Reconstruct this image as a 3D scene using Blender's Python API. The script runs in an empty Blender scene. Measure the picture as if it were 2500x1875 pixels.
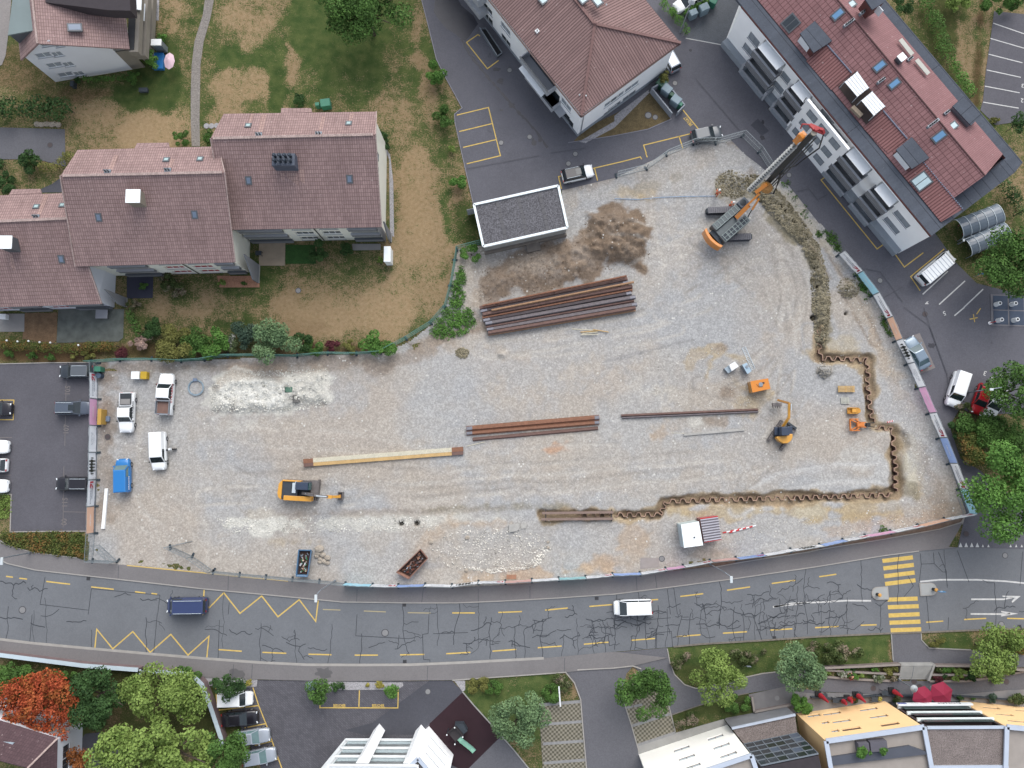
import bpy,bmesh,math,random
import numpy as np
from mathutils import Vector,Matrix,Quaternion
R_=math.radians
random.seed(7);rng=np.random.default_rng(7)
sc=bpy.context.scene
W0,H0,F0,HC=2500.0,1875.0,1925.0,104.0
_d0=Vector((20/F0,-182.5/F0,-1)).normalized()
_q=_d0.rotation_difference(Vector((0,0,-1)))
RM=np.array(_q.to_matrix())
cd=bpy.data.cameras.new('camera');cam=bpy.data.objects.new('camera',cd)
sc.collection.objects.link(cam);sc.camera=cam
cam.location=(0,0,HC);cam.rotation_mode='QUATERNION';cam.rotation_quaternion=_q
cd.sensor_width=36;cd.lens=F0/W0*36;cd.clip_start=.5;cd.clip_end=6000
SUN_EL,SUN_AZ=R_(47),R_(76)
wd=bpy.data.worlds.new('World');sc.world=wd;wd.use_nodes=True
nt=wd.node_tree;bg=nt.nodes['Background']
sky=nt.nodes.new('ShaderNodeTexSky');sky.sky_type='NISHITA';sky.sun_disc=False
sky.sun_elevation=SUN_EL;sky.sun_rotation=math.pi/2-SUN_AZ
sky.air_density=1.0;sky.dust_density=3.5;sky.ozone_density=1.0;sky.altitude=500
hs=nt.nodes.new('ShaderNodeHueSaturation');hs.inputs['Saturation'].default_value=.45
nt.links.new(sky.outputs[0],hs.inputs['Color']);nt.links.new(hs.outputs[0],bg.inputs[0]);bg.inputs[1].default_value=0.15
sl=bpy.data.lights.new('sun','SUN');sl.energy=1.1;sl.angle=R_(55);sl.color=(1,.975,.94)
so=bpy.data.objects.new('sun',sl);sc.collection.objects.link(so)
_sd=Vector((math.cos(SUN_EL)*math.cos(SUN_AZ),math.cos(SUN_EL)*math.sin(SUN_AZ),math.sin(SUN_EL)))
so.rotation_mode='QUATERNION';so.rotation_quaternion=_sd.to_track_quat('Z','Y');so.location=(0,0,150)
sc.view_settings.view_transform='Standard';sc.view_settings.look='None'
sc.view_settings.exposure=0.8;sc.view_settings.gamma=1
sc.cycles.max_bounces=5;sc.cycles.diffuse_bounces=3;sc.cycles.glossy_bounces=2
sc.cycles.transparent_max_bounces=8;sc.cycles.transmission_bounces=2
def _dir(px,py):
 d=RM@np.array([(px-W0/2)/F0,-(py-H0/2)/F0,-1.0]);return d
def P(px,py=None,z=0.0):
 if py is None:px,py=px
 d=_dir(px,py);k=(z-HC)/d[2]
 return Vector((d[0]*k,d[1]*k,z))
def T(c,r,*uv):
 if len(uv)==2 and not hasattr(uv[0],'__len__'):return (500*c+uv[0]/4.424,375*r+uv[1]/4.424)
 return [(500*c+u/4.424,375*r+v/4.424) for u,v in uv]
def hgt(b,t):
 X=P(b);d=_dir(*t);q=np.array([d[0],d[1]])/-d[2]
 return HC-(X.x*q[0]+X.y*q[1])/(q@q)
def pxm(z=0):return F0/(HC-z)
C=sc.collection
def _props(o,label=None,cat=None,group=None,kind=None):
 if label:o['label']=label
 if cat:o['category']=cat
 if group:o['group']=group
 if kind:o['kind']=kind
 return o
def thing(name,label,cat,loc=(0,0,0),rz=0,group=None):
 o=bpy.data.objects.new(name,None);C.objects.link(o);o.empty_display_size=.3
 o.location=loc;o.rotation_euler=(0,0,rz)
 return _props(o,label,cat,group)
def dup(root,loc,rz,label,scale=None):
 r=root.copy();C.objects.link(r);r.location=loc;r.rotation_euler=(0,0,rz);r['label']=label
 if scale:r.scale=scale
 for ch in list(root.children):
  c=ch.copy();C.objects.link(c);c.parent=r
  for g in list(ch.children):
   d=g.copy();C.objects.link(d);d.parent=c
 return r
class MB:
 """collects vertices and faces of ONE mesh"""
 def __init__(s):s.v=[];s.f=[];s.uv={};s.n=0
 def add(s,vs,fs):
  n=len(s.v);s.v+=[tuple(p) for p in vs];s.f+=[tuple(i+n for i in f) for f in fs];return s
 def face(s,pts,uv=None):
  n=len(s.v);s.v+=[tuple(p) for p in pts];s.f.append(tuple(range(n,n+len(pts))))
  if uv:s.uv[len(s.f)-1]=uv
  return s
 def box(s,c,d,rz=0,M=None,taper=1.0):
  x,y,z=d[0]/2,d[1]/2,d[2]/2
  vs=[(-x,-y,-z),(x,-y,-z),(x,y,-z),(-x,y,-z)]+[(a*taper,b*taper,z) for a,b in ((-x,-y),(x,-y),(x,y),(-x,y))]
  cr,sr=math.cos(rz),math.sin(rz)
  if M is None:vs=[(c[0]+a*cr-b*sr,c[1]+a*sr+b*cr,c[2]+e) for a,b,e in vs]
  else:vs=[tuple(M@Vector((c[0]+a*cr-b*sr,c[1]+a*sr+b*cr,c[2]+e))) for a,b,e in vs]
  return s.add(vs,[(3,2,1,0),(4,5,6,7),(0,1,5,4),(1,2,6,5),(2,3,7,6),(3,0,4,7)])
 def bar(s,a,b,w,h=None,up=(0,0,1)):
  a=Vector(a);b=Vector(b);h=w if h is None else h
  d=(b-a).normalized();u=Vector(up)
  if abs(d.dot(u))>.98:u=Vector((1,0,0))
  sd=d.cross(u).normalized();up_=sd.cross(d).normalized()
  vs=[]
  for p in (a,b):
   for i,j in ((-1,-1),(1,-1),(1,1),(-1,1)):vs.append(p+sd*(w/2*i)+up_*(h/2*j))
  return s.add(vs,[(0,1,2,3),(7,6,5,4),(0,4,5,1),(1,5,6,2),(2,6,7,3),(3,7,4,0)])
 def tube(s,pts,r,n=8,r2=None,cap=True):
  pts=[Vector(p) for p in pts];m=len(pts);rings=[]
  pu=None
  for i,p in enumerate(pts):
   d=(pts[min(i+1,m-1)]-pts[max(i-1,0)]).normalized()
   u=Vector((0,0,1)) if abs(d.z)<.9 else Vector((1,0,0))
   a=d.cross(u).normalized();b=a.cross(d)
   rr=r if r2 is None else r+(r2-r)*i/max(1,m-1)
   rings.append([p+a*(rr*math.cos(2*math.pi*k/n))+b*(rr*math.sin(2*math.pi*k/n)) for k in range(n)])
  fs=[(i*n+k,i*n+(k+1)%n,(i+1)*n+(k+1)%n,(i+1)*n+k) for i in range(m-1) for k in range(n)]
  if cap:fs+=[tuple(range(n))[::-1],tuple((m-1)*n+k for k in range(n))]
  return s.add([q for rg in rings for q in rg],fs)
 def cyl(s,c,r,h,n=16,r2=None,axis='z'):
  c=Vector(c);ax={'x':Vector((1,0,0)),'y':Vector((0,1,0)),'z':Vector((0,0,1))}[axis]
  return s.tube([c-ax*h/2,c+ax*h/2],r,n,r2)
 def sphere(s,c,r,sx=1,sy=1,sz=1,n=10,m=7,jit=0,rnd=None):
  vs=[];
  for j in range(m+1):
   th=math.pi*j/m
   for i in range(n):
    ph=2*math.pi*i/n;k=r*(1+(rnd or random).uniform(-jit,jit))
    vs.append((c[0]+k*sx*math.sin(th)*math.cos(ph),c[1]+k*sy*math.sin(th)*math.sin(ph),c[2]+k*sz*math.cos(th)))
  return s.add(vs,[(j*n+i,(j+1)*n+i,(j+1)*n+(i+1)%n,j*n+(i+1)%n) for j in range(m) for i in range(n)])
 def prism(s,poly,z0,z1):
  """poly: 2-D outline, any winding"""
  A=sum(poly[i][0]*poly[(i+1)%len(poly)][1]-poly[(i+1)%len(poly)][0]*poly[i][1] for i in range(len(poly)))
  if A<0:poly=poly[::-1]
  n=len(poly)
  fs=[tuple(range(n))[::-1],tuple(range(n,2*n))]+[(i,(i+1)%n,n+(i+1)%n,n+i) for i in range(n)]
  return s.add([(p[0],p[1],z0) for p in poly]+[(p[0],p[1],z1) for p in poly],fs)
 def sheet(s,poly,z):
  A=sum(poly[i][0]*poly[(i+1)%len(poly)][1]-poly[(i+1)%len(poly)][0]*poly[i][1] for i in range(len(poly)))
  if A<0:poly=poly[::-1]
  return s.face([(p[0],p[1],z) for p in poly])
 def slab(s,pts,th):
  """planar (or nearly) 3-D polygon with thickness downwards; UV in metres: u along first edge, v away from it"""
  pts=[Vector(p) for p in pts];nrm=Vector((0,0,0))
  for i in range(len(pts)):nrm+=(pts[i]-pts[0]).cross(pts[(i+1)%len(pts)]-pts[0])
  if nrm.z<0:pts=[pts[1],pts[0]]+pts[:1:-1];nrm=-nrm
  nrm.normalize()
  u=(pts[1]-pts[0]).normalized();v=nrm.cross(u)
  o=pts[0]
  s.face(pts,[((p-o).dot(u),(p-o).dot(v)) for p in pts])
  lo=[p-nrm*th for p in pts];n=len(pts)
  s.face(lo[::-1])
  for i in range(n):s.face([lo[i],lo[(i+1)%n],pts[(i+1)%n],pts[i]])
  return s
 def ribbon(s,pts,w,z=None,closed=False):
  pts=[Vector((p[0],p[1],(p[2] if len(p)>2 else 0) if z is None else z)) for p in pts]
  n=len(pts);L=[];Rr=[]
  for i,p in enumerate(pts):
   a=pts[(i-1)%n] if (i>0 or closed) else p;b=pts[(i+1)%n] if (i<n-1 or closed) else p
   d1=(p-a);d2=(b-p)
   if d1.length<1e-6:d1=d2
   if d2.length<1e-6:d2=d1
   d1=d1.normalized();d2=d2.normalized();t=d1+d2
   if t.length<1e-4:t=d1
   t.normalize();nn=Vector((-t.y,t.x,0));k=max(.45,nn.dot(Vector((-d1.y,d1.x,0))))
   ww=(w[i] if hasattr(w,'__len__') else w)/2/k
   L.append(p+nn*ww);Rr.append(p-nn*ww)
  m=n if closed else n-1
  s.add(L+Rr,[(n+i,n+(i+1)%n,(i+1)%n,i) for i in range(m)])
  return s
 def build(s,name,mat,parent=None,smooth=False,bevel=0,loc=None,label=None,cat=None,group=None,kind=None,uvall=None):
  me=bpy.data.meshes.new(name);me.from_pydata(s.v,[],s.f);
  if s.uv or uvall:
   uvl=me.uv_layers.new(name='UVMap')
   for fi,p in enumerate(me.polygons):
    if fi in s.uv:
     for k,li in enumerate(p.loop_indices):uvl.data[li].uv=s.uv[fi][k]
    else:
     for li in p.loop_indices:
      v=me.vertices[me.loops[li].vertex_index].co;uvl.data[li].uv=(v.x+v.y,v.z)
  if smooth:me.polygons.foreach_set('use_smooth',[True]*len(me.polygons))
  me.materials.append(mat);me.update()
  o=bpy.data.objects.new(name,me);C.objects.link(o)
  if parent is not None:o.parent=parent
  if loc is not None:o.location=loc
  if bevel:
   b=o.modifiers.new('bevel','BEVEL');b.width=bevel;b.segments=2;b.limit_method='ANGLE';b.angle_limit=R_(35)
  return _props(o,label,cat,group,kind)
def rebase(o,parent):
 """keep a mesh given in world coordinates in place under a moved parent"""
 return o
def loc2(root,p):
 """world -> local 2-D of a root"""
 c,s=math.cos(-root.rotation_euler.z),math.sin(-root.rotation_euler.z)
 x,y=p[0]-root.location.x,p[1]-root.location.y
 return Vector((x*c-y*s,x*s+y*c,(p[2] if len(p)>2 else 0)-root.location.z))
_mats={}
def srgb(r,g,b):
 f=lambda c:((c/255+.055)/1.055)**2.4 if c>10 else c/255/12.92
 return (f(r),f(g),f(b))
def mat(name,col,rough=.7,var=.12,scale=1.5,fine=.06,fscale=25,metal=0,spec=.4,bump=0,bscale=20,coat=0):
 """plain surface with uneven colour: broad stains (var) and fine grain (fine)"""
 if name in _mats:return _mats[name]
 m=bpy.data.materials.new(name);m.use_nodes=True;n=m.node_tree;L=n.links
 b=n.nodes['Principled BSDF'];tc=n.nodes.new('ShaderNodeTexCoord')
 b.inputs['Roughness'].default_value=rough;b.inputs['Metallic'].default_value=metal
 b.inputs['Specular IOR Level'].default_value=spec;b.inputs['Coat Weight'].default_value=coat
 g=n.nodes.new('ShaderNodeNewGeometry')
 def noise(s,det):
  x=n.nodes.new('ShaderNodeTexNoise');x.inputs['Scale'].default_value=s;x.inputs['Detail'].default_value=det
  L.new(g.outputs['Position'],x.inputs['Vector']);return x
 a=noise(scale,4);c=noise(fscale,2)
 def mm(op,i1,v):
  x=n.nodes.new('ShaderNodeMath');x.operation=op
  L.new(i1,x.inputs[0]) if not isinstance(i1,float) else None
  if isinstance(v,(int,float)):x.inputs[1].default_value=v
  else:L.new(v,x.inputs[1])
  return x.outputs[0]
 k=mm('MULTIPLY_ADD',a.outputs[0],var*2.5);k.node.inputs[2].default_value=1-var*1.25
 k2=mm('MULTIPLY_ADD',c.outputs[0],fine*2.5);k2.node.inputs[2].default_value=1-fine*1.25
 k3=mm('MULTIPLY',k,k2)
 vm=n.nodes.new('ShaderNodeVectorMath');vm.operation='SCALE';vm.inputs[0].default_value=col[:3]
 L.new(k3,vm.inputs['Scale']);L.new(vm.outputs[0],b.inputs['Base Color'])
 if bump:
  d=noise(bscale,3);bp=n.nodes.new('ShaderNodeBump');bp.inputs['Strength'].default_value=bump
  bp.inputs['Distance'].default_value=.03;L.new(d.outputs[0],bp.inputs['Height']);L.new(bp.outputs[0],b.inputs['Normal'])
 _mats[name]=m;return m
def newmat(name):
 m=bpy.data.materials.new(name);m.use_nodes=True;_mats[name]=m
 n=m.node_tree
 class H:pass
 h=H();h.m=m;h.n=n;h.b=n.nodes['Principled BSDF'];h.L=n.links
 def node(t,**kw):
  x=n.nodes.new('ShaderNode'+t)
  for k,v in kw.items():
   if k in x.inputs.keys():x.inputs[k].default_value=v
   else:setattr(x,k,v)
  return x
 def math_(op,a,b=None,c=None,clamp=False):
  x=n.nodes.new('ShaderNodeMath');x.operation=op;x.use_clamp=clamp
  for i,v in enumerate((a,b,c)):
   if v is None:continue
   if isinstance(v,(int,float)):x.inputs[i].default_value=v
   else:h.L.new(v,x.inputs[i])
  return x.outputs[0]
 def mix(f,a,b,mode='MIX'):
  x=n.nodes.new('ShaderNodeMix');x.data_type='RGBA';x.blend_type=mode
  for i,v in ((0,f),(6,a),(7,b)):
   if isinstance(v,(int,float)):x.inputs[i].default_value=v
   elif isinstance(v,tuple):x.inputs[i].default_value=v[:3]+(1,)
   else:h.L.new(v,x.inputs[i])
  return x.outputs[2]
 def ramp(f,a,b):
  x=n.nodes.new('ShaderNodeMapRange');x.inputs[1].default_value=a;x.inputs[2].default_value=b
  h.L.new(f,x.inputs[0]);return x.outputs[0]
 def noise(scale,detail=3,vec=None,rough=.5):
  x=node('TexNoise');x.inputs['Scale'].default_value=scale;x.inputs['Detail'].default_value=detail
  x.inputs['Roughness'].default_value=rough
  h.L.new(vec if vec is not None else h.pos,x.inputs['Vector']);return x.outputs[0]
 h.pos=node('NewGeometry').outputs['Position']
 h.node,h.math,h.mix,h.ramp,h.noise=node,math_,mix,ramp,noise
 return h
def _cub(a,x):
 xi=np.floor(x).astype(int);f=x-xi;f=f*f*(3-2*f);return xi,f
class VN:
 def __init__(s,seed):s.a=np.random.default_rng(seed).random((256,256)).astype(np.float32)
 def __call__(s,x,y,sc):
  X,fx=_cub(None,x/sc+1000.3);Y,fy=_cub(None,y/sc+1000.7)
  a=s.a;x0=X%256;x1=(X+1)%256;y0=Y%256;y1=(Y+1)%256
  return (a[x0,y0]*(1-fx)+a[x1,y0]*fx)*(1-fy)+(a[x0,y1]*(1-fx)+a[x1,y1]*fx)*fy
vns=[VN(i) for i in range(6)]
def fbm(x,y,sc,k=0,oct=4):
 o=0;A=0
 for i in range(oct):w=.5**i;o=o+w*vns[(k+i)%6](x,y,sc/2**i);A+=w
 return o/A
def sdist(px,py,poly):
 d=np.full(px.shape,1e9);ins=np.zeros(px.shape,bool);n=len(poly)
 for i in range(n):
  ax,ay=poly[i];bx,by=poly[(i+1)%n]
  ex,ey=bx-ax,by-ay;L2=ex*ex+ey*ey+1e-12
  t=np.clip(((px-ax)*ex+(py-ay)*ey)/L2,0,1)
  d=np.minimum(d,(px-ax-t*ex)**2+(py-ay-t*ey)**2)
  if ay!=by:ins^=((ay>py)!=(by>py))&(px<(bx-ax)*(py-ay)/(by-ay)+ax)
 return np.where(ins,-1,1)*np.sqrt(d)
def ldist(px,py,line):
 d=np.full(px.shape,1e9)
 for i in range(len(line)-1):
  ax,ay=line[i];bx,by=line[i+1];ex,ey=bx-ax,by-ay
  t=np.clip(((px-ax)*ex+(py-ay)*ey)/(ex*ex+ey*ey+1e-12),0,1)
  d=np.minimum(d,(px-ax-t*ex)**2+(py-ay-t*ey)**2)
 return np.sqrt(d)
def G2(pts,z=0):return [tuple(P(p[0],p[1],z))[:2] for p in pts]
def smooth(x):x=np.clip(x,0,1);return x*x*(3-2*x)
def ell(cx,cy,rx,ry,rot=0,n=14):
 c,s=math.cos(R_(rot)),math.sin(R_(rot));o=[]
 for i in range(n):
  a=2*math.pi*i/n;x,y=rx*math.cos(a),ry*math.sin(a);o.append((cx+x*c-y*s,cy+x*s+y*c))
 return o
SITE_PX=[(215,884),(222,1120),(215,1375),(297,1385),(500,1415),(700,1432),(834,1445),(1000,1450),(1100,1450),(1500,1425),(1735,1390),(2000,1350),(2200,1318),(2350,1280),(2385,1262),(2340,1131),(2318,1066),(2290,1000),(2262,940),(2235,880),(2210,828),(2185,775),(2168,745),(2130,690),(2075,617),(2040,567),(2020,543),(1945,450),(1884,415),(1852,390),(1805,340),(1782,325),(1692,340),(1629,355),(1590,380),(1500,415),(1372,445),(1370,560),(1190,615),(1176,600),(1116,608),(1105,680),(1092,741),(1052,793),(1002,832),(934,863),(794,865),(650,872),(500,880),(352,877),(224,883)]
SITE=G2(SITE_PX)
TRENCH_PX=[(1323,1258),(1500,1258),(1608,1258),(1626,1225),(1748,1222),(2000,1215),(2150,1209),(2192,1202),(2199,1180),(2188,1140),(2184,1100),(2182,1046),(2130,1040),(2126,998),(2122,942),(2119,878),(2005,873),(1999,800)]
TRENCH=G2(TRENCH_PX)
GR=(.350,.340,.318);GRB=(.318,.318,.314);TAN=(.350,.308,.256);BRN=(.205,.158,.118);DRT=(.160,.118,.084)
CHK=(.50,.49,.44);OCH=(.345,.272,.165);OLV=(.200,.178,.125);CLAY=(.36,.31,.225);WET=(.120,.098,.068);ORG=(.36,.275,.195)
BLOBS=[(ell(600,960,330,60),GRB,4,.5,3),(ell(1300,880,260,90,-12),GRB,4,.55,4),(ell(1800,750,170,120),GRB,4,.5,4),(ell(1900,620,120,120),TAN,3,.4,3),(ell(1620,620,100,90),TAN,4,.35,4),(ell(950,1140,260,40),TAN,3,.3,3),(ell(1500,1120,500,40,-2),TAN,3,.35,3),(ell(420,1180,120,120),TAN,4,.3,4),(ell(1450,1190,420,30,-1),TAN,2,.4,2),([(1420,512),(1500,505),(1560,520),(1590,560),(1592,600),(1575,640),(1585,668),(1560,662),(1520,650),(1480,650),(1450,690),(1350,705),(1240,722),(1165,738),(1165,690),(1180,650),(1300,600),(1400,575),(1425,545)],BRN,.7,.95,1.0),([(1428,515),(1500,508),(1558,522),(1588,560),(1588,600),(1570,640),(1578,662),(1540,655),(1500,645),(1440,640),(1420,600),(1432,560)],DRT,.6,.75,.8),(ell(1260,655,90,30,-12),TAN,2,.4,2),(ell(1145,680,25,70,-5),TAN,1.5,.7,1.5),(ell(1180,800,130,14,-18),BRN,1,.75,.8),(ell(1080,835,90,14,-8),TAN,1.5,.7,1.5),(ell(1390,470,40,60),TAN,2,.5,2),(ell(1430,450,60,14,-14),BRN,1.5,.4,1),([(230,890),(500,885),(800,872),(935,872),(1010,845),(1100,800),(1130,812),(1040,870),(940,905),(800,905),(640,912),(500,905),(380,905),(300,900)],BRN,1.2,.55,1.2),(ell(680,900,120,10),ORG,1,.45,1),(ell(255,1080,28,190),BRN,1.4,.5,1.2),(ell(262,1000,14,120),DRT,1,.35,1),([(505,960),(540,915),(600,905),(680,918),(720,898),(800,898),(812,930),(806,990),(740,985),(700,1005),(600,1010),(520,1010),(500,990)],CHK,.8,.8,1.1),([(545,930),(620,925),(690,935),(690,985),(600,992),(540,985)],(.58,.575,.53),.8,.7,.8),([(520,945),(560,912),(640,906),(700,922),(690,932),(630,920),(570,925),(530,955)],BRN,.6,.45,.6),(ell(760,905,70,8,-3),BRN,.7,.5,.6),(ell(712,1035,30,12),TAN,1.5,.5,1.5),(ell(590,1040,40,14),CHK,1,.4,1),([(530,1278),(560,1266),(600,1268),(600,1290),(560,1296)],CHK,.5,.8,.7),([(612,1262),(680,1258),(760,1272),(740,1292),(700,1310),(640,1312),(605,1300)],CHK,.6,.85,.9),([(800,1258),(900,1262),(1000,1258),(1060,1262),(1090,1270),(1060,1290),(980,1288),(900,1284),(820,1282),(760,1290)],CHK,.7,.6,.9),(ell(900,1252,300,6,-1),BRN,.7,.4,.6),(ell(1220,1242,200,8,-1),OLV,.8,.5,.6),(ell(1290,1234,120,6),OLV,.6,.4,.5),(ell(1150,1265,90,12),CHK,1,.5,1),(ell(1170,1278,75,8,-2),ORG,.8,.6,.8),(ell(1070,1302,50,20,-30),ORG,1.5,.45,1.5),(ell(720,1322,60,14),OCH,1.2,.35,1),(ell(560,1305,30,9,-20),TAN,.8,.5,.8),(ell(920,1320,30,20),TAN,1.5,.35,1),([(1120,1398),(1180,1394),(1300,1392),(1420,1376),(1500,1370),(1500,1400),(1380,1412),(1200,1420),(1110,1428)],ORG,1,.7,1),(ell(1470,1380,70,22,-8),ORG,1.2,.7,1.2),(ell(1550,1320,45,45),ORG,2,.6,2),(ell(1530,1375,30,25),TAN,1,.6,1),(ell(1370,1320,60,30),GRB,2,.6,2),(ell(1180,1340,120,50),(.33,.32,.305),2,.5,2),(ell(1060,1380,40,20),(.27,.265,.26),1.5,.6,1),(ell(1740,1350,60,15,-10),BRN,1,.4,1),(ell(1880,1320,140,16,-9),GRB,1.5,.6,1.5),(ell(2060,1290,200,12,-8),GRB,1,.6,1),([(1620,1240),(1740,1236),(1900,1236),(2000,1226),(2130,1222),(2170,1216),(2200,1212),(2200,1250),(2120,1262),(2000,1270),(1900,1262),(1760,1262),(1690,1262),(1650,1250)],OCH,.8,.8,.9),(ell(1830,1250,90,10),CLAY,.8,.7,.8),(ell(1980,1250,60,16),(.42,.38,.29),1,.7,1),(ell(2060,1264,110,7,-6),OCH,.8,.7,.5),(ell(2190,1225,60,14,-8),GRB,1,.6,1),(ell(2245,1180,25,50,-20),TAN,1.2,.7,1),(ell(2130,1280,130,7,-7),ORG,.8,.5,.8),([(2205,1060),(2225,1045),(2240,1075),(2250,1130),(2240,1180),(2222,1190),(2205,1170),(2200,1120)],(.43,.40,.32),.7,.85,.7),([(2190,1030),(2215,1040),(2240,1080),(2262,1140),(2262,1200),(2240,1210),(2240,1140),(2215,1070),(2190,1050)],OCH,.7,.6,.7),([(2215,1175),(2240,1180),(2242,1215),(2200,1212),(2204,1190)],OLV,.5,.7,.5),(ell(2280,1180,20,110,-20),BRN,1,.45,1),(ell(2300,1250,60,14,-16),ORG,1,.45,1),([(2000,560),(2040,620),(2090,700),(2130,760),(2160,830),(2180,900),(2160,900),(2130,850),(2120,800),(2080,760),(2040,720),(2030,640),(2000,600)],TAN,1,.8,1),([(2130,790),(2160,850),(2190,930),(2215,1000),(2200,1010),(2170,950),(2140,880),(2120,830)],(.37,.30,.23),1,.7,1),(ell(2155,870,40,60,-20),TAN,1.5,.5,1.5),(ell(2175,980,30,60,-15),GRB,1.5,.6,1),(ell(2230,1090,20,120,-18),GRB,1.2,.6,1),(ell(2030,810,14,45),GRB,.8,.8,.8),(ell(2060,850,60,16),CLAY,1,.7,1),(ell(2110,890,30,18),OCH,.8,.6,.8),(ell(2070,705,28,25),OLV,1,.7,.8),(ell(2012,905,22,20),(.27,.26,.24),.8,.7,.8),(ell(2005,860,40,10),OCH,.8,.6,.6),([(1805,430),(1850,420),(1880,450),(1915,480),(1960,540),(2000,600),(2025,680),(2030,760),(2020,830),(2005,860),(1985,850),(1980,750),(1975,650),(1950,600),(1900,560),(1860,500),(1815,480)],OLV,.8,.95,.8),(ell(1785,455,45,35),OLV,1.2,.7,1.4),(ell(1765,455,25,30),OLV,1,.5,1),(ell(1645,432,22,14,-20),OLV,.8,.7,.8),(ell(1580,455,35,10,-12),OLV,.8,.6,.8),(ell(1580,475,22,8,-20),OCH,.6,.7,.5),(ell(1520,470,20,8),OCH,1,.5,.8),(ell(1620,425,70,40),TAN,2,.4,2),(ell(1720,375,30,18),TAN,1.5,.7,1.5),(ell(1790,350,28,14),BRN,1,.6,1),(ell(1836,425,20,20),BRN,1,.6,1),(ell(1700,410,110,50),GRB,3,.35,3),([(1880,432),(1900,440),(1990,545),(2040,625),(2025,630),(1975,560),(1890,460)],(.37,.34,.28),.6,.7,.5),([(1690,858),(1760,838),(1775,850),(1745,880),(1735,930),(1720,935),(1710,920),(1738,870),(1700,870),(1690,905),(1672,912),(1668,885)],OCH,.5,.75,.6),(ell(1765,848,14,8),BRN,.5,.6,.5),(ell(1800,873,30,6,15),OCH,.6,.6,.6),(ell(1700,940,130,60),(.31,.285,.26),3,.45,3),(ell(1720,960,130,28),TAN,1.8,.65,1.8),(ell(1840,965,30,35),OCH,1.5,.6,1.2),(ell(1778,960,14,10),DRT,.8,.6,.6),(ell(1670,1040,90,12,-4),TAN,1,.5,1),(ell(1700,1030,16,10),CHK,.8,.5,.6),(ell(1745,1028,30,7,10),BRN,.7,.5,.6),(ell(1620,1060,26,12),ORG,1,.6,1),(ell(1345,1095,38,8,-8),(.36,.22,.14),.6,.75,.8),(ell(1610,955,60,30),CHK,2.5,.25,2),(ell(2090,1130,60,50),(.40,.40,.38),2.5,.5,2),(ell(2150,1160,40,40),(.38,.38,.37),2,.5,2),(ell(1225,865,12,9),DRT,.5,.7,.5),(ell(1570,860,130,2.5,-14),(.22,.215,.21),.25,.6,.2),(ell(1150,955,90,10,-14),GRB,2,.3,1),]
RUTS=[]
def arc(cx,cy,r,a0,a1,n=10,ry=None):return [(cx+r*math.cos(R_(a0+(a1-a0)*i/n)),cy-(ry or r)*math.sin(R_(a0+(a1-a0)*i/n))) for i in range(n+1)]
LT=(.40,.375,.335);DK=(.235,.215,.19)
for pl,g,w,c,s in [([(1240,800),(1400,775),(1560,740),(1680,690),(1760,640)],2.0,.45,DK,.35),([(1190,860),(1350,830),(1560,790),(1720,740),(1850,650)],2.2,.5,LT,.4),(arc(1700,700,250,-60,40),2.4,.5,LT,.4),(arc(1720,720,210,-80,20),2.0,.35,DK,.35),(arc(1650,760,300,-40,30),2.4,.5,DK,.3),([(1900,700),(1930,800),(1925,920),(1915,1020),(1860,1100)],2.0,.4,LT,.45),([(1820,1180),(1880,1120),(1930,1030),(1920,930)],1.8,.35,DK,.4),([(500,1215),(640,1205),(800,1215),(1000,1200),(1250,1185),(1500,1165),(1700,1150),(1850,1130)],2.2,.5,LT,.45),([(560,1180),(800,1160),(1100,1165),(1400,1150),(1700,1120)],2.3,.5,DK,.28),([(600,1232),(820,1235),(1100,1225),(1300,1215)],2.2,.45,DK,.3),([(600,1060),(850,1075),(1100,1130),(1500,1100)],2.2,.5,LT,.3),([(1170,850),(1300,850),(1500,830),(1650,800)],2.2,.4,LT,.35),([(1010,830),(1090,805),(1160,770)],1.6,.5,DRT,.5),([(1040,830),(1100,812),(1150,790)],1.2,.3,TAN,.6),([(330,1020),(330,1150),(400,1290),(420,1360)],2,.5,LT,.3),([(450,920),(500,1080),(620,1140),(800,1130)],2.2,.5,DK,.2),([(300,1240),(380,1290),(420,1380)],1.8,.5,LT,.35),([(420,1220),(480,1290),(490,1390)],1.8,.5,LT,.3),([(1700,940),(1770,960),(1850,990),(1880,1010)],1.8,.4,DK,.3),([(1800,1240),(1900,1180),(2050,1150),(2150,1150)],2.2,.6,(.42,.415,.40),.5),([(1960,560),(2010,640),(2090,740),(2140,830)],1.5,.4,BRN,.4),([(1940,1000),(1990,900),(1980,800)],1.8,.4,GRB,.4),([(1700,590),(1780,640),(1850,700),(1880,780)],2.2,.5,DK,.25),([(1500,560),(1620,570),(1700,600)],2.0,.4,LT,.3),([(1480,700),(1650,610),(1760,560)],2.2,.5,LT,.35),([(1610,520),(1640,640),(1620,760)],2.2,.5,LT,.35)]:
 RUTS.append((pl,g,w,c,s))
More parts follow.
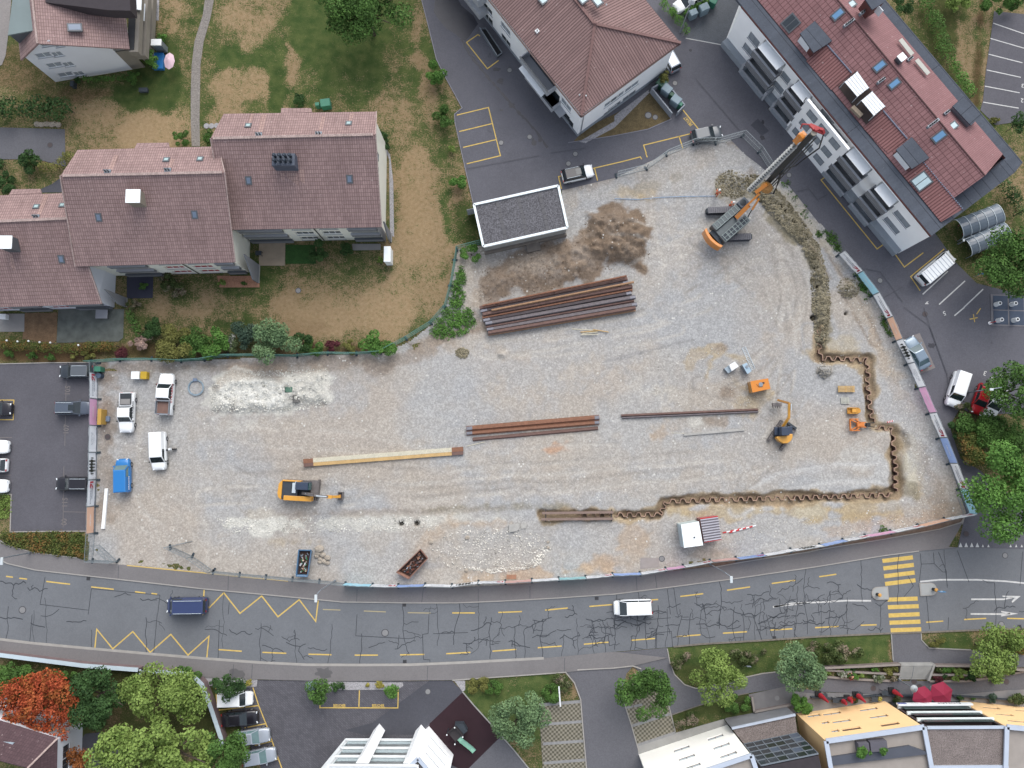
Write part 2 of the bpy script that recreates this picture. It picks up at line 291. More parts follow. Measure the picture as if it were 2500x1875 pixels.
def make_site():
 xs=[p[0] for p in SITE];ys=[p[1] for p in SITE];st=.2
 gx=np.arange(min(xs)-1,max(xs)+1,st);gy=np.arange(min(ys)-1,max(ys)+1,st)
 X,Y=np.meshgrid(gx,gy,indexing='ij');sd=sdist(X,Y,SITE)
 col=np.empty(X.shape+(3,));
 n1=fbm(X,Y,9,0);n2=fbm(X*.35+Y*.1,Y,3.2,2)
 base=np.array(GR);warm=np.array((.342,.308,.268));cold=np.array(GRB)
 k=smooth((n1-.36)/.28)[...,None];col[:]=cold*(1-k)+warm*k
 k=smooth((n2-.4)/.25)[...,None]*.35;col=col*(1-k)+np.array((.37,.345,.305))*k
 for poly,c,fe,am,rag in BLOBS:
  q=G2(poly);bx=[p[0] for p in q];by=[p[1] for p in q];m=fe+rag+2
  i0,i1=np.searchsorted(gx,[min(bx)-m,max(bx)+m]);j0,j1=np.searchsorted(gy,[min(by)-m,max(by)+m])
  if i1<=i0 or j1<=j0:continue
  x=X[i0:i1,j0:j1];y=Y[i0:i1,j0:j1]
  d=sdist(x,y,q)+(fbm(x,y,2.6,1,4)-.5)*3.2*rag+(fbm(x,y,.7,3,2)-.5)*1.2*rag
  w=(smooth((-d)/fe+.5)*am*(.75+.5*fbm(x,y,1.1,4,2)))[...,None];w=np.clip(w,0,1)
  col[i0:i1,j0:j1]=col[i0:i1,j0:j1]*(1-w)+np.array(c)*w
 Z=np.zeros(X.shape)
 for pl,g,w,c,s in RUTS:
  q=G2(pl);wx=(fbm(X,Y,6,5,2)-.5)*1.6;d=ldist(X+wx,Y+wx*.6,q)
  t=np.exp(-((d-g/2)/(w*.5))**2)*min(.8,s*1.7)*smooth((fbm(X,Y,3,2,3)-.28)/.3)
  t*=(.8+.35*fbm(X,Y,.45,1,2))
  col=col*(1-t[...,None])+np.array(c)*t[...,None];Z-=.05*t
 Z+=(fbm(X,Y,2.2,2)-.5)*.10+(fbm(X,Y,.6,4,2)-.5)*.035
 dt=ldist(X,Y,TRENCH)+(fbm(X,Y,1.6,3,3)-.5)*1.0
 wdt=.15+.95*fbm(X,Y,4,5,3)
 tr=smooth((wdt+.25-dt)/.55);trd=.12+.75*fbm(X,Y,3.5,1,3);Z-=trd*tr
 tc=np.array((.22,.165,.108))*(.7+.7*fbm(X,Y,2,3,3)[...,None]);k=smooth((wdt+.2+1.3*(fbm(X,Y,2.2,4,3)-.3)-dt)/.4)[...,None]*.9;oc=np.array((.30,.235,.15))*(.75+.5*fbm(X,Y,1,0,2)[...,None]);col=col*(1-k)+oc*k;k=smooth((wdt+.15-dt)/.3)[...,None]*.85;col=col*(1-k)+tc*k
 q=G2([(2192,1045),(2218,1058),(2225,1090),(2205,1130),(2210,1190),(2190,1206),(2170,1200),(2180,1120),(2178,1050)])
 dd=sdist(X,Y,q)+(fbm(X,Y,1.5,1,2)-.5)*.8;Z-=.5*smooth(-dd/.8+.3);k=smooth(-dd/.7+.4)[...,None]*.6;col=col*(1-k)+np.array((.24,.185,.115))*k
 def mound(poly,h,f,a=0):
  nonlocal Z
  q=G2(poly);d=sdist(X,Y,q);Z+=h*smooth(-d/f)*(1+a*(fbm(X,Y,.55,0,3)-.5)*2)
 mound(BLOBS[9][0],.8,2.5,.55);mound(BLOBS[10][0],.6,1.4,.5)
 mound([(1815,425),(1870,440),(1960,540),(2000,600),(2025,680),(2030,760),(2015,840),(1990,840),(1985,750),(1975,650),(1950,600),(1900,560),(1850,490)],.45,1.1,.8)
 mound(ell(1225,865,15,11),.45,.5,.8);mound(ell(2012,905,20,18),.5,.8,.6);mound(ell(2070,705,26,24),.5,1,.5)
 mound([(520,925),(560,910),(700,915),(800,898),(812,990),(740,988),(700,1005),(600,1010),(510,1008)],.5,1.2,.6)
 mound(ell(1800,440,35,28),.3,1,.8)
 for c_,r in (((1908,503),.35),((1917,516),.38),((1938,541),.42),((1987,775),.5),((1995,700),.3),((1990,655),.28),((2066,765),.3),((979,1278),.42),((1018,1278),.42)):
  p=P(*c_);d=np.hypot(X-p.x,Y-p.y);h=smooth((r-d)/.2);Z-=.8*h;col=col*(1-.85*h[...,None])+np.array((.03,.025,.02))*.85*h[...,None]  # bore holes: sunk relief, with the shade inside also painted into the colour
 Z*=smooth((-sd)/1.2);Z+=.012
 col*=(1+(fbm(X,Y,.5,3,2)[...,None]-.5)*.16)
 idx=np.full(X.shape,-1);keep=sd<.1;
 kf=keep[:-1,:-1]&keep[1:,:-1]&keep[1:,1:]&keep[:-1,1:]
 used=np.zeros(X.shape,bool)
 for a,b in ((0,0),(1,0),(1,1),(0,1)):used[a:a+kf.shape[0],b:b+kf.shape[1]]|=kf
 idx[used]=np.arange(used.sum());V=np.stack([X[used],Y[used],Z[used]],1)
 I,J=np.where(kf);Fq=np.stack([idx[I,J],idx[I+1,J],idx[I+1,J+1],idx[I,J+1]],1)
 return V,Fq,col[used]
def grid_mesh(name,V,Fq,colr,m,kind='structure'):
 me=bpy.data.meshes.new(name);me.vertices.add(len(V));me.vertices.foreach_set('co',V.astype(np.float32).ravel())
 me.loops.add(Fq.size);me.loops.foreach_set('vertex_index',Fq.astype(np.int32).ravel())
 me.polygons.add(len(Fq));me.polygons.foreach_set('loop_start',np.arange(0,Fq.size,4,dtype=np.int32))
 me.update(calc_edges=True);me.polygons.foreach_set('use_smooth',[True]*len(Fq))
 at=me.color_attributes.new('Col','FLOAT_COLOR','POINT')
 at.data.foreach_set('color',np.concatenate([colr,np.ones((len(colr),1))],1).astype(np.float32).ravel())
 me.materials.append(m);o=bpy.data.objects.new(name,me);C.objects.link(o);o['kind']=kind
 return o
def site_material():
 h=newmat('site_gravel');a=h.node('VertexColor');a.layer_name='Col';c=a.outputs[0]
 v=h.node('TexVoronoi');v.inputs['Scale'].default_value=6.0;h.L.new(h.pos,v.inputs['Vector'])
 st=h.ramp(h.node('SeparateColor').outputs[0],0,1);sp=st.node
 s=h.node('SeparateColor');h.L.new(v.outputs['Color'],s.inputs[0])
 k=h.math('MULTIPLY_ADD',h.math('POWER',s.outputs[0],1.6),.34,.88)
 v2=h.node('TexVoronoi');v2.inputs['Scale'].default_value=3.0;h.L.new(h.pos,v2.inputs['Vector'])
 s2=h.node('SeparateColor');h.L.new(v2.outputs['Color'],s2.inputs[0])
 light=h.math('MULTIPLY',h.math('GREATER_THAN',s2.outputs[1],.93),h.math('LESS_THAN',v2.outputs['Distance'],.36))
 mask=h.ramp(h.noise(.35,3),.45,.62);light=h.math('MULTIPLY',light,mask)
 k2=h.math('MULTIPLY',k,h.math('MULTIPLY_ADD',h.noise(2.6,4),.36,.82))
 vm=h.node('VectorMath',operation='SCALE');h.L.new(c,vm.inputs[0]);h.L.new(k2,vm.inputs['Scale'])
 col=h.mix(light,vm.outputs[0],(.55,.54,.50));h.L.new(col,h.b.inputs['Base Color'])
 h.b.inputs['Roughness'].default_value=.95;h.b.inputs['Specular IOR Level'].default_value=.15
 bp=h.node('Bump');bp.inputs['Strength'].default_value=.35;bp.inputs['Distance'].default_value=.06
 h.L.new(h.math('ADD',h.math('MULTIPLY',s.outputs[0],.6),h.noise(9,3)),bp.inputs['Height']);h.L.new(bp.outputs[0],h.b.inputs['Normal'])
 return h.m
def lawn_material():
 h=newmat('lawn_grass');a=h.node('VertexColor');a.layer_name='Col'
 s=h.node('SeparateColor');h.L.new(a.outputs[0],s.inputs[0]);dry,soil,br=s.outputs[0],s.outputs[1],s.outputs[2]
 nf=h.noise(5.5,4,rough=.65);nm=h.noise(1.1,4)
 d=h.math('ADD',dry,h.math('MULTIPLY_ADD',nf,2.0,-1.02));d=h.math('ADD',d,h.math('MULTIPLY_ADD',nm,.9,-.45))
 d=h.ramp(d,.28,.72)
 g=h.mix(h.ramp(h.noise(.8,3),.35,.65),(.042,.070,.022),(.078,.100,.034))
 st=h.mix(h.ramp(h.noise(2.2,3),.3,.7),(.215,.152,.084),(.265,.196,.118))
 c=h.mix(d,g,st);c=h.mix(soil,c,(.13,.078,.042))
 k=h.math('MULTIPLY',br,h.math('MULTIPLY_ADD',h.noise(22,2),.8,.6))
 vm=h.node('VectorMath',operation='SCALE');h.L.new(c,vm.inputs[0]);h.L.new(k,vm.inputs['Scale']);h.L.new(vm.outputs[0],h.b.inputs['Base Color'])
 h.b.inputs['Roughness'].default_value=1;h.b.inputs['Specular IOR Level'].default_value=.05
 bp=h.node('Bump');bp.inputs['Strength'].default_value=.7;bp.inputs['Distance'].default_value=.12;h.L.new(nf,bp.inputs['Height']);h.L.new(bp.outputs[0],h.b.inputs['Normal'])
 return h.m
LAWN=[(ell(880,130,230,130),.08,5,0,1),(ell(790,60,90,90),.05,4,0,1),(ell(830,220,120,50),.28,3,0,1),(ell(580,130,90,35),.12,2,0,1),(ell(580,40,90,60),.92,2.5,0,1.1),(ell(590,210,75,40),.95,1.5,0,1.1),(ell(560,300,60,60),.9,1.5,0,1.05),(ell(700,150,25,50),.85,1,0,1),(ell(675,130,18,60),.15,1,0,1),(ell(675,220,14,60),.1,.8,0,.9),(ell(430,40,45,60),.95,2,0,1.1),(ell(370,320,100,70),1.0,2.5,0,1.15),(ell(240,280,70,60),.95,2,0,1.1),(ell(400,170,50,90),.03,2,0,.85),(ell(350,240,80,40),.12,2,0,.85),(ell(210,230,60,20),.75,1,.5,.8),(ell(60,170,60,60),.65,2,.3,.8),(ell(460,300,30,70),.9,1.5,0,1.1),(ell(960,210,40,130),.6,3,0,1),(ell(985,330,25,110),.85,2,0,1),(ell(935,260,40,60),.75,2,0,1),(ell(1010,480,50,130),1.0,2.5,0,1.1),(ell(1050,610,60,110),.95,2.5,0,1.05),(ell(980,600,55,110),1.0,2,0,1.15),(ell(1090,480,14,110,-8),.12,1,0,1),(ell(1120,500,14,60),.7,1,0,.8),(ell(1145,540,22,60,-10),.2,1.2,0,.7),(ell(1090,300,30,160),.35,2,0,.9),(ell(1040,200,15,120,-10),.85,1.5,0,.9),(ell(1020,60,22,90),.8,1.5,0,.9),(ell(960,60,40,80),.3,3,0,.9),(ell(790,720,300,50),.75,3,0,.95),(ell(850,770,160,50),1.0,2.5,0,1.1),(ell(950,760,60,70),1.0,2,0,1.15),(ell(620,690,90,40),.25,2.5,0,.9),(ell(700,800,100,20),.9,1,.2,1),(ell(470,760,90,50),.95,2,0,1.1),(ell(740,740,60,30),.95,2,0,1),(ell(560,790,60,20),.2,2,0,.8),(ell(700,665,200,18),.12,1.5,0,.85),(ell(900,655,50,12),.5,1,0,.9),(ell(120,865,150,22),.6,.8,.95,.8),(ell(420,860,200,18),.5,1,.7,.7),(ell(760,855,200,14),.5,1,.7,.7),(ell(1070,720,40,60,25),.9,1.5,0,1),(ell(2330,90,70,120),.45,3,.1,.8),(ell(2370,100,28,110),.95,2,0,.9),(ell(2290,60,30,60),.3,2,.2,.7),(ell(2390,120,10,160,3),.5,.6,.7,.6),(ell(2410,120,8,160,3),.9,.6,0,.9),(ell(1250,1730,130,110),.1,2,0,1.2),(ell(1900,1600,300,60),.0,3,0,1.15),(ell(2330,1590,200,40),.0,3,0,1.15),(ell(330,1700,330,160),.3,4,.2,.7),(ell(300,1790,60,50),.7,2,.3,.7),(ell(1700,1710,160,40),.0,3,.1,.8),(ell(2180,1590,10,30),.8,.6,.3,1),(ell(1400,1680,14,40),.9,.8,.3,1.1),(ell(1300,1840,30,30),.6,2,.1,.9),(ell(1500,310,0,0),.5,1,0,1),]
def make_lawn():
 def ax(a,b):
  f=[a-.4*1.6**k for k in range(1,18)][::-1];g=[b+.4*1.6**k for k in range(1,18)]
  return np.array(f+list(np.arange(a,b,.4))+g)
 gx=ax(-84,84);gy=ax(-52,76);X,Y=np.meshgrid(gx,gy,indexing='ij')
 D=np.full(X.shape,.55);S=np.full(X.shape,.05);B=np.ones(X.shape)
 for poly,dr,fe,so_,br in LAWN:
  if poly[0]==poly[7]:continue
  q=G2(poly);m=fe+3;i0,i1=np.searchsorted(gx,[min(p[0] for p in q)-m,max(p[0] for p in q)+m]);j0,j1=np.searchsorted(gy,[min(p[1] for p in q)-m,max(p[1] for p in q)+m])
  x=X[i0:i1,j0:j1];y=Y[i0:i1,j0:j1];d=sdist(x,y,q)+((fbm(x,y,4,1)-.5)*7+(fbm(x,y,1.3,3)-.5)*2)*min(1,fe/2)
  w=smooth(-d/fe+.5)*.88
  for A,v in ((D,dr),(S,so_),(B,br)):A[i0:i1,j0:j1]=A[i0:i1,j0:j1]*(1-w)+v*w
 D+=(fbm(X,Y,7,2)-.5)*.5-.11+(fbm(X,Y,2,4)-.5)*.35;Z=(fbm(X,Y,3,0)-.5)*.03*(np.abs(X)<90)*(np.abs(Y)<80)-.02
 sd=sdist(X,Y,SITE);kf=~((sd[:-1,:-1]<-1.2)&(sd[1:,1:]<-1.2))
 nx,ny=X.shape;ids=np.arange(nx*ny).reshape(nx,ny);I,J=np.where(kf)
 Fq=np.stack([ids[I,J],ids[I+1,J],ids[I+1,J+1],ids[I,J+1]],1)
 return np.stack([X.ravel(),Y.ravel(),Z.ravel()],1),Fq,np.clip(np.stack([D.ravel(),S.ravel(),B.ravel()],1),0,2)
V,Fq,cc=make_lawn();grid_mesh('lawn',V,Fq,cc,lawn_material())
V,Fq,cc=make_site();grid_mesh('gravel_ground',V,Fq,cc,site_material())
SV=V
def alb(r,g,b,k=1.35):c=srgb(r,g,b);return tuple(min(.85,x/k) for x in c)
def asphalt(name,col,stain=.18,fine=.22,patches=0):
 h=newmat(name);n1=h.noise(.22,4);n2=h.noise(1.7,5,rough=.6);n3=h.noise(14,2)
 v=h.node('TexVoronoi');v.inputs['Scale'].default_value=9;h.L.new(h.pos,v.inputs['Vector'])
 s=h.node('SeparateColor');h.L.new(v.outputs['Color'],s.inputs[0])
 k=h.math('MULTIPLY_ADD',n1,stain*2,1-stain);k=h.math('MULTIPLY',k,h.math('MULTIPLY_ADD',n2,stain,1-stain/2))
 k=h.math('MULTIPLY',k,h.math('MULTIPLY_ADD',n3,fine,1-fine/2));k=h.math('MULTIPLY',k,h.math('MULTIPLY_ADD',s.outputs[0],fine*.7,1-fine*.35))
 if patches:
  st=h.ramp(h.noise(.55,5,rough=.65),.66,.70);k=h.math('MULTIPLY',k,h.math('MULTIPLY_ADD',st,-.35*patches,1))
 vm=h.node('VectorMath',operation='SCALE');vm.inputs[0].default_value=col;h.L.new(k,vm.inputs['Scale'])
 h.L.new(vm.outputs[0],h.b.inputs['Base Color']);h.b.inputs['Roughness'].default_value=.9;h.b.inputs['Specular IOR Level'].default_value=.25
 return h.m
A_COURT=asphalt('asphalt_court',alb(106,106,113),patches=.6);A_LOT=asphalt('asphalt_lot',alb(100,99,105),.2)
A_ROAD=asphalt('asphalt_road',alb(121,124,128),.16,.16);A_WALK=asphalt('asphalt_walk',alb(130,127,127),.12,.16)
A_DRIVE=asphalt('asphalt_drive',alb(110,110,115),.12);A_DARK=asphalt('asphalt_dark',alb(84,85,92),.15)
KERB=mat('kerb_stone',alb(172,168,162),.85,.15,1.2,.12);M_CRACK=mat('crack_sealer',alb(58,62,68),.6,.2,2)
YEL=mat('yellow_paint',alb(222,190,105),.8,.22,2.5,.25,18);WHT=mat('white_paint',alb(215,215,212),.8,.22,2.5,.25,18)
BLK=mat('black_plastic',(.02,.021,.023),.5);CONC=mat('concrete',alb(165,164,160),.9,.2,.8,.12)
def sheet(name,px,z,m,kind='structure',extra=()):
 b=MB();b.sheet(G2(px,z),z)
 for p in extra:b.sheet(G2(p,z),z)
 return b.build(name,m,kind=kind)
UPK=T(0,3,(-400,1000),(0,1070),(80,1110),(380,1180),(960,1245),(1500,1305))+T(1,3,(0,1385),(700,1450),(1480,1525))+T(2,3,(0,1535),(500,1535),(1000,1515),(1600,1482))+T(3,3,(0,1440),(640,1360),(1250,1280),(1750,1208))+T(4,3,(0,1140),(700,1025),(1080,975),(1500,935),(2212,955),(2900,960))
LOK=T(0,4,(-400,235),(0,270),(330,310),(920,365),(1650,430))+T(1,4,(0,478),(580,520),(1100,545),(1700,548))+T(2,4,(0,545),(600,520),(1450,475))+T(3,4,(0,405),(640,350),(960,320),(1600,282))+T(4,4,(0,240),(780,205),(1100,195),(2212,150),(2900,130))
BACK=T(0,3,(-400,830),(0,862),(100,920),(370,990),(830,1050),(925,1085),(1280,1120))+T(1,3,(0,1210),(330,1250),(900,1300),(1480,1345))+T(2,3,(0,1368),(440,1372),(1200,1332))+T(3,3,(0,1242),(600,1192),(1100,1140),(1350,1090))+T(4,3,(0,968),(700,855),(1300,745),(1548,668),(1900,660))
COURT=T(2,0,(100,-300),(130,0),(190,230),(290,640),(390,840),(475,1000),(570,1165),(485,1230),(490,1320),(560,1659))+T(2,1,(690,550),(790,980),(1000,950),(1690,790),(1628,400),(1700,385),(2212,262))+[(1590,393),(1629,372),(1692,353),(1782,339)]+[(1816,375),(1852,402),(1884,430),(1925,452)]+[(2000,546),(2014,566),(2050,616),(2110,694),(2146,750)]+T(4,2,(720,130),(830,370),(940,600),(1060,860),(1180,1140),(1290,1400))+T(4,3,(1400,0),(1590,565),(1560,660),(1490,960))+[(2520,1345),(2520,1210),(2440,1200),(2395,1150),(2345,1120),(2318,1040),(2345,995),(2370,1010),(2520,1010)]+T(4,1,(2400,1560),(2100,1500),(1700,1400),(1480,1180),(1340,980),(1260,870),(600,-200))+[(2080,300),(1900,-60)]
sheet('courtyard_asphalt',COURT,.035,A_COURT)
sheet('parking_asphalt',T(0,2,(-300,620),(0,615),(990,602),(1050,640))+T(0,3,(1045,0),(1030,770),(110,770),(118,362),(-300,362)),.035,A_LOT)
sheet('upper_right_parking',T(4,0,(1890,120),(1850,420),(1800,760),(1770,1080),(1740,1190),(1905,1350),(2110,1320),(2500,1330),(2500,180)),.035,A_LOT)
sheet('left_lane',T(0,0,(-200,1370),(700,1395),(705,1659),(715,1800),(400,1720),(-200,1720)),.035,A_DRIVE)
sheet('left_path',T(0,0,(-200,-100),(130,-100),(95,330),(60,600),(20,700),(-200,800)),.03,asphalt('path_grey',alb(150,145,142)))
sheet('road',UPK+LOK[::-1],.05,A_ROAD)
def strip_solid(name,line,other,z0,z1,m):
 b=MB();p=G2(line,z1)+G2(other[::-1],z1);b.prism(p,z0,z1);return b.build(name,m,kind='structure')
strip_solid('pavement_upper',BACK[:-1]+T(4,3,(1500,760)),UPK[:-2]+T(4,3,(1400,930)),0,.14,A_WALK)
WB=T(0,4,(-400,395),(0,432),(1500,590),(2000,625))+T(1,4,(0,680),(560,702),(1400,722))+T(2,4,(0,715),(460,710),(1680,625))+T(3,4,(0,580),(190,560))
strip_solid('pavement_lower',[p for p in LOK if p[0]<1640],WB+T(3,4,(570,470)),0,.14,A_WALK)
def kerb(name,line,w=.16,z=.155,m=KERB):
 pts=[P(a,b,z) for a,b in line];b=MB();b.ribbon(pts,w,z);
 k=len(pts);vs=list(b.v);
 b.ribbon(pts,w,0.0)
 n=2*k
 for i in range(k-1):b.f+=[(i,i+1,n+i+1,n+i),(k+i+1,k+i,n+k+i,n+k+i+1)]
 return b.build(name,m,kind='structure')
kerb('kerb_upper',UPK[:-3],.14,.157);kerb('kerb_lower',[p for p in LOK if p[0]<1345],.3,.157);kerb('kerb_garden',[p for p in LOK if p[0]>1600],.2,.12,mat('dirty_kerb',alb(128,122,112),.9,.4,3))
kerb('edging_left_lot',T(0,2,(-300,620),(0,612),(500,600),(990,596)),.12,.12);kerb('edging_bed',T(0,3,(-50,362),(120,362),(108,768),(540,762),(950,760)),.12,.12)
kerb('edging_court',T(2,0,(130,0),(190,230),(290,640),(390,840),(470,985),(568,1165),(485,1230),(490,1320),(560,1640))+T(2,1,(690,550)),.1,.12,mat('grey_edging',alb(140,140,148)))
kerb('edging_walk',T(0,3,(0,862),(100,922),(370,992),(830,1048)),.1,.17)
kerb('edging_garden',T(2,4,(460,712),(1685,626),(1780,740),(1848,920),(1870,1200),(1912,1680)),.14,.17)
kerb('edging_bed_east',T(2,4,(570,835),(700,990),(900,1210),(1120,1460),(1300,1680)),.14,.12,CONC)
kerb('edging_drive',T(3,4,(-400,600),(0,580),(200,558),(290,590)),.14,.17)
kerb('edging_pavers',T(3,4,(95,830),(110,970),(185,1200),(265,1480)),.12,.12);kerb('edging_pavers_right',T(3,4,(530,800),(600,1030),(660,1270)),.12,.12)
kerb('edging_lawn',T(3,4,(572,372),(600,520),(650,650),(760,760),(880,800),(960,800)),.12,.12);kerb('edging_lawn_lower',T(3,4,(1320,700),(1600,640),(1760,622)),.12,.12)
kerb('edging_path',T(4,4,(780,215),(800,500)),.12,.12,CONC);kerb('edging_path_right',T(4,4,(1103,205),(1105,275),(1190,365),(1640,385)),.12,.12,CONC)
kerb('edging_shrub_bed',T(3,4,(625,1085),(900,990),(1220,895),(1450,852)),.1,.1,mat('dirty_kerb',(0,0,0)))
kerb('edging_triangle',T(3,0,(-500,1540),(0,1465),(360,1395),(615,1285),(385,985)),.1,.1,mat('grey_edging',(0,0,0)))
kerb('edging_front_bank',T(3,3,(1100,1145),(1500,1075),(2100,985))+T(4,3,(0,960),(700,848),(1300,738),(1540,665),(1575,600),(1480,330)),.12,.17)
CT=[(505,1655),(560,1660),(1000,1663),(1103,1662),(1130,1688),(1128,1690),(1225,1800),(1295,1880),(1295,1920),(660,1920),(560,1720)]
def pavers():
 h=newmat('paver_blocks');r=h.node('Mapping');r.inputs['Rotation'].default_value=(0,0,R_(40));h.L.new(h.pos,r.inputs[0])
 b=h.node('TexBrick');h.L.new(r.outputs[0],b.inputs['Vector']);b.inputs['Scale'].default_value=1;b.inputs['Brick Width'].default_value=.42;b.inputs['Row Height'].default_value=.22;b.inputs['Mortar Size'].default_value=.018
 b.inputs['Color1'].default_value=alb(103,102,108)+(1,);b.inputs['Color2'].default_value=alb(90,89,95)+(1,);b.inputs['Mortar'].default_value=alb(74,74,80)+(1,)
 k=h.math('MULTIPLY_ADD',h.noise(.5,4),.5,.75);vm=h.node('VectorMath',operation='SCALE');h.L.new(b.outputs[0],vm.inputs[0]);h.L.new(k,vm.inputs['Scale']);h.L.new(vm.outputs[0],h.b.inputs['Base Color']);h.b.inputs['Roughness'].default_value=.9
 return h.m
M_PAV=pavers()
sheet('visitor_court',CT,.04,M_PAV);sheet('ramp_asphalt',T(2,4,(-400,1170),(215,715),(460,715),(570,838),(215,1180),(60,1300),(-500,1300),(-700,1250)),.045,A_DARK)
sheet('playground_floor',T(2,4,(570,842),(985,1318),(600,1700),(200,1500),(215,1180)),.05,mat('playground_rubber',alb(48,26,34),.85,.3,.6))
sheet('side_path',T(2,4,(985,1322),(1310,1700),(600,1700)),.046,A_DRIVE)
DR=T(2,4,(1690,622),(1780,740),(1848,920),(1870,1200),(1912,1720))+T(3,4,(420,1720),(260,1480),(185,1200),(110,970),(95,830),(130,640),(200,562),(0,570))
sheet('driveway',DR,.045,A_DRIVE)
sheet('garden_path',T(3,4,(195,560),(-20,500),(0,410),(572,360),(600,520),(650,650),(760,760),(880,800),(1320,702),(1600,642),(2212,590))+T(4,4,(60,560),(800,520),(785,215),(1103,205),(1105,275),(1190,365),(1640,385),(2500,460),(2500,580),(1220,540),(800,525),(30,580))+T(3,4,(1880,780),(1450,852),(900,990),(622,1092),(560,900),(520,800)),.055,A_DRIVE)
sheet('lower_path',T(3,4,(1740,790),(1860,775),(2212,830))+T(4,4,(0,670),(700,720),(1500,720),(2300,600),(2500,600),(2500,800),(2000,820),(1400,870),(600,860),(0,835))+T(3,4,(2212,860),(1900,830)),.06,A_DRIVE)
sheet('entrance_slab',T(3,4,(1450,865),(1850,778),(1960,900),(1920,960),(1500,1040)),.07,mat('stained_slab',alb(128,126,126),.8,.35,.7))
sheet('cafe_terrace',T(4,4,(-300,830),(600,862),(1400,872),(2000,822),(2500,780),(2500,1100),(-300,1080)),.055,mat('terrace_slabs',alb(135,134,134),.8,.3,.8))
sheet('shaft_floor',T(3,4,(1200,1120),(1950,975),(1960,1100),(1230,1230)),.05,mat('stained_slab',(0,0,0)))
sheet('foot_slab',T(3,4,(245,1400),(655,1280),(1180,1130),(1230,1200),(260,1520)),.05,CONC)
def grid_pavers():
 h=newmat('grass_pavers');r=h.node('Mapping');r.inputs['Rotation'].default_value=(0,0,R_(5));h.L.new(h.pos,r.inputs[0])
 c=h.node('TexChecker');c.inputs['Scale'].default_value=3.6;h.L.new(r.outputs[0],c.inputs['Vector']);c.inputs[1].default_value=alb(148,142,126)+(1,);c.inputs[2].default_value=alb(92,88,72)+(1,)
 k=h.math('MULTIPLY_ADD',h.noise(1.2,4),.5,.75);vm=h.node('VectorMath',operation='SCALE');h.L.new(c.outputs[0],vm.inputs[0]);h.L.new(k,vm.inputs['Scale']);h.L.new(vm.outputs[0],h.b.inputs['Base Color']);return h.m
M_GP=grid_pavers();M_BAND=mat('paver_band',alb(150,150,150),.85,.15,2,.2,8)
sheet('paver_bay',T(2,4,(1395,965),(1850,925),(1870,1200),(1912,1700),(1440,1700)),.05,M_GP)
b=MB()
for q in [((1395,960),(1848,922),(1852,955),(1420,992)),((1425,1172),(1865,1140),(1868,1170),(1428,1202)),((1438,1382),(1880,1350),(1882,1380),(1440,1412)),((1450,1590),(1895,1555),(1897,1585),(1452,1620))]:b.sheet(G2(T(2,4,*q)),.058)
b.build('bay_divider',M_BAND,kind='structure')
sheet('paver_bay_east',T(3,4,(90,800),(300,560),(520,780),(660,1272),(600,1300),(240,1400),(110,970)),.05,M_GP)
b=MB()
for q in [((180,1190),(600,1060),(608,1085),(190,1218)),((250,1395),(650,1262),(668,1290),(262,1420)),((110,1000),(300,960),(300,985),(118,1020))]:b.sheet(G2(T(3,4,*q)),.058)
b.build('bay_divider_east',M_BAND,kind='structure')
SOIL=mat('dry_soil',alb(128,104,80),1,.4,1.2,.35,9);COB=mat('cobbles',alb(168,166,168),.9,.25,3,.7,11)
sheet('dry_bed',T(3,0,(-450,1535),(0,1462),(360,1392),(612,1280),(385,990),(100,1180),(-300,1380)),.05,mat('dry_grass',alb(114,100,72),1,.4,1.5,.5,10))
sheet('gravel_strip',T(2,0,(1830,1530),(1900,1545),(2212,1380))+T(3,0,(380,1000),(370,970),(0,1250))+T(2,0,(2212,1310)),.055,COB)
sheet('cobble_bed',T(1,4,(0,660),(570,700),(560,780),(430,790),(0,770)),.06,COB);sheet('cobble_bed_east',T(1,4,(1320,725),(2140,735),(2145,770),(2080,815),(1350,815)),.06,COB)
sheet('cobble_corner',T(2,4,(480,715),(600,715),(600,820),(570,832)),.06,COB)
sheet('red_soil_strip',T(4,3,(-2212,1330),(-700,1075),(0,955),(700,842),(1300,730),(1540,655),(1600,565),(1350,640),(600,790),(0,915),(-1100,1085),(-2212,1250)),.03,mat('red_soil',alb(142,122,106),1,.35,1.5,.3,8))
sheet('wall_foot_bed',T(1,0,(1830,1330),(1990,1659))+T(1,1,(2000,0),(2035,300),(2045,900),(2000,880),(1990,60)),.03,COB)
sheet('cobble_bank',T(0,0,(1620,0),(1720,0),(1715,220),(1640,220)),.03,COB)
sheet('flag_path',T(0,0,(2212,0),(2190,160),(2100,450),(2070,700),(2060,1000),(2060,1300),(2070,1580),(2160,1580),(2155,1300),(2160,1000),(2165,700),(2200,450))+T(1,0,(60,200),(98,0)),.03,mat('cobble_path',alb(140,134,128),.9,.15,1,.55,5))
PAT=mat('patio_stone',alb(170,155,135),.85,.2,1,.15)
sheet('patio_east',T(1,1,(585,960),(870,960),(865,1210),(585,1210)),.06,PAT);sheet('patio_far_east',T(1,1,(1590,975),(1900,975),(1900,1040),(1600,1045)),.06,mat('patio_grey',alb(150,148,145)))
sheet('patio_brick',T(1,1,(130,1320),(590,1320),(590,1445),(160,1445)),.06,mat('patio_brick_red',alb(175,130,105),.85,.2,1,.4,7))
sheet('patio_dark',T(0,1,(1370,1330),(1655,1330),(1650,1560),(1370,1565)),.05,mat('patio_slate',alb(60,62,78)))
sheet('green_lawn_small',T(1,1,(870,985),(1190,985),(1200,1190),(870,1190)),.03,mat('lush_grass',(.028,.075,.018),1,.3,1.5,.5,12))
sheet('patio_mossy',T(0,2,(630,20),(1340,20),(1330,330),(1280,370),(610,385)),.05,mat('mossy_slabs',alb(105,110,105),.9,.5,.9,.2))
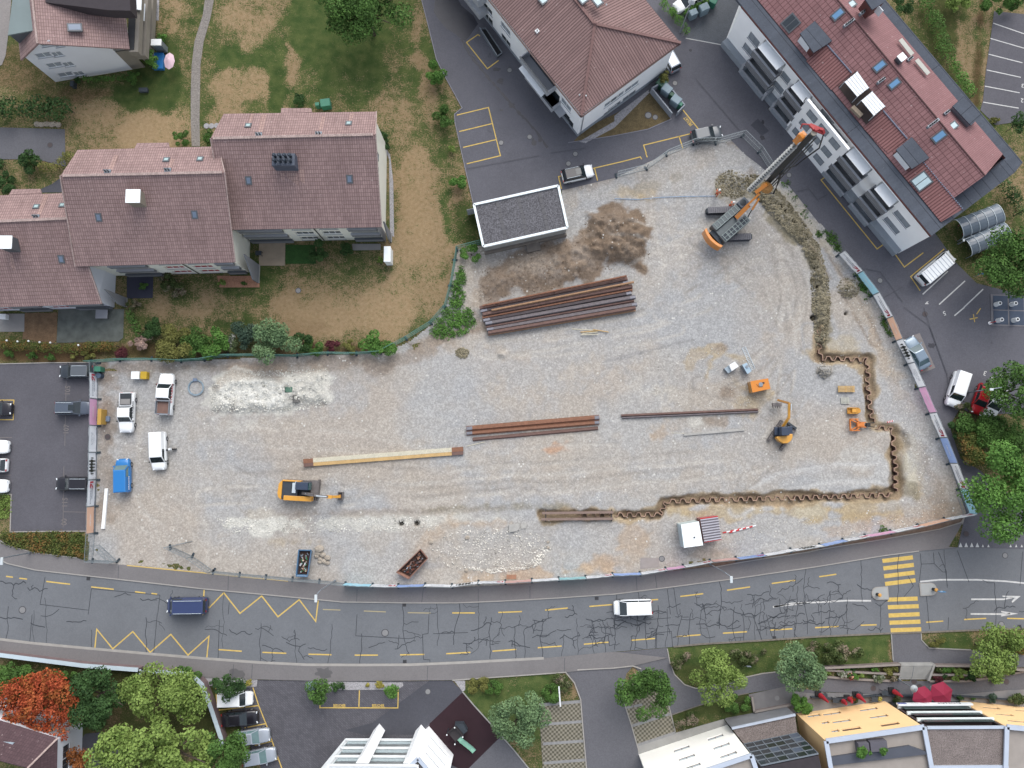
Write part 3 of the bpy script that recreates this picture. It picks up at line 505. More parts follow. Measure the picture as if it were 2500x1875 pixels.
sheet('patio_west',T(0,2,(-100,70),(265,70),(262,265),(0,265),(-100,200)),.05,mat('patio_grey',(0,0,0)));sheet('brown_bed',T(0,2,(270,60),(620,60),(610,360),(570,390),(240,340)),.03,SOIL)
sheet('house_drive',T(0,4,(840,1400),(920,1290),(1120,1270),(1230,1320),(1290,1450),(1200,1659),(840,1659)),.03,A_DARK)
sheet('lane_end',T(0,1,(690,235),(690,420),(430,420),(400,400),(560,330)),.02,A_DARK)
sheet('asphalt_patch',T(3,0,(1550,1280),(1670,1415),(1590,1470),(1470,1350)),.044,A_DARK);sheet('concrete_patch',T(4,2,(905,345),(1085,278),(1255,655),(1075,725)),.044,asphalt('patch_pink',alb(142,136,134)))
sheet('paved_gateway',T(3,0,(770,410),(1200,490),(1380,200),(1400,-100),(1120,-100),(1060,60),(850,300)),.044,mat('block_paving',alb(104,108,114),.85,.12,1,.3,9))
sheet('service_slab',T(3,3,(285,1050),(480,1050),(490,1150),(275,1170)),.05,mat('slab_pink',alb(160,152,148)))
def stain(name,c,r,z,m,n=18,sx=1,sy=1,seed=1):
 rr=random.Random(seed);p=P(*c);b=MB();ks=[rr.uniform(.6,1.15) for _ in range(n)]
 pts=[(p.x+r*sx*ks[i]*math.cos(2*math.pi*i/n),p.y+r*sy*ks[i]*math.sin(2*math.pi*i/n)) for i in range(n)]
 b.sheet(pts,z);return b.build(name,m,kind='structure')
M_WET=mat('wet_asphalt',alb(58,58,66),.45,.25,1.2)
sheet('wet_patch',T(2,0,(280,-50),(260,130),(330,230),(400,310),(480,360),(560,420),(600,440),(640,400),(680,340),(740,260),(690,170),(560,60),(500,-50)),.041,M_WET)
for i,(c,r,sx,sy) in enumerate([(T(2,0,940,750),.45,1.3,.7),(T(2,0,1100,1140),.5,1,.8),(T(2,0,1340,1540),.5,.7,1.2),(T(2,0,1410,1510),.35,1,1),(T(3,0,1600,1490),.45,.8,1),(T(3,0,1600,1325),.3,.8,1.2),(T(2,0,990,1190),.25,1,.7),(T(3,0,820,545),.3,1,.8),(T(4,2,1215,415),.5,1.2,.8),(T(1,4,1290,630),1.1,1.2,.7),(T(1,4,340,640),1.1,1.2,.6),(T(2,0,980,880),.5,1,1),(T(3,4,55,1020),1.2,.25,1.4)]):
 stain('dark_patch',c,r,.043 if i not in (9,10) else.144,M_WET if i not in (9,10) else mat('pavement_dark_grey',alb(104,102,103)),16,sx,sy,i)  # damp asphalt patches; the two pavement ones are simply a darker grey
b=MB();pts=T(2,0,(560,420),(640,580),(800,780),(900,900),(1000,1010),(1140,1180),(1230,1270),(1350,1400),(1520,1630));rr=random.Random(3);q=[]
for i in range(len(pts)-1):
 for k in range(6):t=k/6;q.append((pts[i][0]+(pts[i+1][0]-pts[i][0])*t+rr.uniform(-1,1),pts[i][1]+(pts[i+1][1]-pts[i][1])*t+rr.uniform(-1,1)))
b.ribbon(G2(q),[rr.uniform(.1,.5) for _ in q],.042);b.build('water_trail',M_WET,kind='structure')
def lines(name,runs,w,z,m):
 b=MB()
 for r in runs:b.ribbon(G2(r,z),w,z)
 return b.build(name,m,kind='structure')
up=lambda*a:T(*a)
ZG1=T(1,3,(0,1580),(200,1425),(380,1645),(615,1460),(790,1682),(1020,1500),(1195,1732),(1225,1510));ZG1[0]=T(1,3,-130,1395);ZG1.insert(1,T(1,3,-100,1640))
ZG1=[T(0,3,2205,1395),T(0,3,2190,1659-0)]+T(1,3,(205,1425),(380,1648),(615,1460),(790,1685),(1020,1500),(1198,1735),(1225,1508))
lines('bus_stop_zigzag',[ZG1,T(0,4,(1025,360),(1045,160),(1218,372),(1435,185),(1622,410),(1845,215),(2030,440))+T(1,4,(45,235),(22,465))],.16,.056,YEL)
DN=T(0,3,(65,1248),(140,1257))+T(0,3,(208,1268),(292,1278))+T(0,3,(500,1303),(757,1333))+T(0,3,(985,1362),(1228,1388))+T(0,3,(1458,1414),(1570,1428))+T(0,3,(1636,1432),(1698,1440))
DN+=T(2,3,(460,1643),(705,1643))+T(2,3,(958,1638),(1213,1628))+T(2,3,(1462,1613),(1708,1590))+T(2,3,(1942,1573),(2190,1553))+T(3,3,(400,1503),(472,1498))+T(3,3,(712,1465),(960,1435))+T(3,3,(1215,1398),(1465,1362))+T(3,3,(1700,1325),(1958,1290))+T(4,3,(0,1252),(185,1225))
DN+=T(1,4,(145,380),(400,398))+T(1,4,(622,410),(880,420))+T(1,4,(1120,430),(1368,436))+T(1,4,(1618,440),(1870,440))+T(1,4,(2110,437),(2370,432))+T(2,4,(395,425),(657,410))+T(2,4,(895,397),(1152,378))+T(2,4,(1385,360),(1642,342))+T(2,4,(1882,322),(2148,300))+T(3,4,(180,280),(438,260))+T(3,4,(672,240),(930,220))+T(3,4,(1172,203),(1432,187))+T(3,4,(1680,170),(1922,155))+T(4,4,(-45,143),(212,130))+T(4,4,(448,117),(620,112))+T(4,4,(1155,85),(1340,72))+T(4,4,(1565,55),(1803,43))+T(4,4,(2030,43),(2300,48))
lines('lane_dash',[DN[i:i+2] for i in range(0,len(DN),2)],.16,.056,YEL)
DW=T(1,3,(1275,1605),(1465,1612))+T(1,3,(1718,1622),(1955,1632))+T(2,3,(-20,1640),(228,1645))
lines('lane_dash_worn',[DW[i:i+2] for i in range(0,len(DW),2)],.14,.056,mat('worn_paint',alb(176,165,132)))
lines('crossing_bar',[T(4,3,(683,1082),(1012,1043)),T(4,3,(693,1162),(1022,1124)),T(4,3,(702,1247),(1030,1207)),T(4,3,(712,1330),(1040,1290)),T(4,3,(738,1500),(1063,1488)),T(4,3,(742,1582),(1075,1570)),T(4,4,(750,12),(1085,-8+5)),T(4,4,(760,90),(1093,78)),T(4,4,(772,172),(1102,160))],.52,.056,YEL)
WA=[T(4,3,(1090,1305),(1300,1285),(1700,1285),(2000,1300),(2300,1330)),T(4,3,(-500,1580),(-300,1540),(0,1527),(300,1510),(560,1512)),T(3,3,(1722,1575),(2075,1535))]
lines('white_edge_line',WA,.2,.056,WHT)
b=MB()
for ox,oy in ((0,0),):
 b.ribbon(G2(T(4,3,(1640,1495),(1990,1495),(2080,1475))),.2,.056);b.sheet(G2(T(4,3,(1975,1455),(2172,1460),(2085,1533),(2075,1520),(2110,1480),(1980,1468))),.056)
 b.ribbon(G2(T(4,3,(1633,1653),(2000,1655),(2060,1650))),.2,.056);b.sheet(G2(T(4,3,(1960,1620),(2148,1650))+T(4,4,(1965,22),(1960,8),(2060,-4))+T(4,3,(1965,1635))),.056)
b.build('direction_arrow',WHT,kind='structure')
b=MB()
for i in range(12):
 x=1525+60*i;
 if i in (6,7,8):continue
 s_=1 if i<4 else.6;b.sheet(G2(T(4,3,(x-20*s_,932),(x+20*s_,932),(x,932-50*s_))),.056)
b.build('yield_triangle',WHT,kind='structure')
YC=[T(2,0,(740,372),(615,458),(840,742),(962,652)),T(2,0,(740,372),(760,390)),T(2,0,(510,1243),(852,1160),(975,1659))+T(2,1,(982,22),(618,110)),T(2,0,(538,1420),(890,1335)),T(2,0,(578,1592),(932,1508)),T(2,1,(1640,380),(1608,248),(1645,240)),T(2,1,(1980,160),(2300,85))+T(3,1,(280,35),(295,60)),T(2,1,(1998,160),(2030,290)),T(3,0,(345,1659),(315,1568),(900,1425)),T(3,1,(355,40),(340,0))+T(3,0,(345,1659)),T(3,0,(698,1470),(740,1605)),T(3,0,(738,1185),(915,1402)),T(4,1,(108,225),(20,285),(625,1030),(710,970)),T(4,1,(800,1060),(920,1225),(1125,1070)),T(4,1,(1350,1030),(988,1328),(1090,1480))]
lines('yellow_bay_line',YC,.14,.05,YEL);lines('white_bay_line',[T(4,1,(1118,1520),(1390,1270)),T(4,1,(1295,1630),(1575,1375)),T(4,1,(1565,1659),(1770,1465)),T(4,2,(1460,92),(1570,0)),T(4,2,(1850,880),(1868,755))],.16,.05,WHT)
lines('bay_corner_mark',[T(4,1,(40+135*i+a,285+165*i+b_),(65+135*i+a,318+165*i+b_)) for i in range(0)]+[T(0,2,(-100,1003),(150,1003),(142,1215),(-100,1215)),T(4,2,(1625,130),(1712,112)),T(4,2,(1665,75),(1680,160))]+[T(4,2,(1700,75),(1745,10))],.12,.05,YEL)
lines('faint_bay_line',[T(0,2,(715,790),(700,1500)),T(0,3,(690,60),(680,720)),T(0,3,(680,550),(945,555)),T(0,2,(-50,1408),(130,1408)),T(0,3,(0,155),(120,155))],.07,.05,mat('faded_paint',alb(130,124,122)))
lines('upper_bay_line',[T(4,0,(1880,250),(2212,365)),T(4,0,(1850,415),(2212,520)),T(4,0,(1830,585),(2195,678)),T(4,0,(1810,755),(2178,835)),T(4,0,(1790,930),(2165,1002)),T(4,0,(1772,1103),(2155,1168))],.12,.05,WHT)
lines('visitor_bay_line',[T(1,4,(1248,920),(1243,1008),(2085,1010),(2090,815)),T(1,4,(1670,820),(1664,1008)),T(1,4,(115,790),(138,1035),(580,985)),T(1,4,(520,790),(582,985),(660,1180),(795,1560),(845,1700)),T(1,4,(430,1225),(655,1180)),T(1,4,(540,1415),(722,1370)),T(1,4,(640,1610),(795,1562))],.13,.06,YEL)
lines('site_edge_line',[T(0,3,(1370,1130),(2212,1212))+T(1,3,(330,1245),(900,1298))],.12,.145,YEL)
lines('stop_line',[T(3,0,(770,412),(1165,485),(1225,540))],.12,.05,WHT)
lines('asphalt_seam',[T(4,2,(920,0),(1190,200),(1380,720),(1420,1000)),T(4,2,(1130,0),(1215,260),(1390,730)),T(2,0,(1520,1650),(1900,1600)),T(2,1,(620,160),(1400,20)),T(3,0,(880,850),(1350,1405)),T(4,1,(450,1250),(500,1245),(660,1275),(900,1600)),T(4,1,(690,1560),(900,1440)),T(4,1,(0,490),(90,440)),T(3,1,(1960,410),(2100,380),(2212,520))]+[T(0,3,(1280,1130),(1275,1280)),T(1,3,(255,1240),(250,1400)),T(1,3,(1645,1390),(1640,1525)),T(2,3,(150,1370),(130,1530)),T(2,3,(740,1380),(742,1530)),T(2,3,(1300,1350),(1300,1500)),T(3,3,(235,1250),(245,1400)),T(3,3,(440,1230),(460,1380)),T(1,4,(310,540),(300,690)),T(1,4,(515,540),(505,690)),T(2,4,(195,560),(190,715)),T(2,4,(1675,470),(1672,625))],.06,.146,mat('seam',alb(84,85,92)))
def manhole(c,r=.33,dark=False):
 p=P(*c);b=MB();b.cyl((0,0,.004),r*1.18,.008,24);o=thing('manhole_cover','x','manhole cover',(p.x,p.y,.058))
 b.build('rim',mat('cover_rim',alb(84,84,88)),o);b=MB();b.cyl((0,0,.008),r*.92,.012,24)
 b.build('lid',mat('cover_dark',alb(86,76,76),.6) if dark else mat('cover_grey',alb(142,142,142),.6),o);return o
MH=[(T(2,0,1080,760),0,'small round grey manhole cover on the asphalt below the block\'s barred basement light well'),(T(2,0,1297,1480),0,'round grey manhole cover alone on the asphalt left of the centre block\'s lower corner'),(T(2,0,988,1543),0,'round grey manhole cover touching the yellow bay outline left of centre block'),(T(2,1,1790,5),0,'grey manhole cover on the lane between the white car and the block corner'),(T(2,1,1715,110),0,'grey manhole cover just behind the white car with the black roof'),(T(3,0,653,900),0,'grey manhole cover beside the walled bin enclosure'),(T(3,0,1687,1180),0,'grey manhole cover at the foot of the long white housing row'),(T(3,0,365,1247),0,'larger of two covers in the dry triangular bed'),(T(3,0,440,1268),0,'smaller of two covers in the dry triangular bed'),(T(3,1,1885,232),0,'grey manhole cover under the drill rig mast, right of the site fence'),(T(4,1,655,1372),0,'round grey manhole cover on the lane beside the light blue banner'),(T(4,3,1580,788),1,'brown manhole cover on the pavement corner near the big tree'),(T(2,4,198,833),0,'pale round cover on the ramp left of the playground'),(T(4,2,1140,75),1,'dark round ring cover on the lane above the silver saloon'),(T(1,1,1010,1480),0,'round grey cover in the patchy lawn below the row houses'),(T(0,2,1165,1400),1,'dark round cover on the ground behind the left banner fence'),(T(0,0,543,1568),1,'dark brown cover on the lane at the left edge'),(T(3,3,512,1058),0,'grey ring cover in the site gravel below the white hut'),(T(0,4,245,115-8),1,''),(T(4,4,583,797),1,'dark bowl cover on the cafe path left of the two close covers'),(T(4,4,1022,722),1,'reddish round cover on the cafe path at the foot of the stairs'),(T(4,4,1080,782),1,'black round cover on the cafe path, right of the lamp globe'),(T(4,4,2018,725),1,'dark round cover on the cafe path at the right edge'),(T(3,4,1755,902),0,'round cover in the stained entrance slab'),(T(0,3,245,1610),0,'large round cover ringed by sealed cracks at the left end of the road'),(T(1,4,1948,198),0,'large round cover in the middle of the road with one long crack'),(T(4,3,2005,1022),0,'round road cover left of the yield triangles\' right end'),(T(4,4,1965,105),0,'faint round cover in the road at the right edge')]
for c,dk,lab in MH:
 if not lab:continue
 o=manhole(c,.42 if 'large' in lab else.33,dk);o['label']=lab.replace("'s",'').replace("'",'')
 z=.15 if 'pavement' in lab else.035 if 'lawn' in lab or 'site' in lab else.058;o.location.z=z
DRN=[(T(0,3,957,1272),'left'),(T(1,3,2155,1555),'x'),(T(2,3,2020,1485),'y'),(T(3,4,1725,252),'z'),(T(1,4,2160,508),'w'),(T(4,4,2160,130),'v')]
DL=['square road drain by the upper kerb below the fence corner at left','square road drain by the upper kerb below the blue banner','square road drain by the upper kerb left of the white van','square drain at the planted lower kerb near the round shrubs','square drain at the lower kerb above the cobbled bed','square drain at the lower kerb at the right edge']
for (c,_),lab in zip(DRN,DL):
 p=P(*c);o=thing('road_drain',lab,'drain',(p.x,p.y,.052),0,'drains along the road');b=MB();b.box((0,0,.004),(.5,.45,.008));b.build('frame',mat('cover_rim',(0,0,0)),o)
 b=MB();[b.box((-.18+.09*i,0,.012),(.05,.36,.01)) for i in range(5)];b.build('grate',BLK,o)
ux=np.array([p[0] for p in UPK]);uy=np.array([p[1] for p in UPK]);lx=np.array([p[0] for p in LOK]);ly=np.array([p[1] for p in LOK])
def RP(x,v):return (x,np.interp(x,ux,uy)*(1-v)+np.interp(x,lx,ly)*v)
def cracks():
 b=MB();rr=random.Random(21)
 def dens(x):return np.interp(x,[0,100,110,380,390,620,1000,1150,1500,1950,2100,2200,2500],[.8,.8,.12,.12,.6,.5,.55,.9,1.2,1.5,.9,.3,.25])
 def walk(x,v,ang,n,step,wob,w,depth=0):
  pts=[(x,v)]
  for i in range(n):
   ang_=ang+rr.uniform(-wob,wob);x+=step*math.cos(ang_)*.8;v+=step*.8*math.sin(ang_)/150
   if not (.01<v<.99):v=min(max(v,.01),.99);pts.append((x,v));break
   pts.append((x,v))
   if depth<2 and rr.random()<.15*min(1,dens(x)):walk(x,v,ang+rr.choice((-1,1))*rr.uniform(1.2,1.75),rr.randint(2,6),step*.8,.7,w*.85,depth+1)
  b.ribbon(G2([RP(a,c) for a,c in pts]),w,.0575+.0004*(len(b.f)%7))
 x=-20
 while x<2540:
  d=dens(x);x+=rr.uniform(22,56)/max(.25,d)
  if rr.random()<.55:
   walk(x,.01 if rr.random()<.6 else rr.uniform(.2,.5),math.pi/2+rr.uniform(-.06,.06),rr.randint(6,16),12,.3,rr.uniform(.05,.09))
  else:walk(x,.99,-math.pi/2+rr.uniform(-.1,.1),rr.randint(4,10),12,.3,rr.uniform(.05,.08))
 for x0,x1,v in [(0,95,.3),(100,215,.62),(0,90,.75),(280,380,.22),(380,500,.2),(500,690,.55),(640,790,.72),(900,1000,.72),(1000,1130,.55),(1150,1500,.5),(1130,1480,.68),(1500,1990,.45),(1480,2010,.62),(1580,2000,.8),(1700,2150,.3),(1850,2060,.72),(1950,2160,.55),(2000,2170,.9),(1300,1500,.35),(2350,2500,.75),(1500,1700,.3)]:
  xx=x0
  while xx<x1:walk(xx,v+rr.uniform(-.05,.05),rr.uniform(-.15,.15),rr.randint(5,10),9,.75,rr.uniform(.07,.11));xx+=rr.uniform(50,80)
 for s_ in [T(0,3,(490,1255),(435,1550),(955,1612)),T(0,3,(990,1380),(955,1659)),T(0,3,(990,1380),(1730,1450),(1705,1659)),T(0,4,(350,0),(325,290)),T(0,4,(1700,0),(1662,425)),T(1,3,(265,1535),(255,1659)),T(1,4,(160,60),(145,480)),T(1,4,(1645,0),(1632,230),(2212,262)),T(2,4,(210,0),(200,205),(140,215),(150,485),(220,490),(220,525)),T(2,4,(255,208),(630,195)),T(2,4,(1380,230),(1510,222)),T(3,4,(455,360),(455,200),(615,182),(628,350)),T(3,3,(570,1385),(605,1659)),T(3,3,(640,1370),(680,1659)),T(3,4,(1490,0),(1590,270)),T(3,4,(1640,0),(1700,240)),T(4,3,(1090,1000),(1100,1120),(1080,1300)),T(4,3,(1230,990),(1240,1110),(1330,1200),(1375,1200)),T(4,3,(1285,985),(1370,1190),(1380,1370)),T(4,3,(1490,970),(1615,1310)),T(4,3,(2195,980),(2165,1350)),T(4,3,(1100,1115),(1240,1110)),T(4,3,(1155,1460),(1175,1659)),T(4,4,(1172,0),(1190,160)),T(4,4,(1395,30),(1388,165)),T(4,3,(955,1240),(1015,1350),(915,1465)),T(3,4,(240,0),(250,65),(610,35))]:
  b.ribbon(G2(s_),.07,.0605)
 return b.build('sealed_cracks',M_CRACK,kind='structure')
cracks()
def text(s,size,m,name,parent=None,loc=(0,0,0),rot=(0,0,0),label=None,kind=None,sx=1,bold=0,ext=0,M=None):
 cu=bpy.data.curves.new('t','FONT');cu.body=s;cu.size=size;cu.align_x='CENTER';cu.align_y='CENTER';cu.offset=bold;cu.resolution_u=2;cu.extrude=ext
 t=bpy.data.objects.new('t',cu);C.objects.link(t);dg=bpy.context.evaluated_depsgraph_get();me=bpy.data.meshes.new_from_object(t.evaluated_get(dg))
 bpy.data.objects.remove(t);bpy.data.curves.remove(cu);me.name=name;me.materials.clear();me.materials.append(m)
 o=bpy.data.objects.new(name,me);C.objects.link(o);o.parent=parent
 if M is not None:o.matrix_local=M
 else:o.location=loc;o.rotation_euler=rot;o.scale=(sx,1,1)
 if kind:o['kind']=kind
 if label:o['label']=label
 return o
def gtext(s,c,size,deg,m,sx=.8,z=.062):p=P(*c);text(s,size,m,'road_lettering',None,(p.x,p.y,z),(0,0,R_(deg)),kind='structure',sx=sx,bold=.012)
gtext('BESUCHER',T(1,4,1455,985),.5,0,YEL,.66,.075);gtext('BESUCHER',T(1,4,1873,985),.5,0,YEL,.66,.075);gtext('PRIVAT',T(3,0,798,1310),.75,-52+180,YEL,.62,.065)
FP=mat('faded_paint',(0,0,0))
gtext('105',T(0,2,735,900),1.0,90,FP,.9,.05);gtext('107',T(0,2,720,1320),1.0,90,FP,.9,.05);gtext('115',T(0,3,705,450),1.0,90,FP,.9,.05);gtext('00',T(0,3,698,660),1.0,90,FP,.9,.05)
gtext('5',T(4,2,1350,65),.8,200,WHT,1,.05);gtext('3',T(4,2,1788,712),.9,160,WHT,1,.05);gtext('2',T(4,2,1965,755),.9,170,WHT,1,.05);gtext('3',T(4,0,2195,925),.8,170,WHT,1,.05);gtext('2',T(4,0,2190,1085),.8,170,WHT,1,.05);gtext('1',T(4,0,2180,1258),.8,170,WHT,1,.05);gtext('4',T(4,1,1165,1615),.8,130,WHT,1,.05)
def offset(mb,root):
 l=root.location;mb.v=[(a-l.x,b-l.y,c-l.z) for a,b,c in mb.v];return mb
def part(mb,name,m,root,parent=None,**kw):
 offset(mb,root);return mb.build(name,m,parent or root,**kw)
def tiles(name,c1,c2,mort,bw,rh,ms=.03,var=.35,off=.0,stain=(.5,.42,.4),bump=.4):
 h=newmat(name);uv=h.node('UVMap');b=h.node('TexBrick');h.L.new(uv.outputs[0],b.inputs['Vector']);b.offset=off
 for k,v in (('Scale',1),('Brick Width',bw),('Row Height',rh),('Mortar Size',ms),('Mortar Smooth',.4),('Bias',0)):b.inputs[k].default_value=v
 b.inputs['Color1'].default_value=c1+(1,);b.inputs['Color2'].default_value=c2+(1,);b.inputs['Mortar'].default_value=mort+(1,)
 mp=h.node('Mapping');mp.inputs['Scale'].default_value=(1.3,.12,1);h.L.new(uv.outputs[0],mp.inputs[0])
 n=h.noise(1,4,mp.outputs[0]);n2=h.noise(.35,4);n3=h.noise(6,2)
 k=h.math('MULTIPLY_ADD',n,var,1-var/2);k=h.math('MULTIPLY',k,h.math('MULTIPLY_ADD',n2,.4,.8));k=h.math('MULTIPLY',k,h.math('MULTIPLY_ADD',n3,.4,.8))
 vm=h.node('VectorMath',operation='SCALE');h.L.new(b.outputs[0],vm.inputs[0]);h.L.new(k,vm.inputs['Scale'])
 lich=h.math('GREATER_THAN',h.noise(3.1,3),.70);c=h.mix(h.math('MULTIPLY',lich,.35),vm.outputs[0],stain)
 h.L.new(c,h.b.inputs['Base Color']);h.b.inputs['Roughness'].default_value=.85;h.b.inputs['Specular IOR Level'].default_value=.25
 bp=h.node('Bump');bp.inputs['Strength'].default_value=bump;bp.inputs['Distance'].default_value=.04;h.L.new(b.outputs['Fac'],bp.inputs['Height']);bp.invert=True;h.L.new(bp.outputs[0],h.b.inputs['Normal'])
 return h.m
RT_BROWN=tiles('brown_roof_tiles',alb(172,146,142),alb(156,131,128),alb(122,100,97),.28,.48,.035)
RT_WASH=tiles('washed_tiles',alb(184,156,148),alb(172,144,137),alb(136,110,104),.28,.48,.035)
RT_CORR=tiles('corrugated_roof',alb(156,128,124),alb(142,116,113),alb(104,84,82),.34,30,.07,.3)
RT_RED=tiles('red_roof_tiles',alb(158,118,118),alb(148,110,110),alb(112,80,80),.5,.8,.045,.18)
RT_REDS=tiles('red_roof_fine',alb(154,116,117),alb(148,110,111),alb(138,102,103),.22,20,.05,.15)
RT_REDC=tiles('red_roof_ribbed',alb(158,114,112),alb(148,106,104),alb(112,76,75),.36,30,.08,.2)
RT_LEAD=tiles('dark_sheet_metal',alb(88,94,104),alb(80,86,96),alb(58,62,70),30,1.5,.05,.5,stain=alb(130,135,142))
STUC_W=mat('white_render',(.88,.89,.89),.9,.05,.5,.02);STUC_G=mat('grey_white_render',alb(205,208,214,1.0),.9,.05,.5,.02)
STUC_C=mat('cream_render',(.72,.71,.62),.9,.06,.5,.02);STUC_Y=mat('yellow_render',(.82,.56,.29),.9,.05,.4,.02)
GREYC=mat('grey_balcony',alb(132,134,138),.85,.12,1);GREYL=mat('light_grey_paint',alb(182,186,192),.8,.08,1);BAND=mat('grey_plinth',alb(160,168,176),.85,.1,.6)
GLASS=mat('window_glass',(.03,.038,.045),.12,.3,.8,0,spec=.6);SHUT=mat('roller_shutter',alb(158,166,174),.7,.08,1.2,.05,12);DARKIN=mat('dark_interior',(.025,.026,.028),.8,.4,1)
FRAME_W=mat('white_frame',(.7,.72,.72),.6);FRAME_D=mat('dark_frame',(.09,.1,.11),.5);GALV=mat('zinc',alb(150,158,166),.45,.15,2,metal=.4);LIGHTM=mat('light_metal',alb(215,226,232),.4,.08,2)
TIMB=mat('awning_white',(.72,.75,.77),.7,.06,1.5);REDB=mat('red_blind',alb(170,60,62),.8,.1,1);COPING=mat('parapet_coping',alb(196,206,220),.5,.1,.8)
GRAVR=mat('gravel_roof',alb(112,108,106),1,.25,.8,.8,9);PLANT=(.04,.07,.025)
class Fac:
 def __init__(s,p0,p1,z0,z1):
  s.p0=Vector((p0[0],p0[1]));s.p1=Vector((p1[0],p1[1]));s.z0,s.z1=z0,z1
  s.L=(s.p1-s.p0).length;s.d=(s.p1-s.p0)/s.L;s.n=Vector((s.d.y,-s.d.x))
 def pt(s,u,z,o=0):q=s.p0+s.d*u+s.n*o;return Vector((q.x,q.y,z))
 def uz(s,px):
  d=_dir(*px);n=s.n;t=(s.p0.x*n.x+s.p0.y*n.y)/(d[0]*n.x+d[1]*n.y)
  X=Vector((d[0]*t,d[1]*t));return ((X-s.p0).dot(s.d),HC+d[2]*t)
 def box(s,mb,u0,u1,z0,z1,o0,o1):
  a=[s.pt(u0,z0,o0),s.pt(u1,z0,o0),s.pt(u1,z0,o1),s.pt(u0,z0,o1)];b=[Vector((p.x,p.y,z1)) for p in a]
  fs=[(0,1,2,3),(7,6,5,4),(0,4,5,1),(1,5,6,2),(2,6,7,3),(3,7,4,0)]
  if o1>o0:pass
  else:fs=[f[::-1] for f in fs]
  mb.add(a+b,[f[::-1] for f in fs] if o1>o0 else [f[::-1] for f in fs]);return mb
 def wall(s,holes=(),top=None,depth=.16):
  """top: optional function u -> z for a sloping head"""
  mb=MB();us=sorted({0,s.L}|{min(max(x,0),s.L) for h in holes for x in (h[0],h[0]+h[2])});zs=sorted({s.z0,s.z1}|{x for h in holes for x in (h[1],h[1]+h[3]) if s.z0<x<s.z1})
  for i in range(len(us)-1):
   for j in range(len(zs)-1):
    u0,u1,a,b=us[i],us[i+1],zs[j],zs[j+1];um,zm=(u0+u1)/2,(a+b)/2
    if any(h[0]<um<h[0]+h[2] and h[1]<zm<h[1]+h[3] for h in holes):continue
    mb.face([s.pt(u0,a),s.pt(u1,a),s.pt(u1,b),s.pt(u0,b)])
  for h in holes:
   u,z,w,hh=h[:4];d=h[4] if len(h)>4 else depth
   q=[(u,z),(u+w,z),(u+w,z+hh),(u,z+hh)]
   for k in range(4):
    (a,b),(c,e)=q[k],q[(k+1)%4];mb.face([s.pt(c,e),s.pt(a,b),s.pt(a,b,-d),s.pt(c,e,-d)])
  return mb
def window(root,f,u,z,w,h,depth=.14,glass=None,frame=None,split=2,sill=True,shut=0):
 fr=MB();t=.07
 for a in (f.box(fr,u,u+w,z,z+t,-depth,-depth+.06),f.box(fr,u,u+w,z+h-t,z+h,-depth,-depth+.06),f.box(fr,u,u+t,z+t,z+h-t,-depth,-depth+.06),f.box(fr,u+w-t,u+w,z+t,z+h-t,-depth,-depth+.06)):pass
 for k in range(1,split):f.box(fr,u+w*k/split-t/2,u+w*k/split+t/2,z+t,z+h-t,-depth,-depth+.055)
 wo=part(fr,'window',frame or FRAME_W,root)
 g=MB();f.box(g,u+t,u+w-t,z+t,z+h-t,-depth-.02,-depth+.03);part(g,'pane',glass or GLASS,root,wo)
 if sill:g=MB();f.box(g,u-.08,u+w+.08,z-.06,z-.002,-depth+.02,.07);part(g,'sill',GREYL,root,wo)
 return wo
def bld(name,label,base,cat='building',group=None):p=P(*base) if not isinstance(base,Vector) else base;return thing(name,label,cat,(p.x,p.y,0),0,group)
def ctr(f,c,w,h):u,z=f.uz(c);return (u-w/2,z-h/2,w,h)
def chimney(root,px,z,w,d,h,top,side,rz=0,name='chimney',parent=None):
 p=P(px[0],px[1],z+h);b=MB();b.box((p.x,p.y,z+h/2-.6),(w*.92,d*.92,h+1.1),rz);o=part(b,name,side,root,parent)
 b=MB();b.box((p.x,p.y,z+h+.04),(w,d,.1),rz);part(b,'cover_plate',top,root,o);return p,o
def skylight(root,roof,c,z,w,h,rz,tilt=(0,0),glassm=None,zz=.12,framem=None,split=1):
 """roof window at pixel c on a roof plane; tilt = slope vector components"""
 p=P(c[0],c[1],z);b=MB();M=Matrix.Translation(p)@Matrix.Rotation(rz,4,'Z')@Matrix.Rotation(tilt[0],4,'X')@Matrix.Rotation(tilt[1],4,'Y')
 b.box((0,0,0),(w+.24,h+.24,zz*2),M=M);o=part(b,'roof_window',framem or FRAME_D,root)
 b=MB()
 for k in range(split):b.box(((k+.5)*w/split-w/2,0,zz+.012),(w/split-.1,h-.1,.02),M=M)
 part(b,'pane',glassm or SKYG,root,o);return o
SKYG=mat('sky_glass',alb(120,165,205),.15,.1,1,0,spec=.6);SKYG2=mat('skylight_grey',alb(120,135,155),.3,.1,1,0)
def plane_z(a,b,c):
 n=(b-a).cross(c-a)
 def f(px):
  d=Vector(_dir(*px));o=Vector((0,0,HC));t=(a-o).dot(n)/d.dot(n);return o+d*t
 return f
ROW=[('east',T(1,0,90,1495),T(1,0,1820,1455),T(1,1,265,805),T(1,1,1885,775),T(1,0,205,1228),T(1,0,1855,1205),T(1,0,(820,1220),(825,1168),(1150,1168),(1160,1210))),('middle',T(0,1,680,240),T(1,1,190,203),T(0,1,840,1200),T(1,1,305,1155),T(0,0,840,1618),T(1,0,150,1580),T(0,0,(1450,1605),(1480,1545),(1820,1540),(1830,1590))),('west',T(0,1,-350,748),T(0,1,750,700),T(0,1,-250,1650),T(0,1,1075,1605),T(0,1,-300,462),T(0,1,700,425),T(0,1,(95,445),(130,385),(435,380),(450,430)))]
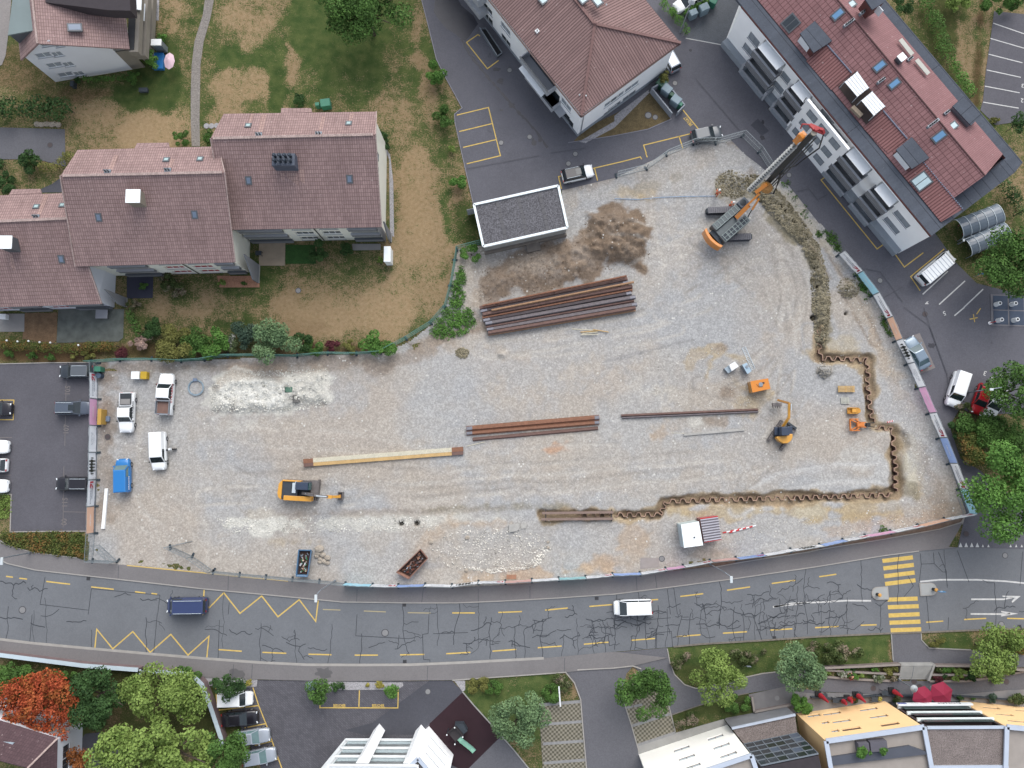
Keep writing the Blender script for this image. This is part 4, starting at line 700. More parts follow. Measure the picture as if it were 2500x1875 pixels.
LAB={'east':'eastern terraced house with brown tiled roof and a black chimney block with many round cowls','middle':'middle terraced house with brown tiled roof and a white square chimney cover','west':'terraced house at the left edge with brown tiled roof, stepped lowest of the row'}
for nm,rw,re,sw,se,nw,ne,bump in ROW:
 ZR,ZS,ZN=(12.3,7.2,10.3) if nm!='west' else (9.4,4.6,7.4)
 A,B=P(rw,z=ZR),P(re,z=ZR);S0,S1=P(sw,z=ZS),P(se,z=ZS);N0,N1=P(nw,z=ZN),P(ne,z=ZN)
 dx=(B-A).normalized();root=bld('terraced_house',LAB[nm],P((sw[0]+se[0])/2,(sw[1]+se[1])/2,ZS),'house','brown roofed terraced houses')
 inset=.18;W=(S0+S1)/2
 s0=S0+dx*.45+Vector((0,.25,0));s1=S1-dx*.45+Vector((0,.25,0));n0=N0+dx*.45+Vector((0,-.3,0));n1=N1-dx*.45+Vector((0,-.3,0))
 r0=Vector((s0.x,A.y,0));r1=Vector((s1.x,B.y,0));zt=lambda y,a=A,s=S0:ZS
 wall_m=STUC_C if nm!='west' else STUC_G
 wb=MB()
 for (s_,n_,r_,flip) in ((s1,n1,B,0),(s0,n0,A,1)):
  k_=-.7 if not flip else.7;q=[Vector((s_.x,s_.y,0)),Vector((s_.x,n_.y,0)),Vector((min(s_.x,n_.x) if not flip else max(s_.x,n_.x),n_.y,ZN-.3)),Vector((r_.x+k_,r_.y,ZR-.4)),Vector((s_.x,s_.y,ZS-.3))]
  wb.face(q if not flip else q[::-1])
 fn=Fac(n1,n0,0,ZN-.2);wb.v,wb.f=wb.v,wb.f;w2=fn.wall();wb.add(w2.v,w2.f)
 fs=Fac(s0,s1,0,ZS-.2);L=fs.L;NF=3 if nm!='west' else 2
 loggias={'east':[(.15,5.6),(14.2,L-.3)],'middle':[(2.6,7.2),(16.3,L-.3)],'west':[(L-4.5,L-.3),(L-12,L-8.4)]}[nm];holes=[]
 for a,b in loggias:
  for k in range(NF):holes.append((a,1.0+2.35*k,b-a,1.3,1.3))
 wins={'east':[(6.9,2.4),(10.4,2.4)],'middle':[(8.9,2.6),(12.6,2.6)],'west':[(L-7.9,2.6),(L-15.4,2.4)]}[nm]
 for a,w in wins:
  for k in range(NF):holes.append((a,.35+2.35*k,w,1.45,.22))
 w3=fs.wall(holes);wb.add(w3.v,w3.f);part(wb,'wall',wall_m,root)
 for a,b in loggias:
  for k in range(NF):
   z=.25+2.35*k;g=MB();fs.box(g,a-.1,b+.1,z-.25,z+.75,.02,.28);fs.box(g,a-.1,b+.1,z-.25,z-.05,-1.3,.02)
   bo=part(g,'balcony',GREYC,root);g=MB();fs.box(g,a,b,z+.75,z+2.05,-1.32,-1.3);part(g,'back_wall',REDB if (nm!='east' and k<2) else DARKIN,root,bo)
   g=MB();fs.box(g,a-.14,b+.14,z+.75,z+.8,.0,.32);part(g,'coping',GREYL if k else FRAME_D,root,bo)
 for a,w in wins:
  for k in range(NF):window(root,fs,a,.35+2.35*k,w,1.45,.2,GLASS if nm=='east' else (REDB if k<2 else GLASS),FRAME_W,3)
 g=MB();fs.box(g,-.5,L+.5,ZS-.32,ZS-.12,.3,.44);part(g,'gutter',GREYC if nm=='x' else FRAME_D,root)
 g=MB();um=(wins[0][0]+wins[0][1]+wins[1][0])/2;g.tube([fs.pt(um,ZS-.3,.1),fs.pt(um,.1,.1)],.06);part(g,'downpipe',BLK,root)
 rf=MB();rf.slab([S0+Vector((-.3,-.25,0)),S1+Vector((.3,-.25,0)),B+Vector((.3,0,0)),A+Vector((-.3,0,0))],.22);ro=part(rf,'south_roof',RT_BROWN,root)
 rf=MB();rf.slab([N0,N1,B+Vector((.3,0,.01)),A+Vector((-.3,0,.01))],.22);fN=plane_z(N0,N1,A)
 bq=[fN(p) for p in bump];rf.slab([bq[0],bq[1],bq[2],bq[3]],.2);rn=part(rf,'north_roof',RT_BROWN,root)
 rg=MB();m=60
 for i in range(m):a=A.lerp(B,i/m);b_=A.lerp(B,(i+.93)/m);rg.bar(a+Vector((0,0,.06)),b_+Vector((0,0,.06)),.32,.14)
 part(rg,'ridge_cap',mat('ridge_mortar',alb(178,158,152),.9,.35,2,.5,7),root)
 for va,vb in ((S1+Vector((.3,-.2,.05)),B+Vector((.3,0,.08))),(S0+Vector((-.3,-.2,.05)),A+Vector((-.3,0,.08))),(N1+Vector((0,0,.05)),B+Vector((.3,0,.07)))):vg=MB();vg.bar(va,vb,.12,.14);part(vg,'verge',mat('ridge_mortar',(0,)*3),root)
 fS=plane_z(S0,S1,A);sl_=math.atan2(ZR-ZS,A.y-S0.y);sn=math.atan2(ZR-ZN,N0.y-A.y)
 sk={'east':([T(1,1,475,290),T(1,1,1565,275)],[T(1,0,470,1358),T(1,0,1555,1335)]),'middle':([T(0,1,1068,688),T(0,1,2105,658)],[T(0,1,1798,68),T(0,1,2162,60)]),'west':([T(0,1,665,1138)],[T(0,1,395,575),T(0,1,675,560)])}[nm]
 for c in sk[0]:q=fS(c);skylight(root,None,c,q.z,.55,.8,0,(sl_,0),SKYG2)
 for c in sk[1]:q=fN(c);skylight(root,None,c,q.z,.55,.5,0,(-sn,0),mat('skylight_pale',alb(170,195,195),.4))
 vt={'east':[T(1,0,585,1455),T(1,0,1230,1445)],'middle':[T(0,1,1165,195),T(0,1,1815,178)],'west':[T(0,1,395,680)]}[nm]
 for c in vt:
  q=fN(c);g=MB();g.box((q.x,q.y,q.z+.06),(.8,.5,.1));vo=part(g,'vent_plate',GALV,root);g=MB()
  for k in (-.2,.15):g.cyl((q.x+k,q.y,q.z+.3),.1,.6,10)
  part(g,'vent_pipe',FRAME_D,root,vo)
 for c0,c1,w_,ff in {'east':((T(1,1,838,205),T(1,1,866,780),.55,fS),(T(1,1,1045,170),T(1,1,1085,778),.6,fS),(T(1,1,940,205),T(1,1,960,420),1.3,fS),(T(1,1,485,345),T(1,1,495,560),.35,fS),(T(1,1,1575,325),T(1,1,1590,520),.35,fS),(T(1,0,600,1430),T(1,0,640,1240),.55,fN),(T(1,0,485,1340),T(1,0,515,1235),.35,fN),(T(1,0,1245,1430),T(1,0,1285,1260),.4,fN),(T(1,0,1570,1310),T(1,0,1595,1225),.4,fN)),'middle':((T(0,1,1500,600),T(0,1,1530,900),.9,fS),(T(0,1,1075,740),T(0,1,1090,880),.35,fS),(T(0,1,2112,715),T(0,1,2125,860),.35,fS),(T(0,1,1190,180),T(0,1,1260,20),.5,fN),(T(0,1,1830,165),T(0,1,1870,60),.4,fN)),'west':((T(0,1,120,1080),T(0,1,150,1300),.4,fS),(T(0,1,685,1190),T(0,1,700,1330),.3,fS),(T(0,1,420,660),T(0,1,500,450),.5,fN))}[nm]:
  a_,b_=ff(c0),ff(c1);e_=Vector((w_/2,0,0));up=Vector((0,-.02,.035)) if ff is fS else Vector((0,.02,.035));g=MB();g.slab([a_-e_+up,a_+e_+up,b_+e_*1.2+up,b_-e_*1.2+up],.01);part(g,'washed_streak',RT_WASH,root)
 if nm=='east':
  q=fS(T(1,1,885,110));b=MB();b.box((q.x,q.y,q.z+.2),(2.75,1.5,2.4));co=part(b,'chimney',mat('chimney_cladding',alb(88,96,110),.6,.2,2),root)
  b=MB();
  for i in range(4):
   for j in range(2):b.cyl((q.x-.95+.62*i,q.y-.28+.6*j,q.z+1.75),.17,.75,12)
  part(b,'flue',mat('flue_metal',alb(72,80,90),.4,.2,3,metal=.5),root,co);b=MB()
  for i in range(4):
   for j in range(2):b.cyl((q.x-.95+.62*i,q.y-.28+.6*j,q.z+2.2),.24,.14,12,.12)
  part(b,'cowl',mat('flue_metal',(0,)*3),root,co)
  ge=Fac((s1.x,s1.y),(s1.x,n1.y),0,10)
  g=MB();ge.box(g,-.4,.75,0,ZS-.5,.0,.05);part(g,'concrete_pier',GREYC,root)
  for k in range(3):
   u,z=ge.uz(T(1,1,(1870+50*k),40+75*k));window(root,ge,6.2+1.7*(2-k)-1.2,6.3,.9,2.6,-.02,SHUT,FRAME_D,1,False)
 else:
  c=T(0,1,1438,460) if nm=='middle' else T(0,1,62,958);q=fS(c)
  chimney(root,(c[0],c[1]),q.z-.2,1.75 if nm=='middle' else 1.6,1.65,1.5,mat('white_sheet',(.8,.84,.84),.4,.05,2),mat('chimney_side',alb(150,142,128)) if nm=='middle' else FRAME_D)
for c0,c1,lab in ((T(1,1,585,1205),T(1,1,585,1400),'sloping grey screen wall at the right end of the middle row house'),(T(0,1,1368,1560),T(0,1,1368,1659),'grey screen wall at the right end of the lowest row house'),(T(1,1,2010,870),T(1,1,2005,960),'short grey screen wall at the corner of the eastern row house')):
 a,b_=P(c0),P(c1);t=thing('screen_wall',lab,'wall',(a.x,a.y,0));m=MB();h=3.2
 m.add([tuple(v-a) for v in [Vector((a.x-.1,a.y,0)),Vector((a.x+.1,a.y,0)),Vector((a.x+.1,b_.y,0)),Vector((a.x-.1,b_.y,0)),Vector((a.x-.1,a.y,h*1.8)),Vector((a.x+.1,a.y,h*1.8)),Vector((a.x+.1,b_.y,2.2)),Vector((a.x-.1,b_.y,2.2))]],[(3,2,1,0),(4,5,6,7),(0,1,5,4),(1,2,6,5),(2,3,7,6),(3,0,4,7)])
 m.build('panel',GREYC,t);m=MB();m.box((0,(b_.y-a.y)/2,.1),(.34,abs(b_.y-a.y),.2));m.build('footing',CONC,t)
ZE=7.9;A=P(T(2,0,1855,1250),z=ZE);B=P(T(3,0,715,465),z=ZE);D=P(T(2,0,870,0),z=ZE);u=(D-A).normalized();v=Vector((-u.y,u.x,0));
if v.dot(B-A)<0:v=-v
wid=(B-A).dot(v);LEN=34;root=bld('apartment_block','white apartment block with hipped brown corrugated roof at the top centre',A+u*8+v*6,'building')
C_=lambda a,b,z:Vector(((A+u*a+v*b).x,(A+u*a+v*b).y,z));ZP=10.6;ap=P(T(2,0,2000,262),z=ZP);au,av=(ap-A).dot(u),(ap-A).dot(v)
sk_=(B-A).dot(u)
rf=MB();rf.slab([C_(0,0,ZE),C_(LEN,0,ZE),C_(LEN,av,ZP),C_(au,av,ZP)],.2);rf.slab([C_(0,0,ZE),B,C_(au,av,ZP)],.2);part(rf,'roof',RT_CORR,root)
rf=MB();rf.slab([B,C_(LEN+sk_,wid,ZE),C_(LEN,av,ZP),C_(au,av,ZP)],.2);part(rf,'east_roof',RT_CORR,root)
g=MB();g.bar(C_(0,0,ZE+.1),C_(au,av,ZP+.1),.34,.16);g.bar(B+Vector((0,0,.1)),C_(au,av,ZP+.1),.34,.16);g.bar(C_(au,av,ZP+.1),C_(LEN,av,ZP+.1),.36,.16);g.sphere(C_(au,av,ZP+.18),.24);part(g,'hip_cap',mat('ridge_brown',alb(132,102,98),.8,.2,2,.3,6),root)
g=MB();g.bar(C_(-.08,-.1,ZE-.14),C_(LEN,-.1,ZE-.14),.16,.14);g.bar(C_(-.1,-.08,ZE-.14),B+Vector((0,0,-.14)),.16,.14);part(g,'gutter',mat('gutter_brown',alb(92,66,62),.5),root)
i_=.45;q0,q1,q2,q3=C_(i_,i_,0),C_(LEN,i_,0),C_(LEN,wid-i_,0),(B-v*i_+u*i_)
fw=Fac(q1,q0,0,ZE-.15);fe=Fac(q0,q3,0,ZE-.15)
if fw.n.dot(-v.to_2d())<0:fw=Fac(q0,q1,0,ZE-.15);fe=Fac(q3,q0,0,ZE-.15)
hw=[ctr(fw,T(2,0,*c),2.1,1.35) for c in ((848,195),(858,315),(1035,310),(1038,435),(1040,550),(1688,1130),(1675,1230),(840,90))]
he=[ctr(fe,c,2.3,1.25) for c in (T(3,0,190,935),T(3,0,160,1035),T(3,0,120,1130),T(3,0,30,1050),T(3,0,0,1150),T(2,0,2180,1095),T(2,0,2165,1200))]
wb=fw.wall(hw);w2=fe.wall(he);wb.add(w2.v,w2.f);fb=Fac(q3,q2,0,ZE-.15) if fe.p0!=Vector((q3.x,q3.y)) else Fac(q2,q3,0,ZE-.15);w2=fb.wall();wb.add(w2.v,w2.f);part(wb,'wall',STUC_W,root)
for h_ in hw:window(root,fw,*h_,.13,SHUT if h_[1]>3 else GLASS,FRAME_W,2)
for h_ in he:window(root,fe,*h_,.13,SHUT,FRAME_W,2)
g=MB();fe.box(g,0,fe.L,0,.9,0,.05);fw.box(g,0,fw.L,0,.7,0,.04);part(g,'plinth',BAND,root)
for c0,c1 in ((T(2,0,1215,600),T(2,0,1520,975)),(T(2,0,1210,830),T(2,0,1500,1200))):
 for k in (0,):
  dp=1.5;zz=5.2 if c0[1]<150 else 2.4;a=P(c0,z=zz+1);b_=P(c1,z=zz+1);ua,ub=sorted(((Vector((a.x,a.y))-fw.p0).dot(fw.d),(Vector((b_.x,b_.y))-fw.p0).dot(fw.d)))
  g=MB();fw.box(g,ua,ub,zz-.1,zz+.1,0,dp);fw.box(g,ua,ub,zz+.1,zz+1.05,dp-.12,dp);fw.box(g,ua,ua+.12,zz+.1,zz+1.05,0,dp-.12);fw.box(g,ub-.12,ub,zz+.1,zz+1.05,0,dp-.12);bo=part(g,'balcony',GREYL,root)
  g=MB();fw.box(g,ua-.03,ub+.03,zz+1.05,zz+1.12,dp-.15,dp+.03);part(g,'rail',FRAME_D,root,bo)
  g=MB();fw.box(g,ua+.3,ub-.3,zz+.1,zz+2.1,.01,.05);part(g,'balcony_glazing',GLASS,root,bo)
ub=fw.L
g=MB();a=P(T(2,0,1220,700),z=3.9);ua=(Vector((a.x,a.y))-fw.p0).dot(fw.d);b_=P(T(2,0,1470,1040),z=3.9);uc=(Vector((b_.x,b_.y))-fw.p0).dot(fw.d);ua,uc=sorted((ua,uc));g=MB()
m_=[fw.pt(ua+.2,4.7,.1),fw.pt(uc-.2,4.7,.1),fw.pt(uc-.2,4.15,1.9),fw.pt(ua+.2,4.15,1.9)];g.slab(m_,.05);part(g,'awning',TIMB,root)
g=MB();fw.box(g,fw.uz(T(2,0,1680,1320))[0]-1.6,fw.uz(T(2,0,1680,1320))[0]+1.6,0,2.0,-.02,.03);part(g,'entrance_door',GLASS,root);g=MB();e=fw.uz(T(2,0,1600,1250))[0];fw.box(g,e-1.9,e+1.6,2.35,2.5,0,1.1);part(g,'entrance_canopy',GREYL,root)
g=MB();a=fw.uz(T(2,0,690,90));fw.box(g,a[0]-.1,a[0]+3.6,5,6.6,0,1.4);fw.box(g,a[0]-.1,a[0]+3.6,2.2,3.4,0,1.4);part(g,'end_balcony',GREYL,root)
g=MB();c=fe.uz(T(2,0,1880,1250));g.tube([fe.pt(.4 if fe.p0==Vector((q0.x,q0.y)) else fe.L-.4,7.6,.1),fe.pt(.4 if fe.p0==Vector((q0.x,q0.y)) else fe.L-.4,.1,.1)],.06);part(g,'downpipe',GALV,root)
fz=plane_z(C_(0,0,ZE),C_(LEN,0,ZE),ap)
for c in (T(2,0,1378,342),T(2,0,1835,1028),T(2,0,2125,55),T(2,0,1905,1038)):q=fz(c);g=MB();s_=.45 if c[0]<1320 else.14;g.box((q.x,q.y,q.z+.1),(s_,s_,.25),.7);vo=part(g,'roof_vent',FRAME_W,root);g=MB();g.cyl((q.x,q.y,q.z+.3),s_*.2,.2,8);part(g,'vent_pipe',FRAME_D,root,vo)
for c,w in ((T(2,0,1440,0),.9),(T(2,0,2020,5),1.4),(T(2,0,1870,-5),.9)):q=fz(c);skylight(root,None,c,q.z+.05,w,.8,math.atan2(u.y,u.x),(0,0),mat('pale_glass',alb(200,222,226),.3),.1)
ZG=3.6;gp=[P(c,z=ZG) for c in T(2,1,(695,552),(1605,348),(1705,800),(797,1003))];root=thing('garage','flat roofed concrete garage with a white rim and gravel roof at the site edge','garage',tuple((gp[0]+gp[2])/2*Vector((1,1,0)) if 0 else ((gp[0]+gp[2])/2).to_2d().to_3d()))
cc_=(gp[0]+gp[1]+gp[2]+gp[3])/4;sh=lambda p,k,z:Vector((cc_.x+(p.x-cc_.x)*k,cc_.y+(p.y-cc_.y)*k,z))
g=MB();g.prism([(p.x,p.y) for p in [sh(p,.985,0) for p in gp]],-.3,ZG-.1);part(g,'wall',mat('board_concrete',alb(158,158,154),.9,.25,1.2,.15,6),root)
g=MB()
for i in range(4):g.bar(Vector((gp[i].x,gp[i].y,ZG)),Vector((gp[(i+1)%4].x,gp[(i+1)%4].y,ZG)),.3,.3)
part(g,'rim',mat('rim_white',(.72,.78,.79),.5,.06,1),root)
g=MB();g.sheet([(p.x,p.y) for p in [sh(p,.98,0) for p in gp]],ZG-.05);ro=part(g,'gravel_roof',mat('grey_gravel_roof',alb(104,103,107),1,.15,.8,1.0,6),root)
for k in (.27,.52,.77):
 a=gp[0].lerp(gp[1],k);b_=gp[3].lerp(gp[2],k);g=MB()
 for j in range(7):g.bar((a.lerp(b_,.06+.13*j)*1).to_2d().to_3d()+Vector((0,0,ZG-.03)),(a.lerp(b_,.06+.13*j+.12)).to_2d().to_3d()+Vector((0,0,ZG-.03)),.42,.03)
 part(g,'slab_strip',mat('roof_slabs',alb(98,97,100)),root,ro)
g=MB();a,b_=sh(gp[3],1.0,0),sh(gp[2],1.0,0);dd=(b_-a).normalized();nn=Vector((dd.y,-dd.x,0));g.bar(a+nn*.1+Vector((0,0,.55)),b_+nn*.1+Vector((0,0,.55)),.25,1.1);part(g,'footing',mat('dirty_footing',alb(128,120,112),.9,.3,1.5),root)
g=MB();g.box(((a.x+b_.x)/2+1.1,(a.y+b_.y)/2-.5,.2),(1.8,1.1,.8),.2);part(g,'footing_block',mat('dirty_footing',(0,)*3),root)
g=MB();fg=Fac(sh(gp[1],.986,0),sh(gp[0],.986,0),0,3)
for k in range(3):fg.box(g,.4+4.1*k,4.1+4.1*k,.05,2.3,0,.03)
part(g,'garage_door',GREYL,root)
Z4=8.9;A=P(T(3,0,1375,65),z=Z4);B=P(T(4,1,1210,890),z=Z4);E=P(T(4,1,2200,95),z=Z4);u=(B-A).normalized();v=Vector((u.y,-u.x,0));v=v if v.dot(E-B)>0 else -v
LU=(B-A).length;WD=(E-B).dot(v);eu=(E-B).dot(u);X4=lambda a,b,z:Vector(((A+u*a+v*b).x,(A+u*a+v*b).y,z))
root=bld('housing_row','long white housing row with red tiled roof framed in dark sheet metal at right',A+u*(LU/2)+v*(WD/2),'building')
START=-9;Z4r=Z4+2.9
rid=P(T(4,0,1590,1659),z=Z4r);rv=(rid-A).dot(v);inn=P(T(4,0,150,985),z=Z4+.1);iv=(inn-A).dot(v);onn=P(T(4,0,1660,1320),z=Z4+.1);ov=(onn-A).dot(v)
rg=MB();rg.slab([X4(START,0,Z4),X4(LU,0,Z4),X4(LU,iv,Z4),X4(START,iv,Z4)],.3);rg.slab([X4(START,ov,Z4),X4(LU,ov,Z4),X4(LU+eu,WD,Z4),X4(START,WD,Z4)],.3);rg.slab([X4(LU-2.2,iv+.01,Z4-.004),X4(LU,iv+.01,Z4-.004),X4(LU,ov-.01,Z4-.004),X4(LU-2.2,ov-.01,Z4-.004)],.3);part(rg,'flat_roof_edge',RT_LEAD,root)
ge=LU-2.1;g3=MB();g3.slab([X4(START,iv,Z4+.08),X4(ge,iv,Z4+.08),X4(ge,rv,Z4r),X4(START,rv,Z4r)],.2);part(g3,'red_roof',RT_RED,root)
g3=MB();g3.slab([X4(START,ov,Z4+.5),X4(ge-.6,ov,Z4+.5),X4(ge,rv,Z4r+.01),X4(START,rv,Z4r+.01)],.2);part(g3,'upper_red_roof',RT_REDS,root)
g3=MB();g3.face([X4(ge-.05,iv+.2,Z4),X4(ge-.05,ov-.1,Z4),X4(ge-.05,rv,Z4r-.1)]);g3.face([X4(START,ov,Z4),X4(ge,ov,Z4),X4(ge,ov,Z4+.45),X4(START,ov,Z4+.45)]);part(g3,'gable',mat('red_brown_board',alb(108,66,62),.8),root)
g3=MB();g3.bar(X4(START,rv,Z4r+.05),X4(ge,rv,Z4r+.05),.12,.1);part(g3,'ridge',mat('ridge_dark',alb(86,56,56)),root)
fR=plane_z(X4(0,iv,Z4+.08),X4(10,iv,Z4+.08),X4(0,rv,Z4r));nrm4=(X4(10,iv,Z4+.08)-X4(0,iv,Z4+.08)).cross(X4(0,rv,Z4r)-X4(0,iv,Z4+.08)).normalized()
if nrm4.z<0:nrm4=-nrm4
for q in (T(4,0,(80,480),(350,790),(130,975),(-140,660)),T(4,0,(690,1195),(950,1500),(745,1659),(480,1390)),T(4,1,(1120,90),(1550,600),(1315,740),(905,235))):
 pts=[fR(c)+nrm4*.06 for c in q];g3=MB();g3.slab([pts[0],pts[1],pts[2],pts[3]],.05);o=part(g3,'ribbed_field',RT_REDC,root);g3=MB();n=26
 for k in range(n):g3.box(tuple(pts[0].lerp(pts[1],(k+.5)/n)+nrm4*.06),(.14,.14,.12),math.atan2(u.y,u.x))
 part(g3,'snow_guard',mat('snow_guard',alb(120,130,150)),root,o)
rz4=math.atan2(u.y,u.x);tl=math.atan2(Z4r-Z4,rv-iv)
def dormer(q,hgt_=1.1,flip=False):
 pts=[fR(c) for c in q];top=max(p.z for p in pts)+.12
 tq=[P(c[0],c[1],top) for c in q];g=MB();g.slab(tq,.16);o=part(g,'dormer',RT_LEAD,root);g=MB();c=sum(tq,Vector((0,0,0)))/4
 g.prism([((p.x-c.x)*.9+c.x,(p.y-c.y)*.9+c.y) for p in tq],top-2.2,top-.17);part(g,'dormer_side',mat('red_brown_board',(0,)*3),root,o)
 a,b_=tq[3],tq[2];nn=-v;g=MB();w=(b_-a).length;m=(a+b_)/2+nn*(-.12);M=Matrix.Translation(Vector((m.x,m.y,top-.85)))@Matrix.Rotation(rz4,4,'Z');g.box((0,0,0),(w*.8,.08,1.25),M=M);part(g,'dormer_window',TIMB,root,o)
dormer(T(3,0,(2165,225),(2600,600),(2130,585),(2010,355)) if 0 else [T(3,0,2165,225),T(4,0,140,440),T(4,0,-60,570),T(3,0,2005,360)])
dormer([T(4,0,1000,1478),T(4,1,1190,45),T(4,1,1000,165),T(4,0,830,1615)]);dormer([T(4,0,490,-20),T(4,0,740,-40),T(4,0,720,10),T(4,0,575,105)])
fR2=plane_z(X4(0,ov,Z4+.5),X4(10,ov,Z4+.5),X4(0,rv,Z4r))
q=T(4,0,(1440,1145),(1560,1040),(1760,1240),(1640,1355));tq=[P(c[0],c[1],Z4r-.6) for c in q];g=MB();g.slab(tq,.15);o=part(g,'rear_dormer',RT_LEAD,root);g=MB();c=sum(tq,Vector())/4;g.prism([((p.x-c.x)*.94+c.x,(p.y-c.y)*.94+c.y) for p in tq],Z4,Z4r-.75);part(g,'rear_dormer_side',GALV,root,o)
for c,w,h_,m_ in ((T(4,0,200,155),.75,1.3,SKYG),(T(4,0,652,715),.95,1.3,SKYG),(T(4,0,812,905),.75,1.2,SKYG),(T(4,0,1295,1475),.8,1.4,SKYG),(T(3,0,1905,250),1.5,1.6,GLASS)):
 q=fR(c);skylight(root,None,c,q.z+.05,h_*.55 if m_ is SKYG else w,h_,rz4,(tl if v.dot(Vector((-u.y,u.x,0)))>0 else -tl,0),m_,.1,None,2 if m_ is GLASS else 1)
q=fR(T(4,1,1105,300));skylight(root,None,T(4,1,1105,300),q.z+.08,1.6,1.7,rz4,(tl if v.dot(Vector((-u.y,u.x,0)))>0 else -tl,0),mat('pale_glass',(0,)*3),.12,None,2)
for c in (T(4,0,352,45),T(4,0,1450,1358)):q=fR2(c);skylight(root,None,c,q.z+.05,.7,.8,rz4,(0,0),mat('pale_glass',(0,)*3),.1)
for c,l in ((T(4,0,310,262),1.6),(T(4,0,450,155),.7),(T(4,0,655,885),1.1),(T(4,0,965,650),.8),(T(4,0,1215,1345),1.7),(T(4,0,1360,1228),.8)):
 q=fR(c) if c[0]<2210 else fR2(c);g=MB();M=Matrix.Translation(q+Vector((0,0,.25)))@Matrix.Rotation(rz4+math.pi/2,4,'Z');g.box((0,0,0),(l,.32,.45),M=M);o=part(g,'vent_block',GALV,root);g=MB()
 for k in range(max(1,int(l/.35))):g.cyl(tuple(M@Vector((-l/2+.25+.33*k,0,.35))),.09,.4,8)
 part(g,'vent_pipe',BLK,root,o)
chimney(root,T(4,0,893,618),Z4r-.6,.9,.9,1.0,mat('white_sheet',(0,)*3),FRAME_D,rz4)
for c0,c1 in ((T(4,0,875,425),T(4,0,1005,590)),(T(4,0,1050,645),T(4,0,1180,800))):
 a,b_=P(c0,z=Z4r-1.1),P(c1,z=Z4r-1.1);g=MB();g.bar(a,b_,.55,.12);part(g,'light_band',mat('cream_sheet',alb(200,200,190)),root)
tp=[fR(c) for c in T(4,0,(205,935),(395,770),(700,1165),(505,1345))];g=MB();g.slab([p+nrm4*.1 for p in tp],.05);to=part(g,'roof_terrace',mat('terrace_deck',alb(66,56,52),.8,.3,1),root)
for q in (T(4,0,(415,770),(540,945),(412,1045),(275,885)),T(4,0,(575,985),(715,1145),(590,1250),(455,1085))):
 zt=fR(q[0]).z+.5;p4=[P(c[0],c[1],zt) for c in q];g=MB();n=5
 for k in range(n):a0=p4[3].lerp(p4[0],(k+.04)/n);b0=p4[2].lerp(p4[1],(k+.04)/n);a1=p4[3].lerp(p4[0],(k+.9)/n);b1=p4[2].lerp(p4[1],(k+.9)/n);g.slab([a0,a1,b1,b0],.06)
 o=part(g,'pergola',TIMB,root);g=MB();[g.tube([p+Vector((0,0,-.02)),p-Vector((0,0,1.6))],.05) for p in p4];part(g,'pergola_post',GREYL,root,o)
g=MB();a,b_=fR(T(4,0,340,1170)),fR(T(4,0,440,1270));g.bar(a+Vector((0,0,.35)),b_+Vector((0,0,.35)),.5,.5);part(g,'terrace_planter',mat('patio_stone',(0,)*3),root)
f0=Vector(((A+v*.25).x,(A+v*.25).y));f1=Vector(((A+u*LU+v*.25).x,(A+u*LU+v*.25).y));F=Fac(f0,f1,0,Z4-.3)
if F.n.dot(-v.to_2d())<0:F=Fac(f1,f0,0,Z4-.3)
def U4(c,z):p=P(c[0],c[1],z);return (Vector((p.x,p.y))-F.p0).dot(F.d)
bayspx=[(T(3,0,1640,400),T(3,0,1845,690)),(T(3,0,1985,845),T(3,0,2150,1035)),(T(4,1,245,10),T(4,1,590,165)),(T(4,1,675,300),T(4,1,880,510))]
bays=[]
for a,b_ in bayspx:ua,ub=sorted((U4(a,Z4-.5),U4(b_,Z4-.5)));bays.append((ua,ub))
hol=[]
for ua,ub in bays:
 for k in range(3):hol.append((ua,1.0+2.65*k+(.0),ub-ua,1.55,1.5))
wpx=[(T(3,0,1505,430),1.9,1.5),(T(3,0,1445,540),1.9,1.3),(T(3,0,1848,838),1.5,1.3),(T(3,0,1772,945),1.7,1.3),(T(4,1,540,285),1.6,1.3),(T(4,1,442,362),1.7,1.2),(T(4,1,892,710),2.6,1.2),(T(4,1,782,778),2.6,1.2),(T(4,0,200,1450),3.3,1.2),(T(4,0,80,1270),2.4,1.2),(T(3,0,2170,1170),1.6,1.1),(T(3,0,2080,1250),1.6,1.1),(T(3,0,2010,1330),1.6,1.1),(T(4,0,130,1560),3.3,1.2),(T(4,1,60,30),2.4,1.2)]
wh=[ctr(F,c,w,h_) for c,w,h_ in wpx];wh=[h_ for h_ in wh if h_[1]>.3 and h_[1]+h_[3]<Z4-.4 and all(h_[0]+h_[2]<a-.05 or h_[0]>b_+.05 for a,b_ in bays)]
wb=F.wall(hol+wh);
fe4=Fac(F.p1 if F.d.dot(u.to_2d())>0 else F.p0,Vector((X4(LU+eu-.2,WD-.3,0)).to_2d()),0,Z4-.3)
for q in ([X4(LU-.25,.25,0),X4(LU+eu-.25,WD-.3,0)],[X4(LU+eu-.25,WD-.3,0),X4(START,WD-.3,0)],[X4(START,WD-.3,0),X4(0,.25,0)]):
 wb.face([q[0],q[1],q[1]+Vector((0,0,Z4-.3)),q[0]+Vector((0,0,Z4-.3))])
part(wb,'wall',STUC_W,root)
for h_ in wh:window(root,F,*h_,.13,SHUT,GALV,2)
